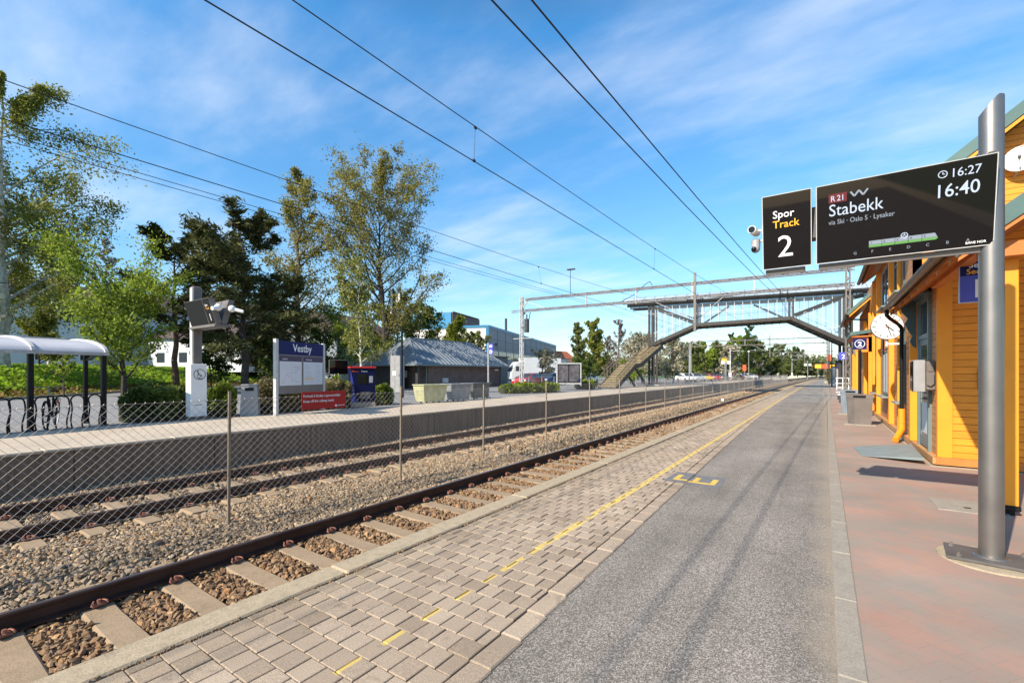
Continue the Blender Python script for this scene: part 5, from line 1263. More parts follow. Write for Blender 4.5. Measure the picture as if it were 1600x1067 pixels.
for i in range(44):
    z = i*.5; mb.bar((-.16,-.1,z),(.16,-.1,z+.5),.015); mb.bar((.16,-.1,z),(0,.18,z+.5),.015); mb.bar((0,.18,z),(-.16,-.1,z+.5),.015)
part(t, 'lattice', mb, M['galv'])
for a, z, k in ((-.75,7.6,2.4),(.45,7.6,2.0),(.1,8.0,1.8)): mb = MB(); mb.box(a-.11,a+.11,-.32,-.18,z,z+k,.03); mb.bar((a,-.2,z+k*.5),(0,0,z+k*.5),.05); part(t, 'antenna', mb, M['white'])
# advertising stand
x, y = P_(889, 40); t = thing('poster_stand', 'grey framed advertising stand with two dark posters left of the stair foot', 'poster stand', (x,y,ZP), R(18)); mb = MB(); mb.box(-1.12,-1.0,-.1,.1,0,2.35); mb.box(1.0,1.1,-.1,.1,.3,2.3); mb.box(-1.0,1.0,-.08,.08,2.2,2.3); mb.box(-1.0,1.0,-.08,.08,.42,.55); part(t, 'frame', mb, M['galv'])
mb = MB(); mb.box(-1.0,1.0,-.05,.05,.55,2.2); part(t, 'backboard', mb, M['black'])
Mpo = simple('faded_poster_print', (0.06,0.055,0.065), 0.4, 0, 0.75, 3.2, 0); mb = MB(); mb.box(-.92,-.06,-.06,-.051,.65,2.1); mb.box(.04,.92,-.06,-.051,.65,2.1); part(t, 'poster', mb, Mpo)

# ---------------- cycle shelter
cs = thing('cycle_shelter', 'cycle shelter with curved pale translucent roof on black posts along the far platform', 'cycle shelter', (-15.85,2.5,ZP), R(8))
M['polyc'] = simple('pale_roof_sheet_solid', (0.52,0.52,0.56), 0.35, 0, 0.06, 2, 0)
def arc(n=9): return [(-1.75*math.sin(math.pi/2*i/n), .44*(math.sin(math.pi/2*i/n))**1.0 if False else .44*math.sin(math.pi/2*min(1,i/n*1.0))) for i in range(n+1)]
A = [(.16-1.85*(1-math.cos(math.pi/2*i/9))**.9, .39*math.sin(math.pi/2*i/9)) for i in range(10)]
A = A+[(A[-1][0]-.35, A[-1][1]-.02)]
ys_ = [-4.9,-3.3,-1.65,0.0,1.42]
for k in range(4):
    mb = MB(); vs = []
    for yv in (ys_[k]+.02, ys_[k+1]-.02):
        for th in (0, .012):
            for p, q in A: vs.append((p, yv, 1.93+q+th))
    n = len(A); fs = []
    for off in (0, n):
        for i in range(n-1): fs.append((off+i, off+i+1, 2*n+off+i+1, 2*n+off+i))
    part(cs, 'roof_panel', mb.add(vs, fs), M['polyc'], True)
for yv in ys_:
    mb = MB()
    for a, b in zip(A[:-1],A[1:]): mb.bar((a[0],yv,1.95+a[1]),(b[0],yv,1.95+b[1]),.07,.07)
    part(cs, 'roof_rib', mb, M['lightgrey'])
    if yv in (0.0,1.42,-3.3,-1.65) and yv != -1.65:
        mb = MB(); mb.box(-.05,.05,yv-.05,yv+.05,0,1.96); mb.box(-.1,.1,yv-.1,yv+.1,0,.02); part(cs, 'post', mb, M['black'])
mb = MB(); mb.box(-1.0,-.92,1.36,1.44,0,2.2); mb.bar((-.95,1.40,1.75),(0,1.40,1.95),.05); part(cs, 'post', mb, M['black'])
mb = MB(); mb.box(.10,.18,-4.9,1.46,1.87,1.95); mb.box(-2.1,-2.02,-4.9,1.46,2.33,2.40); part(cs, 'eave_beam', mb, M['galv'])
# cycle stands
def hoop():
    mb = MB(); w = .105; P = []
    for i in range(9): t_ = i/8; P.append((0,-w-.02*math.sin(t_*2*math.pi)-.03*t_, .70*t_))
    for i in range(1,12): t_ = math.pi*i/12; P.append((0,-(w+.03)*math.cos(t_), .70+.13*math.sin(t_)))
    for i in range(9): t_ = 1-i/8; P.append((0, w+.03*t_-.02*math.sin(t_*2*math.pi), .70*t_))
    return mb.tube(P, .018, 6)
hs = thing('cycle_stand', 'x', 'cycle stand', (-15.55,1.2,ZP), R(12), 'row of black hoop cycle stands')
part(hs, 'hoop', hoop(), M['black']); [part(hs, 'foot_plate', MB().cyl((0,q,0),(0,q,.012),.045,.045,10), M['black']) for q in (-.135,.135)]
hl = ['black hoop cycle stand at the very left edge, first of the row','second black hoop cycle stand from the left, before the left shelter post','black hoop cycle stand right of the left shelter post, at the bicycle rear wheel','black hoop cycle stand that the parked bicycle leans against','empty black hoop cycle stand right of the bicycle','last black hoop cycle stand, at the right-hand shelter posts']
hu = [(2,10.35),(26,10.6),(66,11.1),(97,11.5),(121,11.75),(148,12.1)]
for i, (u, d) in enumerate(hu):
    x, y = P_(u, d); o = hs if i == 0 else dup(hs, (x,y,ZP), R(12)); o.location = (x,y,ZP); o['label'] = hl[i]
# bicycle
def bicycle(label, loc, rz, scale=1.0):
    t = thing('bicycle', label, 'bicycle', loc, rz, 'bicycles at the cycle stands'); t.scale = (scale,)*3
    for nm, xx in (('rear_wheel',-.52),('front_wheel',.53)):
        mb = MB(); mb.ring((xx,0,.34),(0,1,0),.335,.017,36,6); w = part(t, nm, mb, M['lightgrey' if xx < 0 else 'rubber'], True)
        mb = MB()
        for i in range(18): a = 2*math.pi*i/18; mb.cyl((xx,(.03 if i % 2 else -.03),.34),(xx+.32*math.cos(a),0,.34+.32*math.sin(a)),.0015,.0015,3,False)
        mb.cyl((xx,-.05,.34),(xx,.05,.34),.025,.025,8); part(w, 'spokes', mb, M['steel'])
        mb = MB(); n = 14; ang0 = 20
        for i in range(n):
            a, b = R(ang0+i*150/n), R(ang0+(i+1)*150/n); mb.bar((xx+.37*math.cos(a),0,.34+.37*math.sin(a)),(xx+.37*math.cos(b),0,.34+.37*math.sin(b)),.05,.006,(0,0,1))
        part(t, 'mudguard', mb, M['black'])
    mb = MB(); bb = (-.08,0,.28); st = (-.22,0,.80); hd = (.33,0,.83); hb = (.37,0,.66); rw = (-.52,0,.34)
    mb.tube([bb, st], .017, 8); mb.tube([st, hd], .016, 8); mb.tube([bb, hb], .020, 8); mb.tube([hd, hb], .02, 8)
    for s in (-.05,.05): mb.tube([(rw[0],s,rw[2]), (bb[0],s*.5,bb[2])], .010, 6); mb.tube([(rw[0],s,rw[2]), (st[0],s*.3,st[2]-.05)], .009, 6); mb.tube([(hb[0]+.01,s,hb[2]-.02),(.53,s,.34)], .012, 6)
    part(t, 'frame', mb, M['black'], True)
    mb = MB(); mb.tube([hd,(.30,0,1.02)], .013, 8); mb.tube([(.16,-.31,1.02),(.26,-.22,1.05),(.31,0,1.03),(.26,.22,1.05),(.16,.31,1.02)], .013, 8); hbp = part(t, 'handlebar', mb, M['steel'])
    for s in (-1,1): mb = MB(); mb.cyl((.16,s*.31,1.02),(.07,s*.35,1.0),.018,.018,8); part(hbp, 'grip', mb, M['rubber'])
    mb = MB(); mb.tube([st,(-.25,0,.93)], .012, 8); part(t, 'seat_post', mb, M['steel']); mb = MB(); mb.add([(-.40,-.08,.95),(-.40,.08,.95),(-.12,.02,.94),(-.12,-.02,.94),(-.40,-.09,.90),(-.40,.09,.90),(-.12,.025,.915),(-.12,-.025,.915)], [(0,1,2,3),(4,7,6,5),(0,4,5,1),(1,5,6,2),(2,6,7,3),(3,7,4,0)]); part(t, 'saddle', mb, M['rubber'])
    mb = MB(); mb.ring((-.08,-.03,.28),(0,1,0),.085,.006,20,5); mb.bar((-.08,-.05,.28),(.02,-.06,.15),.02,.01); mb.bar((-.08,.05,.28),(-.18,.06,.41),.02,.01); mb.box(-.03,.07,-.13,-.06,.135,.155); mb.box(-.23,-.13,.06,.13,.40,.42); part(t, 'crankset', mb, M['steel_dark'])
    mb = MB(); mb.tube([(-.2,.06,.70),(-.62,.07,.72)], .007, 5); mb.tube([(-.2,-.06,.70),(-.62,-.07,.72)], .007, 5); mb.tube([(-.62,.07,.72),(-.52,.06,.36)], .006, 5); mb.tube([(-.62,-.07,.72),(-.62,.07,.72)],.006,5); part(t, 'luggage_rack', mb, M['black'])
    mb = MB(); mb.box(-.665,-.645,-.03,.03,.60,.66,.005); part(t, 'reflector', mb, M['orangered']); return t
x, y = P_(80, 11.75); bicycle('city bicycle with silver handlebar parked nose-first at the cycle stands under the shelter', (x,y,ZP), R(-20))

# ---------------- hedges (each a clipped shrub mass with many leaves)
L_bright = leafmat('bright_hedge_leaf', (0.035,0.075,0.012), (0.30,0.36,0.035)); L_mid = leafmat('mid_hedge_leaf', (0.03,0.055,0.015), (0.17,0.22,0.04)); L_brown = leafmat('budding_hedge_leaf', (0.07,0.06,0.03), (0.36,0.31,0.13))
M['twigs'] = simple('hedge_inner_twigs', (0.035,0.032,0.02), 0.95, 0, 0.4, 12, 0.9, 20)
def quads(C, size, seed, flat=0.0, stretch=1.7):
    g = np.random.default_rng(seed); m = len(C)
    n = g.normal(size=(m,3)); n[:,2] += flat*np.sign(n[:,2]); n /= np.linalg.norm(n,axis=1,keepdims=True)
    a = g.normal(size=(m,3)); a -= n*(a*n).sum(1,keepdims=True); a /= np.linalg.norm(a,axis=1,keepdims=True); b = np.cross(n,a)
    s = (size*g.lognormal(0,.25,m))[:,None]
    V = np.stack([C-a*s*stretch*.5, C-b*s*.42+a*s*.05, C+a*s*stretch*.5, C+b*s*.42+a*s*.05],1).reshape(-1,3)
    Fq = np.arange(m*4).reshape(m,4); return V, Fq
def leaf_mesh(C, size, seed, mat, rn, flat=0, stretch=1.7, name='foliage'):
    V, Fq = quads(np.asarray(C), size, seed, flat, stretch); return npmesh(name, V, Fq, mat, np.repeat(np.clip(rn,0,1),4))
def hedge(label, p0, p1, w, h, mat, seed, dens=900, size=.05, z=.12, cat='hedge', nm='hedge', grp=None):
    p0 = np.array(p0,float); p1 = np.array(p1,float); L = np.linalg.norm(p1-p0); ang = math.atan2(p1[1]-p0[1], p1[0]-p0[0])
    t = thing(nm, label, cat, (p0[0],p0[1],z), ang, grp); g = np.random.default_rng(seed)
    n = int(dens*(2*h+w)*L); 
    # surface of a lumpy rounded box
    s = g.uniform(0,L,n); th = g.uniform(0,math.pi,n); lump = 1+.10*np.sin(s*2.3+seed)+.08*np.sin(s*5.1+th*3)+.06*np.sin(s*11+th*5)
    e = .45; cx = np.sign(np.cos(th))*np.abs(np.cos(th))**e; cz = np.abs(np.sin(th))**e
    rr = lump*g.uniform(.80,1.06,n); X = s; Y = cx*w/2*rr; Z = cz*h*rr
    endk = np.minimum(1, np.minimum(s, L-s)/(.35*w)+.35); Y *= endk; Z *= .75+.25*endk
    C = np.stack([X,Y,Z],1); C = C[C[:,2] > 0.02]
    rn = .5+.3*np.sin(C[:,0]*4+C[:,1]*6)+g.normal(0,.22,len(C))
    obj('foliage', leaf_mesh(C, size, seed, mat, rn), t)
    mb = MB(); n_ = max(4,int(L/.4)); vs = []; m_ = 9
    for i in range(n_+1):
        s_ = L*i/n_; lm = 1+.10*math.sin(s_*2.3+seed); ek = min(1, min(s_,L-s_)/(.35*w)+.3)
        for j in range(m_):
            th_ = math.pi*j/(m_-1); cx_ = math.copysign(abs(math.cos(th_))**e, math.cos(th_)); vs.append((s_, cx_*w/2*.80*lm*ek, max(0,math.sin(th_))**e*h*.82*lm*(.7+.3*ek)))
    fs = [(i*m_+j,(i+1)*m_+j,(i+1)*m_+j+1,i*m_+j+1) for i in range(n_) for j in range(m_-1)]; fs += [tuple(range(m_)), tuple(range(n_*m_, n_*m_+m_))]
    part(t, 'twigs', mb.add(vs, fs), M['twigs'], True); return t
a = P_(186,13.6); b = P_(292,14.6); hedge('dark evergreen hedge between the cycle shelter and the white cabinet', a, b, 1.3, .92, L_mid, 11, 700, .075)
a = P_(318,15.2); b = P_(368,15.8); hedge('bright green clipped bush between the white cabinet and the litter bin', a, b, 1.2, .95, L_bright, 12, 800, .07)
a = P_(392,16.2); b = P_(548,19.5); hedge('budding brown-green hedge behind the Vestby board', a, b, 1.3, 1.0, L_brown, 13, 620, .07)
a = P_(505,19.6); b = P_(560,20.6); hedge('bright green hedge piece left of the ticket machine', a, b, 1.2, 1.1, L_bright, 14, 700, .07)
a = P_(583,20.8); b = P_(612,21.5); hedge('small bright bush right of the ticket machine', a, b, 1.1, .85, L_bright, 15, 800, .07)
a = P_(783,32.5); b = P_(868,35.5); hedge('low bright clipped hedge at the foot of the left catenary mast', a, b, 1.6, .62, L_bright, 16, 380, .09)
a = P_(905,41.5); b = P_(925,43.5); hedge('low green bush behind the advertising stand', a, b, 1.4, .7, L_bright, 17, 300, .1)
a = (1.2,83); b = (2.2,87); hedge('dark golden clipped bush on the right past the footbridge', a, b, 2.0, 1.9, leafmat('golden_leaf',(0.05,0.045,0.01),(0.20,0.17,0.03)), 18, 120, .16, 0)
# ================================================================ CAR PARK, BANK, BUILDINGS, CARS
def foot(x, y):
    """signed distance past the far road edge (positive on the bank)"""
    F_ = [(-26,-14),(-30,-5),(-35.2,3.5),(-40,8.2),(-46.0,13.5),(-51,19.5),(-57,28),(-62,38)]
    best = 1e9; sg = 1
    for (x0,y0),(x1,y1) in zip(F_[:-1],F_[1:]):
        dx, dy = x1-x0, y1-y0; t_ = max(0,min(1,((x-x0)*dx+(y-y0)*dy)/(dx*dx+dy*dy))); px, py = x0+t_*dx, y0+t_*dy; dd = math.hypot(x-px,y-py)
        if dd < best: best = dd; sg = 1 if dx*(y-py)-dy*(x-px) > -1e-9 and ((x-px)*dy-(y-py)*dx) < 0 else -1
    return best*sg
def hgt(x, y):
    d = foot(x, y); far = max(0, (y-34)/25)
    k = max(0, 1-far)
    if d <= 0: return .10
    t_ = min(1, d/9.0); s = t_*t_*(3-2*t_)
    return .10 + (1.9*s)*k + .12*math.sin(x*.7)*math.cos(y*.5)*s
def terr():
    mb = MB(); xs = [-20-1.2*i for i in range(75)]+[-115,-130,-160,-200,-300,-500,-900]; ys = [-60,-45,-35]+[-28+1.2*j for j in range(85)]+[80,95,120,160,220,300,450,700,1100,1500]
    vs = [(x, y, hgt(x,y)-.03) for y in ys for x in xs]; n = len(xs)
    return mb.add(vs, [(i*n+j, i*n+j+1, (i+1)*n+j+1, (i+1)*n+j) for i in range(len(ys)-1) for j in range(n-1)])
struct('grass_bank', terr(), M['grass'], True)
mb = MB(); mb.poly([(-15.3,-40,.085),(-15.3,130,.085),(-19.5,130,.085),(-19.5,130,.085),(-60,130,.085),(-62,38,.085),(-57,28,.085),(-51,19.5,.085),(-46,13.5,.085),(-40,8.2,.085),(-35.2,3.5,.085),(-30,-5,.085),(-26,-14,.085),(-22,-40,.085)][:2]+[(-60,130,.085),(-62,38,.085),(-57,28,.085),(-51,19.5,.085),(-46,13.5,.085),(-40,8.2,.085),(-35.2,3.5,.085),(-30,-5,.085),(-26,-14,.085),(-22,-40,.085)])
struct('car_park', mb, M['parking'])
Fk = [(-26,-14),(-30,-5),(-35.2,3.5),(-40,8.2),(-46.0,13.5),(-51,19.5),(-57,28),(-62,38)]
mb = MB()
for a, b in zip(Fk[:-1],Fk[1:]): mb.bar((a[0],a[1],.12),(b[0],b[1],.12),.16,.22)
struct('road_kerb', mb, M['kerb'])
# leafy ground cover on bank
def cover():
    g = np.random.default_rng(5); C = []; rn = []
    n = 60000; U = g.uniform(-60, 640, n); D = g.uniform(25, 60, n)
    for u, d in zip(U, D):
        x, y = at_depth(u, d); f = foot(x, y)
        if f < .3 or f > 15: continue
        z = hgt(x, y); 
        if f < 2.2 and g.random() < .5: continue
        C.append((x, y, z+g.uniform(0,.28)*(1 if f > 2 else .4))); rn.append((.35 if f < 2.5 else .72)+g.normal(0,.2)+.25*math.sin(x*.9)*math.sin(y*1.1))
    return leaf_mesh(np.array(C), .17, 5, leafmat('ground_cover_leaf',(0.09,0.12,0.015),(0.34,0.52,0.04),.5), np.array(rn), flat=.6, name='ground_cover')
struct('ground_cover', cover(), None, kind='stuff')
g_ = np.random.default_rng(6)
def drygrass():
    C = []; 
    for i in range(9000):
        k = g_.integers(0,7); t_ = g_.random(); a, b = Fk[k], Fk[k+1]; x = a[0]+(b[0]-a[0])*t_; y = a[1]+(b[1]-a[1])*t_
        dx, dy = b[0]-a[0], b[1]-a[1]; L = math.hypot(dx,dy); o = g_.uniform(.15,3.0); x -= dy/L*o; y += dx/L*o
        C.append((x, y, hgt(x,y)+g_.uniform(0,.16)))
    return leaf_mesh(np.array(C), .14, 8, leafmat('dry_leaf',(0.09,0.05,0.02),(0.36,0.24,0.07)), g_.normal(.5,.25,len(C)), flat=.3, name='dry_undergrowth')
struct('dry_undergrowth', drygrass(), None, kind='stuff')

# ---- brick hut with hipped metal roof
def m_seam():
    m, nt, b, o = newmat('standing_seam_roof'); v = ocoords(nt); f = noise(nt, v, .9, 6, .65); st = noise(nt, ocoords(nt,(1,6,1)), 1.5, 4)
    c = ramp(nt, f, [(0.3,(0.14,0.165,0.195)),(0.5,(0.18,0.21,0.25)),(0.70,(0.24,0.275,0.31))])
    c = mix(nt, 1.0, c, ramp(nt, st, [(0.35,(0.8,)*3),(0.6,(1.1,)*3)]), 'MULTIPLY')
    nt.links.new(c, b.inputs['Base Color']); b.inputs['Roughness'].default_value = .45; b.inputs['Metallic'].default_value = .3; return m
M['seam'] = m_seam()
def m_brick(name, c1, c2, mort, sc_=1.0):
    m, nt, b, o = newmat(name); v = ocoords(nt); sp = N(nt,'ShaderNodeSeparateXYZ'); nt.links.new(v, sp.inputs[0]); cb = N(nt,'ShaderNodeCombineXYZ')
    nt.links.new(mth(nt,'ADD',sp.outputs['X'],sp.outputs['Y']), cb.inputs['X']); nt.links.new(sp.outputs['Z'], cb.inputs['Y'])
    br_ = N(nt,'ShaderNodeTexBrick'); nt.links.new(cb.outputs[0], br_.inputs['Vector']); br_.inputs['Scale'].default_value = 1; br_.inputs['Brick Width'].default_value = .25*sc_; br_.inputs['Row Height'].default_value = .075*sc_; br_.inputs['Mortar Size'].default_value = .008
    br_.inputs['Color1'].default_value = (*c1,1); br_.inputs['Color2'].default_value = (*c2,1); br_.inputs['Mortar'].default_value = (*mort,1)
    c = mix(nt, 1.0, br_.outputs['Color'], ramp(nt, noise(nt, v, 1.2, 5), [(0.3,(.75,)*3),(0.7,(1.15,)*3)]), 'MULTIPLY')
    nt.links.new(c, b.inputs['Base Color']); b.inputs['Roughness'].default_value = .9; bump(nt, b, br_.outputs['Fac'], .4, .01); return m
M['brick'] = m_brick('dark_brown_brick', (0.17,0.11,0.085), (0.22,0.15,0.12), (0.10,0.09,0.085))
ht = thing('service_hut', 'low dark brick service hut with a blue-grey hipped standing-seam roof', 'building', (-33.5,35.4,.08))
mb = MB(); mb.box(-3.2,3.3,-5.0,6.5,0,2.25); part(ht, 'wall', mb, M['brick'])
mb = MB(); mb.box(-3.4,1.2,-6.4,-6.2,0,2.3); mb.box(-3.4,-3.2,-6.2,-5,0,2.3); mb.box(3.0,3.3,-6.35,-6.1,0,2.3); part(ht, 'porch_wall', mb, M['steel_dark'])
mb = MB(); E_ = [(-3.9,-7.1,2.28),(3.9,-7.1,2.28),(3.9,7.1,2.28),(-3.9,7.1,2.28)]; Rg = [(0,-4.3,4.92),(0,5.2,4.92)]; vs = E_+Rg+[(a,b,2.15) for a,b,c in E_]
part(ht, 'roof', mb.add(vs, [(0,1,4),(1,2,5,4),(2,3,5),(3,0,4,5),(6,7,1,0),(7,8,2,1),(8,9,3,2),(9,6,0,3),(9,8,7,6)]), M['seam'])
mb = MB()
for i in range(27):
    y = -6.9+i*.53
    # seam from eave up to ridge/hip on +x and -x faces
    t_ = 1.0
    if y < -4.3: t_ = (y+7.1)/2.8
    if y > 5.2: t_ = (7.1-y)/1.9
    for s in (1,-1): mb.bar((s*3.9,y,2.31),(s*3.9*(1-t_),y,2.31+2.64*t_),.05,.06)
for i in range(14):
    x = -3.6+i*.55; t_ = 1-abs(x)/3.9; mb.bar((x,-7.1,2.31),(x,-7.1+2.8*t_,2.31+2.64*t_),.05,.06)
for a, b in (((3.9,-7.1,2.3),(0,-4.3,4.94)),((-3.9,-7.1,2.3),(0,-4.3,4.94)),((3.9,7.1,2.3),(0,5.2,4.94)),((0,-4.3,4.95),(0,5.2,4.95))): mb.bar(a, b, .13, .07)
part(ht, 'roof_seams', mb, M['greyblue'])
mb = MB(); mb.box(3.9,4.02,-7.1,7.1,2.14,2.26); mb.box(-3.9,3.9,-7.22,-7.1,2.14,2.26); mb.cyl((3.45,-5.4,0),(3.45,-5.4,2.2),.05,.05,8); mb.cyl((3.42,6.3,0),(3.42,6.3,2.2),.05,.05,8); part(ht, 'gutter', mb, M['tealgrey'])
mb = MB(); mb.box(3.31,3.5,-3.2,-2.5,.55,1.0); part(ht, 'meter_box', mb, M['lightgrey']); mb = MB(); mb.box(3.31,3.34,5.3,5.9,1.75,1.9); part(ht, 'name_plate', mb, M['white'])
mb = MB(); mb.box(-.4,.5,-5.35,-5.02,1.05,1.75,.03); ac = part(ht, 'air_conditioner', mb, M['white']); mb = MB(); mb.ring((0,-5.36,1.4),(0,1,0),.26,.02,20,5); mb.cyl((0,-5.36,1.4),(0,-5.352,1.4),.24,.24,20); part(ac, 'fan_grille', mb, M['charcoal'])
# ---- oriented block helper
def oblock(name, label, u, d, ang, L, Wd, H, z=.1, cat='building'):
    x, y = at_depth(u, d); return thing(name, label, cat, (x,y,z), ang)
def dirang(vpu): return math.atan2(*(at_depth(vpu,1)[::-1]))
M['clad'] = m_siding('grey_wall_panels', (0.22,0.23,0.255), (0.09,0.09,0.10), 1.5); M['clad_white'] = simple('white_wall_panels', (0.62,0.59,0.55), 0.6, 0, 0.05, 1, 0)
M['blueclad'] = simple('bright_blue_cladding', (0.03,0.22,0.42), 0.4, 0, 0.1, 0.5, 0); M['brownclad'] = simple('dark_brown_cladding', (0.075,0.045,0.045), 0.6, 0, 0.1, 0.5, 0); M['creamband'] = simple('cream_band', (0.55,0.50,0.42), 0.7, 0, 0.05, 0.5, 0); M['bluetrim'] = simple('blue_trim', (0.02,0.16,0.30), 0.4, 0, 0.08, 1, 0); M['mint'] = simple('mint_roof', (0.42,0.52,0.52), 0.6, 0, 0.08, .5, 0)
# grey industrial hall: local x runs away along the long face, y to the left
A1 = dirang(1013); H1 = 9.6
gh = oblock('industrial_hall', 'long grey panelled industrial hall with blue corner trim and a ribbon of windows', 763, 78, A1, 60, 10, H1)
mb = MB(); mb.box(0,60,0,14,0,H1); part(gh, 'wall', mb, M['clad']); mb = MB(); mb.box(-.05,-.003,.45,14,0,H1-.4); part(gh, 'gable_panels', mb, M['clad_white'])
mb = MB(); mb.box(-.1,.25,-.1,.42,0,H1+.1); mb.box(.25,60,-.08,.0,H1-.25,H1+.12); mb.box(-.1,.0,.42,14,H1-.35,H1+.12); part(gh, 'blue_trim', mb, M['bluetrim'])
mb = MB()
for i in range(12):
    for k in range(4): mb.box(.8+i*4.9+k*1.1,.8+i*4.9+k*1.1+1.0,-.05,-.003,4.1,5.4)
part(gh, 'window', mb, M['pane'])
mb = MB()
for i in range(1,12): mb.box(i*4.95-.06,i*4.95+.06,-.04,-.002,0,H1-.25)
mb.box(1.0,8,-.03,-.0015,3.2,3.4); part(gh, 'panel_joints', mb, M['charcoal'])
mb = MB(); mb.cyl((12,.6,H1-3),(12,.6,H1+2.6),.25,.25,8); mb.cyl((4.0,-.2,H1-3),(4.0,.2,H1-3),.25,.25,10); part(gh, 'flue', mb, M['steel_dark'])
A2 = dirang(1040)
bo = oblock('office_building', 'office building in bright blue cladding with a dark brown right-hand side behind the hut', 707, 104, A2, 26, 22, 13.6)
H2 = 15.4
mb = MB(); mb.box(0,16,0,12,0,H2); part(bo, 'wall', mb, M['brownclad'])
mb = MB(); mb.box(-.2,-.003,.3,12,H2-4.0,H2-.1); mb.box(-.2,-.003,.3,12,0,H2-6.2); part(bo, 'blue_cladding', mb, M['blueclad']); mb = MB(); mb.box(-.15,-.003,.3,12,H2-6.1,H2-4.1); part(bo, 'cream_band', mb, M['creamband'])
mb = MB()
for i in range(1,7): mb.box(-.22,-.2,i*1.9,i*1.9+.05,0,H2-.1)
part(bo, 'panel_joints', mb, M['bluetrim']); mb = MB()
for i, (a, b, w) in enumerate(((2,H2-1.6,6),(5,H2-3.2,8),(6,H2-4.6,7))): mb.box(a,a+w,-.04,-.003,b,b+.45)
part(bo, 'window', mb, M['grey']); mb = MB(); mb.box(0,15,-.3,0,H2,H2+.15); part(bo, 'roof_edge', mb, M['charcoal'])
# pale house left behind the trees
A3 = dirang(2000)
x, y = at_depth(-70, 50); wh = thing('apartment_house', 'long pale rendered house with a dark tiled roof behind the trees on the left', 'building', (x,y,1.9), math.atan2(.72,.70)+R(42))
M['render'] = simple('pale_render', (0.58,0.60,0.66), 0.85, 0, 0.06, 1, 0.1); M['darktile'] = simple('dark_brown_roof_tiles', (0.08,0.06,0.055), 0.8, 0, 0.25, 2, .3, 6)
mb = MB(); mb.box(0,34,0,9,0,8.6); part(wh, 'wall', mb, M['render'])
mb = MB(); mb.prism([(-.6,8.4),(9.6,8.4),(4.5,11.3)], 0, -.5, 34.5); part(wh, 'roof', mb, M['darktile']); mb = MB(); mb.box(14,15.3,3.6,4.8,10.4,12.3); part(wh, 'chimney', mb, M['black'])
for i in range(8):
    for z in (1.2,4.4):
        mb = MB(); mb.box(2+i*4,3.5+i*4,-.05,-.003,z,z+1.4); w = part(wh, 'window', mb, M['white']); mb = MB(); mb.box(2.1+i*4,3.4+i*4,-.06,-.051,z+.1,z+1.3); part(w, 'pane', mb, M['pane'])
# white low house behind pines
x, y = at_depth(232, 62); w2 = thing('white_house', 'low white rendered house glimpsed between the pine trunks', 'building', (x,y,1.7), math.atan2(.82,.57)-R(35))
mb = MB(); mb.box(0,16,0,8,0,4.6); part(w2, 'wall', mb, M['render']); mb = MB(); mb.prism([(-.5,4.5),(8.5,4.5),(4,6.6)], 0, -.4, 16.4); part(w2, 'roof', mb, M['darktile'])
for i in range(4): mb = MB(); mb.box(1.5+i*3.8,2.8+i*3.8,-.05,-.003,1.3,2.6); part(w2, 'window', mb, M['pane'])
# red-roofed house, low white sheds, dark warehouse
x, y = at_depth(868, 128); t = thing('red_roofed_house', 'distant house with an orange-red tiled roof right of the industrial hall', 'building', (x,y,.1), dirang(1500)); mb = MB(); mb.box(0,10,0,8,0,5.0); part(t, 'wall', mb, M['render']); mb = MB(); mb.prism([(-.5,4.8),(8.5,4.8),(4,8.0)], 0, -.4, 10.4); part(t, 'roof', mb, M['red_roof'])
x, y = at_depth(868, 92); t = thing('white_shed', 'plain white flat-roofed shed beside the parked lorry', 'shed', (x,y,.1), dirang(1700)); mb = MB(); mb.box(0,3.8,0,5,0,4.3); part(t, 'wall', mb, M['white']); mb = MB(); mb.box(-.1,3.9,-.1,5.1,4.3,4.45); part(t, 'roof', mb, M['grey'])
x, y = at_depth(1195, 150); t = thing('warehouse', 'dark low warehouse with a flat roof beyond the trees to the right of the masts', 'building', (x,y,0), dirang(1292)); mb = MB(); mb.box(0,55,0,16,0,7.2); part(t, 'wall', mb, M['charcoal']); mb = MB(); mb.box(-.4,55.4,-.4,16.4,7.2,7.8); part(t, 'roof', mb, M['greyblue']); mb = MB(); mb.box(2,53,-.05,-.003,2,3.4); part(t, 'window', mb, M['pane'])
x, y = at_depth(560, 62); t = thing('grey_villa', 'grey house half hidden behind the light green tree', 'building', (x,y,.6), dirang(1100)); mb = MB(); mb.box(-4,7,0,8,0,6.4); part(t, 'wall', mb, M['greyblue']); mb = MB(); mb.prism([(-.6,6.3),(8.6,6.3),(4,9.2)], 0, -4.4, 7.4); part(t, 'roof', mb, M['darktile'])
for i in range(3): mb = MB(); mb.box(-2.5+i*3,-1.2+i*3,-.05,-.003,3.6,5); part(t, 'window', mb, M['white'])
x, y = at_depth(783, 62); t = thing('dark_kiosk', 'dark green kiosk-like shed against the end of the brick hut', 'shed', (x,y,.1), dirang(1200)); mb = MB(); mb.box(-1.6,1.8,0,3,0,3.6); part(t, 'wall', mb, M['teal']); mb = MB(); mb.box(-1.8,2.0,-.2,3.2,3.6,3.75); part(t, 'roof', mb, M['charcoal'])
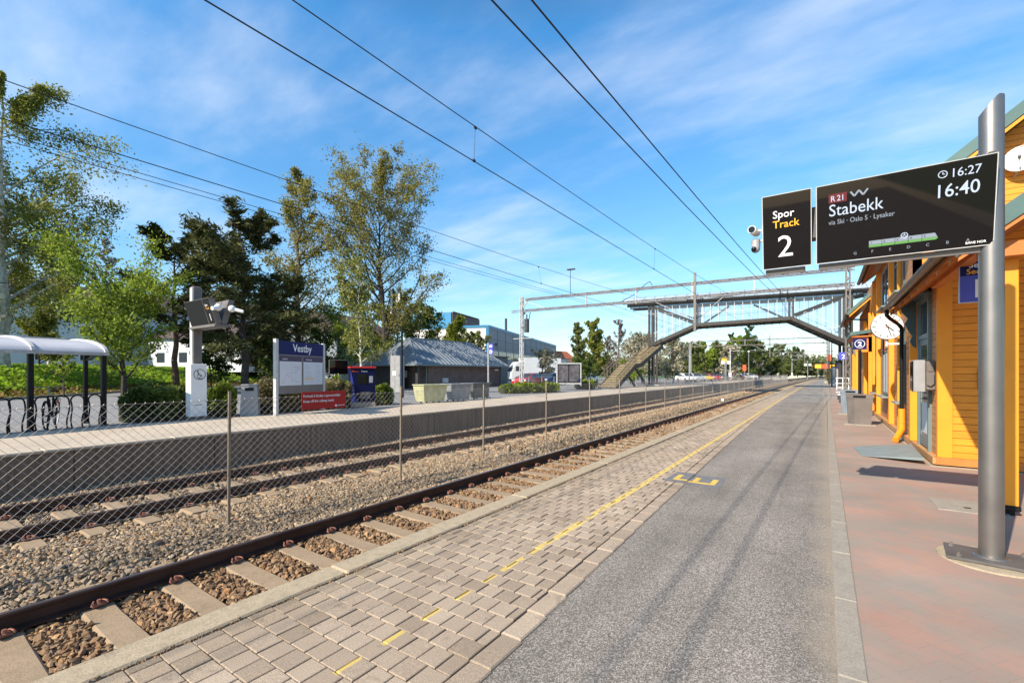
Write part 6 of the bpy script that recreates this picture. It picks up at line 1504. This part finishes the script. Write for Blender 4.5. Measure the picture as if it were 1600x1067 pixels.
# lorry
x, y = at_depth(800, 76); t = thing('lorry', 'white box lorry parked in front of the grey hall', 'lorry', (x,y,.1), dirang(2600)); mb = MB(); mb.box(1.7,8.6,-1.2,1.2,.95,4.0,.04); part(t, 'cargo_box', mb, M['white'])
mb = MB(); mb.prism([(-.5,.5),(1.6,.5),(1.6,3.3),(.6,3.3),(-.1,2.5),(-.45,1.7)], 1, -1.15, 1.15); cab = part(t, 'cab', mb, M['white']); mb = MB(); mb.prism([(-.12,2.4),(-.45,1.75),(-.50,1.75),(-.17,2.45)], 1, -1.0, 1.0); mb.box(.2,1.2,-1.165,-1.152,1.8,2.6); part(cab, 'window', mb, M['pane'])
for xx in (.6,6.0,7.3):
    for s in (-1,1): mb = MB(); mb.cyl((xx,s*1.15,.5),(xx,s*.85,.5),.5,.5,18); part(t, 'wheel', mb, M['rubber'])
mb = MB(); mb.box(1.6,8.5,-1.0,1.0,.6,.95); part(t, 'chassis', mb, M['steel_dark'])
# cars
def car(label, loc, rz, paint, grp='cars in the car park'):
    t = thing('parked_car', label, 'car', loc, rz, grp); mb = MB(); w = .88
    prof_ = [(-2.1,.35),(-2.15,.62),(-2.05,.82),(-1.1,.93),(-.45,1.40),(.75,1.46),(1.55,1.05),(2.05,.98),(2.12,.6),(2.08,.35)]
    vs = []; n = len(prof_)
    for yv, k in ((-w,0),(-w*.96,1),(w*.96,1),(w,0)):
        for p, q in prof_:
            tuck = .16 if q > 1.0 else 0
            vs.append((p*(1 if k else .985), yv*(1-tuck*(1.0 if k == 0 else .9)), q if k else min(q, q*.985)))
    fs = [tuple(range(n)), tuple(range(4*n-1,3*n-1,-1))]
    for k in range(3): fs += [(k*n+i,(k+1)*n+i,(k+1)*n+(i+1) % n,k*n+(i+1) % n) for i in range(n)]
    b_ = part(t, 'body', mb.add(vs, fs), paint, True)
    mb = MB()
    for s in (-1,1): 
        y0 = s*(w*.995); yt = s*(w*.85)
        mb.add([(-.95,y0,.95),(.0,y0,.97),(.0,yt,1.36),(-.42,yt,1.34)],[(0,1,2,3)]); mb.add([(.06,y0,.97),(1.35,y0,1.02),(.75,yt,1.38),(.06,yt,1.37)],[(0,1,2,3)])
    mb.add([(-1.08,-.72,.955),(-1.08,.72,.955),(-.48,.66,1.41),(-.48,-.66,1.41)],[(0,1,2,3)]); mb.add([(1.56,-.70,1.075),(1.56,.70,1.075),(.80,.64,1.47),(.80,-.64,1.47)],[(0,1,2,3)])
    part(t, 'window', mb, M['pane'])
    for xx in (-1.3,1.28):
        for s in (-1,1): mb = MB(); mb.cyl((xx,s*.90,.32),(xx,s*.70,.32),.32,.32,18); wh_ = part(t, 'wheel', mb, M['rubber']); mb = MB(); mb.cyl((xx,s*.905,.32),(xx,s*.90,.32),.19,.19,12); part(wh_, 'rim', mb, M['galv'])
    for s in (-1,1): mb = MB(); mb.box(-2.14,-2.02,s*.72-.14,s*.72+.14,.62,.76,.02); part(t, 'headlight', mb, M['white'])
    return t
def paint(nm, c): 
    m, nt, b, o = newmat(nm); b.inputs['Base Color'].default_value = (*c,1); b.inputs['Roughness'].default_value = .3; b.inputs['Coat Weight'].default_value = .6; return m
pr, pb, pw, pk, pg, py_ = paint('red_car_paint',(0.42,0.012,0.012)), paint('blue_car_paint',(0.02,0.07,0.20)), paint('white_car_paint',(0.7,0.7,0.7)), paint('black_car_paint',(0.02,0.02,0.025)), paint('silver_car_paint',(0.38,0.39,0.41)), paint('yellow_car_paint',(0.70,0.48,0.02))
x, y = at_depth(826, 50); car('bright red car by the left catenary mast', (x,y,.1), dirang(1250), pr)
x, y = at_depth(858, 55); car('blue car right behind the red one', (x,y,.1), dirang(1250), pb)
x, y = at_depth(848, 62); car('silver car between the blossom tree and the lorry', (x,y,.1), dirang(1250), pg)
x, y = at_depth(918, 62); car('white car seen left of the bridge stairs', (x,y,.1), dirang(1250), pw)
names = [(1072,78,'white car parked just right of the bridge columns',pw),(1086,80,'silver car, second in the row right of the bridge columns',pg),(1098,84,'yellow car in the row under the footbridge',py_),(1112,86,'red car in the row under the footbridge',pr),(1125,90,'dark red-trimmed black car in the row under the footbridge',pk),(1137,94,'white car in the row before the second portal mast',pw),(1149,98,'second bright red car, farther along the row',pr),(1160,102,'silver car next to the farther red one',pg),(1170,106,'white car farthest along the row beyond the platform',pw)]
for u, d, lb, pt_ in names: x, y = at_depth(u, d); car(lb, (x,y,.1), dirang(700), pt_)
# low barrier posts / car-park railing behind the far platform
rl = thing('platform_fence', 'low grey wire fence along the back of the far platform past the stairs', 'fence', (-15.45,0,.15)); 
for i in range(26):
    y = 44+i*2.6; mb = MB(); mb.cyl((bend(y),y,0),(bend(y),y,1.1),.025,.025,6); part(rl, 'post', mb, M['galv'])
mb = MB()
for z in (1.08,.75,.45,.15): mb.tube([(bend(44+i*2.6),44+i*2.6,z) for i in range(26)], .010, 4)
part(rl, 'rail_wires', mb, M['galv'])
rl2 = thing('platform_fence', 'low grey wire fence behind the hedge between the left mast and the stair foot', 'fence', (-19.6,29,.12)); mb = MB()
for i in range(7): y = i*1.7; m2 = MB(); m2.cyl((.2*i,y,0),(.2*i,y,1.15),.03,.03,6); part(rl2, 'post', m2, M['galv'])
for z in (1.1,.8,.5,.2): mb.cyl((0,0,z),(1.2,10.2,z),.010,.010,4)
part(rl2, 'rail_wires', mb, M['galv'])
# ================================================================ TREES
def lm(name, lo, hi, tr=.35): return leafmat(name, lo, hi, tr)
LF = {
 'birch': lm('olive_spring_leaf', (0.09,0.11,0.02), (0.38,0.38,0.07), .45),
 'spring': lm('fresh_spring_leaf', (0.09,0.14,0.015), (0.42,0.52,0.07), .5),
 'pine': lm('pine_needle', (0.022,0.032,0.013), (0.15,0.155,0.05), .3),
 'olive': lm('brown_olive_leaf', (0.11,0.105,0.025), (0.42,0.38,0.10), .5),
 'maple': lm('yellow_green_leaf', (0.09,0.11,0.02), (0.38,0.38,0.09), .45),
 'mid': lm('mid_green_leaf', (0.025,0.045,0.010), (0.13,0.18,0.035)),
 'blossom': lm('white_blossom', (0.14,0.15,0.07), (0.60,0.54,0.42), .3),
 'greygreen': lm('grey_green_leaf', (0.05,0.07,0.02), (0.24,0.27,0.08)),
 'bare': lm('reddish_bud', (0.12,0.09,0.075), (0.26,0.19,0.16), .2),
}
def grow(base, h, spread, r0, n_limb, first, seed, form):
    """tapered trunk, limbs and twigs; returns (wood segments, twig tips)"""
    g = random.Random(seed); segs = []; tips = []
    P = [Vector((0,0,0))]; n = 10; lean = Vector((g.uniform(-.03,.03), g.uniform(-.03,.03), 0))*h
    forks = form.get('fork')
    for i in range(1, n+1):
        t = i/n; P.append(Vector((lean.x*t+g.gauss(0,.006)*h, lean.y*t+g.gauss(0,.006)*h, h*.97*t)))
    def rad(t): return r0*(1-t)**.9+.012
    for i in range(n): segs.append((P[i], P[i+1], rad(i/n), rad((i+1)/n)))
    for k in range(n_limb):
        t = first+(1-first)*((k+g.random())/n_limb)**form.get('dist',1.0); t = min(t,.985); i = min(n-1, int(t*n)); p = P[i].lerp(P[i+1], t*n-i)
        az = g.uniform(0,2*math.pi) if not form.get('az') else k*2.4+g.uniform(-.3,.3)
        L = spread*form['prof']((t-first)/(1-first))*g.uniform(.72,1.12); up = form['up'](t)+g.gauss(0,.12)
        d = Vector((math.cos(az), math.sin(az), up)).normalized(); q = p.copy(); m = 5; rr = min(rad(t)*.45, .035+L*.014); dirv = d.copy()
        for s in range(m):
            dirv = (dirv+Vector((g.gauss(0,.13),g.gauss(0,.13),g.gauss(0,.10)+form.get('curl',0)*s/m))).normalized(); q2 = q+dirv*(L/m)
            segs.append((q, q2, rr*(1-s/m)+.008, rr*(1-(s+1)/m)+.008))
            if s >= 1 or L < 1.2:
                nb = form.get('twigs',3)
                for _ in range(nb):
                    td = (dirv*form.get('fwd',.7)+Vector((g.gauss(0,.7),g.gauss(0,.7),g.gauss(form.get('tup',.15),.45)))).normalized(); tl = L*form.get('tl',.28)*g.uniform(.5,1.2)*(1-s/m*.4); a = q.lerp(q2, g.random()); b = a+td*tl; b.z += form.get('droop',0)*tl
                    segs.append((a, b, .018*form.get('tw',1), .006)); tips.append((a, b, g.random()))
            q = q2
        tips.append((q-dirv*(L/m), q, g.random()))
    return segs, tips
def tree(name, label, u, d, h, spread, nleaf, lsize, leaf, bark, seed, form, r0=None, first=.25, limbs=26, z=None, group=None, scat=.35, cat='tree', shade=.25, nlmul=1.0):
    x, y = at_depth(u, d); z = hgt(x,y) if z is None else z
    t = thing(name, label, cat, (x,y,z-.05), random.Random(seed).uniform(0,6.28), group); segs, tips = grow((0,0,0), h, spread, r0 or h*.016, limbs, first, seed, form)
    mb = MB()
    for a, b, ra, rb in segs: mb.cyl(a, b, ra, rb, 7 if ra > .08 else (5 if ra > .03 else 3), False)
    part(t, 'trunk', mb, bark, True)
    g = np.random.default_rng(seed); k = g.integers(0, len(tips), nleaf); A = np.array([tuple(p[0]) for p in tips])[k]; B = np.array([tuple(p[1]) for p in tips])[k]; cr = np.array([p[2] for p in tips])[k]
    tt = g.beta(2.2,1.3,nleaf)[:,None]; C = A+(B-A)*tt*1.05; ln = np.linalg.norm(B-A,axis=1)[:,None]; C = C+g.normal(0,1,(nleaf,3))*ln*scat*np.array([1,1,form.get('flatc',.7)])
    if form.get('hang'): C[:,2] -= np.abs(g.exponential(form['hang'],nleaf))
    C = C[C[:,2] > h*first*.35]; cr = cr[:len(C)] if len(C) == nleaf else g.random(len(C))
    rn = .12+.45*cr+g.normal(.12,.2,len(C))
    obj('crown', leaf_mesh(C, lsize, seed, leaf, rn, flat=form.get('lflat',0), stretch=form.get('stretch',1.6), name='crown'), t); return t
f_round = dict(prof=lambda t: math.sin(math.pi*(.18+.80*t))**.7, up=lambda t: .25+.9*t, curl=.25, twigs=3, tl=.30)
f_tall = dict(prof=lambda t: (.60+.70*t)*(1-t)**.35+.12, up=lambda t: .55+.85*t, curl=.35, twigs=3, tl=.22, dist=.85)
f_birch = dict(prof=lambda t: math.sin(math.pi*(.25+.72*t))**.8, up=lambda t: .55+.5*t, curl=-.15, twigs=3, tl=.25, droop=-.5, hang=.45, stretch=1.5)
f_pine = dict(prof=lambda t: math.sin(math.pi*(.30+.62*t))**.6, up=lambda t: .12+.40*t, curl=.16, twigs=5, tl=.24, flatc=.45, lflat=.6, stretch=3.2, fwd=.9, tup=.05)
f_col = dict(prof=lambda t: .35+.65*(1-t)**.7, up=lambda t: .6+.6*t, curl=.2, twigs=3, tl=.35)
f_bush = dict(prof=lambda t: .6+.4*(1-t), up=lambda t: .6+.8*t, curl=0, twigs=4, tl=.4)
f_vase = dict(prof=lambda t: .7+.3*t, up=lambda t: .7+.8*t, curl=.1, twigs=4, tl=.3)
tree('birch_tree', 'tall loose olive birch with pale trunk at the left edge', 8, 33, 21.5, 8.6, 50000, .12, LF['birch'], M['bark_birch'], 21, f_birch, first=.16, limbs=34)
tree('birch_tree', 'birch crown filling the far left corner behind the shelter roof', -95, 31, 17, 6.5, 26000, .14, LF['birch'], M['bark_birch'], 22, f_birch, first=.12, limbs=26)
tree('birch_tree', 'lower drooping birch right of the tall left birch, before the pale house', 78, 44, 13.5, 3.6, 9000, .17, LF['greygreen'], M['bark_birch'], 23, f_birch, first=.2, limbs=22)
tree('bare_tree', 'thin nearly leafless tree rising behind the bright green tree', 165, 60, 17.5, 2.6, 2600, .14, LF['bare'], M['bark'], 24, f_col, first=.35, limbs=20)
tree('apple_tree', 'fresh bright green spreading tree on the bank behind the cycle shelter', 193, 30, 6.5, 5.4, 15000, .12, LF['spring'], M['bark_dark'], 25, f_vase, r0=.16, first=.16, limbs=24)
tree('young_tree', 'small thin sapling on the bank under the cycle shelter roof', 100, 27.5, 3.2, 1.0, 500, .12, LF['spring'], M['bark'], 26, f_bush, first=.3, limbs=8)
tree('pine_tree', 'left dark pine with an open flat-topped crown behind the pillar', 276, 40, 13.6, 4.2, 19000, .13, LF['pine'], M['bark_pine'], 27, f_pine, r0=.26, first=.30, limbs=26)
tree('pine_tree', 'broad dark pine behind the Vestby board with a leaning bare trunk', 384, 34, 12.4, 5.2, 26000, .13, LF['pine'], M['bark_dark'], 28, f_pine, r0=.28, first=.24, limbs=34)
tree('pine_tree', 'dark pine boughs right of the broad pine, above the name board', 440, 41, 9.2, 4.0, 9000, .14, LF['pine'], M['bark_dark'], 29, f_pine, r0=.22, first=.15, limbs=26)
tree('poplar_tree', 'slim tall olive poplar between the pines and the big tree', 466, 46, 21.4, 5.4, 20000, .13, LF['olive'], M['bark'], 30, f_col, first=.12, limbs=48, scat=.38)
tree('poplar_tree', 'big open-crowned olive tree, tallest in the middle of the picture', 602, 46, 18.9, 11.2, 36000, .125, LF['olive'], M['bark_dark'], 31, f_tall, r0=.34, first=.24, limbs=46, scat=.26)
tree('maple_tree', 'light yellow-green young tree with a pale branching trunk behind the ticket machine', 565, 29, 7.0, 2.7, 5200, .12, LF['maple'], M['bark_birch'], 32, f_vase, r0=.10, first=.28, limbs=22)
tree('maple_tree', 'pale yellow-green tree behind the hut roof, left side', 620, 50, 10.5, 3.6, 9000, .17, LF['maple'], M['bark'], 33, f_round, first=.2, limbs=24)
tree('broadleaf_tree', 'dark green rounded tree standing right behind the hut ridge', 655, 62, 10.6, 4.0, 10000, .22, LF['mid'], M['bark_dark'], 34, f_round, first=.2, limbs=26)
tree('birch_tree', 'small bright green birch in front of the blue office building', 716, 70, 9.6, 3.4, 15000, .19, lm('lime_birch_leaf',(0.11,0.13,0.012),(0.34,0.38,0.05),.5), M['bark'], 35, f_col, first=.12, limbs=28)
tree('birch_tree', 'low green tree continuing right of the small bright birch', 744, 66, 7.2, 3.0, 6000, .20, LF['greygreen'], M['bark'], 36, f_round, first=.12, limbs=20)
tree('blossom_tree', 'small white-blossomed tree before the parked lorry', 848, 58, 4.2, 2.3, 4200, .14, LF['blossom'], M['bark_dark'], 37, f_round, r0=.08, first=.2, limbs=20, z=.1)
tree('birch_tree', 'green birch left of the stairs, left one of the pair', 903, 92, 11.4, 3.0, 8000, .24, LF['greygreen'], M['bark'], 38, f_col, first=.06, limbs=30, z=0)
tree('birch_tree', 'denser green birch left of the stairs, right one of the pair', 928, 90, 11.6, 3.8, 11000, .24, LF['birch'], M['bark'], 39, f_col, first=.06, limbs=34, z=0)
tree('bare_tree', 'reddish leafless tree behind the top of the stairs, taller one', 968, 110, 14.0, 3.6, 5500, .17, LF['bare'], M['bark'], 40, f_col, first=.15, limbs=34, z=0, scat=.3)
tree('bare_tree', 'greyish leafless tree behind the stairs, lower left one', 948, 112, 10.5, 3.0, 4200, .17, LF['bare'], M['bark'], 41, f_col, first=.15, limbs=28, z=0, scat=.3)
tree('blossom_tree', 'large white-blossomed tree behind the bridge columns', 1003, 64, 6.6, 4.0, 7500, .16, LF['blossom'], M['bark_dark'], 42, f_round, first=.1, limbs=28, z=0)
tree('blossom_tree', 'white and green blossoming tree right of the bridge columns', 1052, 68, 6.6, 3.4, 6500, .18, LF['blossom'], M['bark_dark'], 43, f_round, first=.1, limbs=26, z=0)
tree('shrub', 'green shrub under the bridge stairs', 985, 58, 2.6, 2.2, 2600, .14, LF['spring'], M['bark_dark'], 44, f_bush, first=.05, limbs=14, z=0)
tree('shrub', 'dark green shrub between the blossom tree and the stair foot', 912, 58, 2.4, 3.0, 3000, .16, LF['mid'], M['bark_dark'], 45, f_bush, first=.05, limbs=14, z=0)
far = [(1080,100,8.2,'greygreen'),(1100,108,8.6,'spring'),(1122,112,9.0,'greygreen'),(1140,92,6.8,'blossom'),(1152,118,11.0,'spring'),(1170,112,10.5,'mid'),(1186,122,9.6,'greygreen'),(1205,128,8.4,'mid'),(1220,150,10.5,'greygreen'),(1246,190,12,'mid')]
lbs = ['olive tree directly right of the bridge columns, below the deck','light green tree second from the bridge columns','olive tree third from the bridge columns','low white-blossomed tree in the row under the bridge','fresh green tall tree in the row under the bridge','dark green tree right of the fresh green one','grey-green tree left of the white globe lamp','dark low tree before the warehouse','olive tree at the left end of the warehouse','dark tree beyond the warehouse']
for i, ((u, d, h, lf), lb) in enumerate(zip(far, lbs)): tree('broadleaf_tree' if lf != 'blossom' else 'blossom_tree', lb, u, d, h, h*.42, 6500, .28, LF[lf], M['bark_dark'], 60+i, f_round, first=.05, limbs=24, z=0, group='trees beyond the far platform')
tree('poplar_tree', 'thin tall dark tree sticking up above the others under the bridge', 1171, 130, 16.5, 2.6, 2600, .26, LF['mid'], M['bark_dark'], 75, f_col, first=.4, limbs=16, z=0)
tree('conifer_tree', 'pointed fir among the trees under the bridge', 1144, 128, 12.5, 2.4, 4500, .26, LF['pine'], M['bark_dark'], 76, f_col, first=.1, limbs=30, z=0)
# understory and bushes behind left road
us = [(62,38,4.0,'birch','olive bush before the pale house'),(330,46,4.2,'mid','dark bush between the two pine trunks'),(415,40,5.0,'mid','dense dark bush behind the left post of the Vestby board'),(450,46,4.5,'maple','yellow-green bush above the name board'),(500,44,5.0,'mid','dark green bush behind the small black screen'),(530,48,7.5,'spring','light green tall bush left of the pale young tree'),(585,56,5.0,'spring','light bush behind the ticket machine')]
for i, (u, d, h, lf, lb) in enumerate(us): tree('shrub', lb, u, d, h, h*.55, 3600, .17, LF[lf], M['bark_dark'], 90+i, f_bush, first=.05, limbs=16, group='bushes behind the road')
# far wood, one mass along the horizon (hill behind)
def wood():
    g = np.random.default_rng(77); C = []; rn = []
    for (u0,u1,d0,d1,zh,n) in ((1040,1300,230,300,9.0,340),(1200,1420,420,560,17,420),(880,1080,240,330,9,200),(560,900,260,330,10,160),(1180,1300,330,420,12,300)):
        for _ in range(n):
            u = g.uniform(u0,u1); d = g.uniform(d0,d1); x, y = at_depth(u, d); hh = zh*g.uniform(.6,1.15); w = hh*.30; m = 60; q = g.normal(size=(m,3)); q /= np.linalg.norm(q,axis=1,keepdims=True); q *= g.uniform(.6,1.05,(m,1))
            c = np.array([x,y,hh*.55])+q*np.array([w,w,hh*.5]); C.append(c); rn.append(np.clip(g.random()*.6+.2+g.normal(0,.15,m),0,1))
    C = np.concatenate(C); C = C[C[:,2] > -.2]; rn = np.concatenate(rn)[:len(C)]
    return leaf_mesh(C, 1.5, 78, lm('distant_wood_leaf',(0.035,0.050,0.022),(0.15,0.17,0.07),.15), rn, stretch=1.2, name='wood')
struct('far_wood', wood(), None, kind='stuff')
# a green area past the platform end
# ================================================================ SKY, SUN, CAMERA
SUNV = Vector((.37,1.35,-1)).normalized()
el = math.asin(-SUNV.z); rot = math.atan2(-SUNV.x, -SUNV.y)
w = bpy.data.worlds.new('World'); sc.world = w; w.use_nodes = True; nt = w.node_tree; nt.nodes.clear()
out = nt.nodes.new('ShaderNodeOutputWorld'); bg = nt.nodes.new('ShaderNodeBackground'); sky = nt.nodes.new('ShaderNodeTexSky')
sky.sky_type = 'NISHITA'; sky.sun_disc = False; sky.sun_elevation = el; sky.sun_rotation = rot; sky.air_density = 1.0; sky.dust_density = 0.4; sky.ozone_density = 2.2; sky.altitude = 50
tc = nt.nodes.new('ShaderNodeTexCoord'); sp = nt.nodes.new('ShaderNodeSeparateXYZ'); nt.links.new(tc.outputs['Generated'], sp.inputs[0])
zz = mth(nt, 'MAXIMUM', sp.outputs['Z'], 0.03); zc = mth(nt, 'ADD', zz, 0.12)
cb = nt.nodes.new('ShaderNodeCombineXYZ'); nt.links.new(mth(nt,'DIVIDE',sp.outputs['X'],zc), cb.inputs[0]); nt.links.new(mth(nt,'DIVIDE',sp.outputs['Y'],zc), cb.inputs[1])
mp = nt.nodes.new('ShaderNodeMapping'); mp.inputs['Rotation'].default_value = (0,0,R(12)); mp.inputs['Scale'].default_value = (1.1,2.2,1); mp.inputs['Location'].default_value = (3.1,2.2,0); nt.links.new(cb.outputs[0], mp.inputs[0])
n1 = noise(nt, mp.outputs[0], 1.0, 8, .56); n2 = noise(nt, mp.outputs[0], .45, 3, .5)
cf = mth(nt, 'ADD', mth(nt,'MULTIPLY',n1,.65), mth(nt,'MULTIPLY',n2,.5))
cm = N(nt, 'ShaderNodeMapRange'); cm.interpolation_type = 'SMOOTHSTEP'; cm.inputs[1].default_value = .50; cm.inputs[2].default_value = .80; cm.inputs[3].default_value = 0; cm.inputs[4].default_value = .50; nt.links.new(cf, cm.inputs[0])
# saturated azure of the photograph: blue grading in view, set neutral in the unseen sky overhead to cut blue fill
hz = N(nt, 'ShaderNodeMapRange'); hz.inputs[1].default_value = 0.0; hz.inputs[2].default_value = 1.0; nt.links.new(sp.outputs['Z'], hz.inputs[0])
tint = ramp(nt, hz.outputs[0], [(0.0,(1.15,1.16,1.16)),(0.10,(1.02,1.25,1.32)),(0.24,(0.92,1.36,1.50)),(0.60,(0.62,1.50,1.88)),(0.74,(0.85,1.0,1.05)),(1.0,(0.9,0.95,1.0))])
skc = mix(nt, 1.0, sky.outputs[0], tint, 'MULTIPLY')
skc = mix(nt, cm.outputs[0], skc, (7.0,7.4,8.0))
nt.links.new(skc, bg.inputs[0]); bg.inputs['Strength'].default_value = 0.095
nt.links.new(bg.outputs[0], out.inputs[0])
sl = bpy.data.lights.new('sun', 'SUN'); sl.energy = 5.0; sl.angle = R(.53); sl.color = (1.0,.875,.70); so = bpy.data.objects.new('sun', sl); COL.objects.link(so)
so.rotation_euler = SUNV.to_track_quat('-Z','Y').to_euler()
cam = bpy.data.cameras.new('camera'); cam.sensor_width = 36; cam.lens = F/1600*36; cam.shift_y = (HY-533.5)/1600; cam.clip_end = 4000; cam.clip_start = .05
co = bpy.data.objects.new('camera', cam); COL.objects.link(co); co.location = (0,0,CAMZ); co.rotation_euler = (R(90),0,TH); sc.camera = co
sc.view_settings.view_transform = 'Standard'; sc.view_settings.look = 'None'; sc.view_settings.exposure = 0.72; sc.view_settings.gamma = 1
sc.render.engine = 'CYCLES'; sc.cycles.transparent_max_bounces = 24; sc.cycles.max_bounces = 6
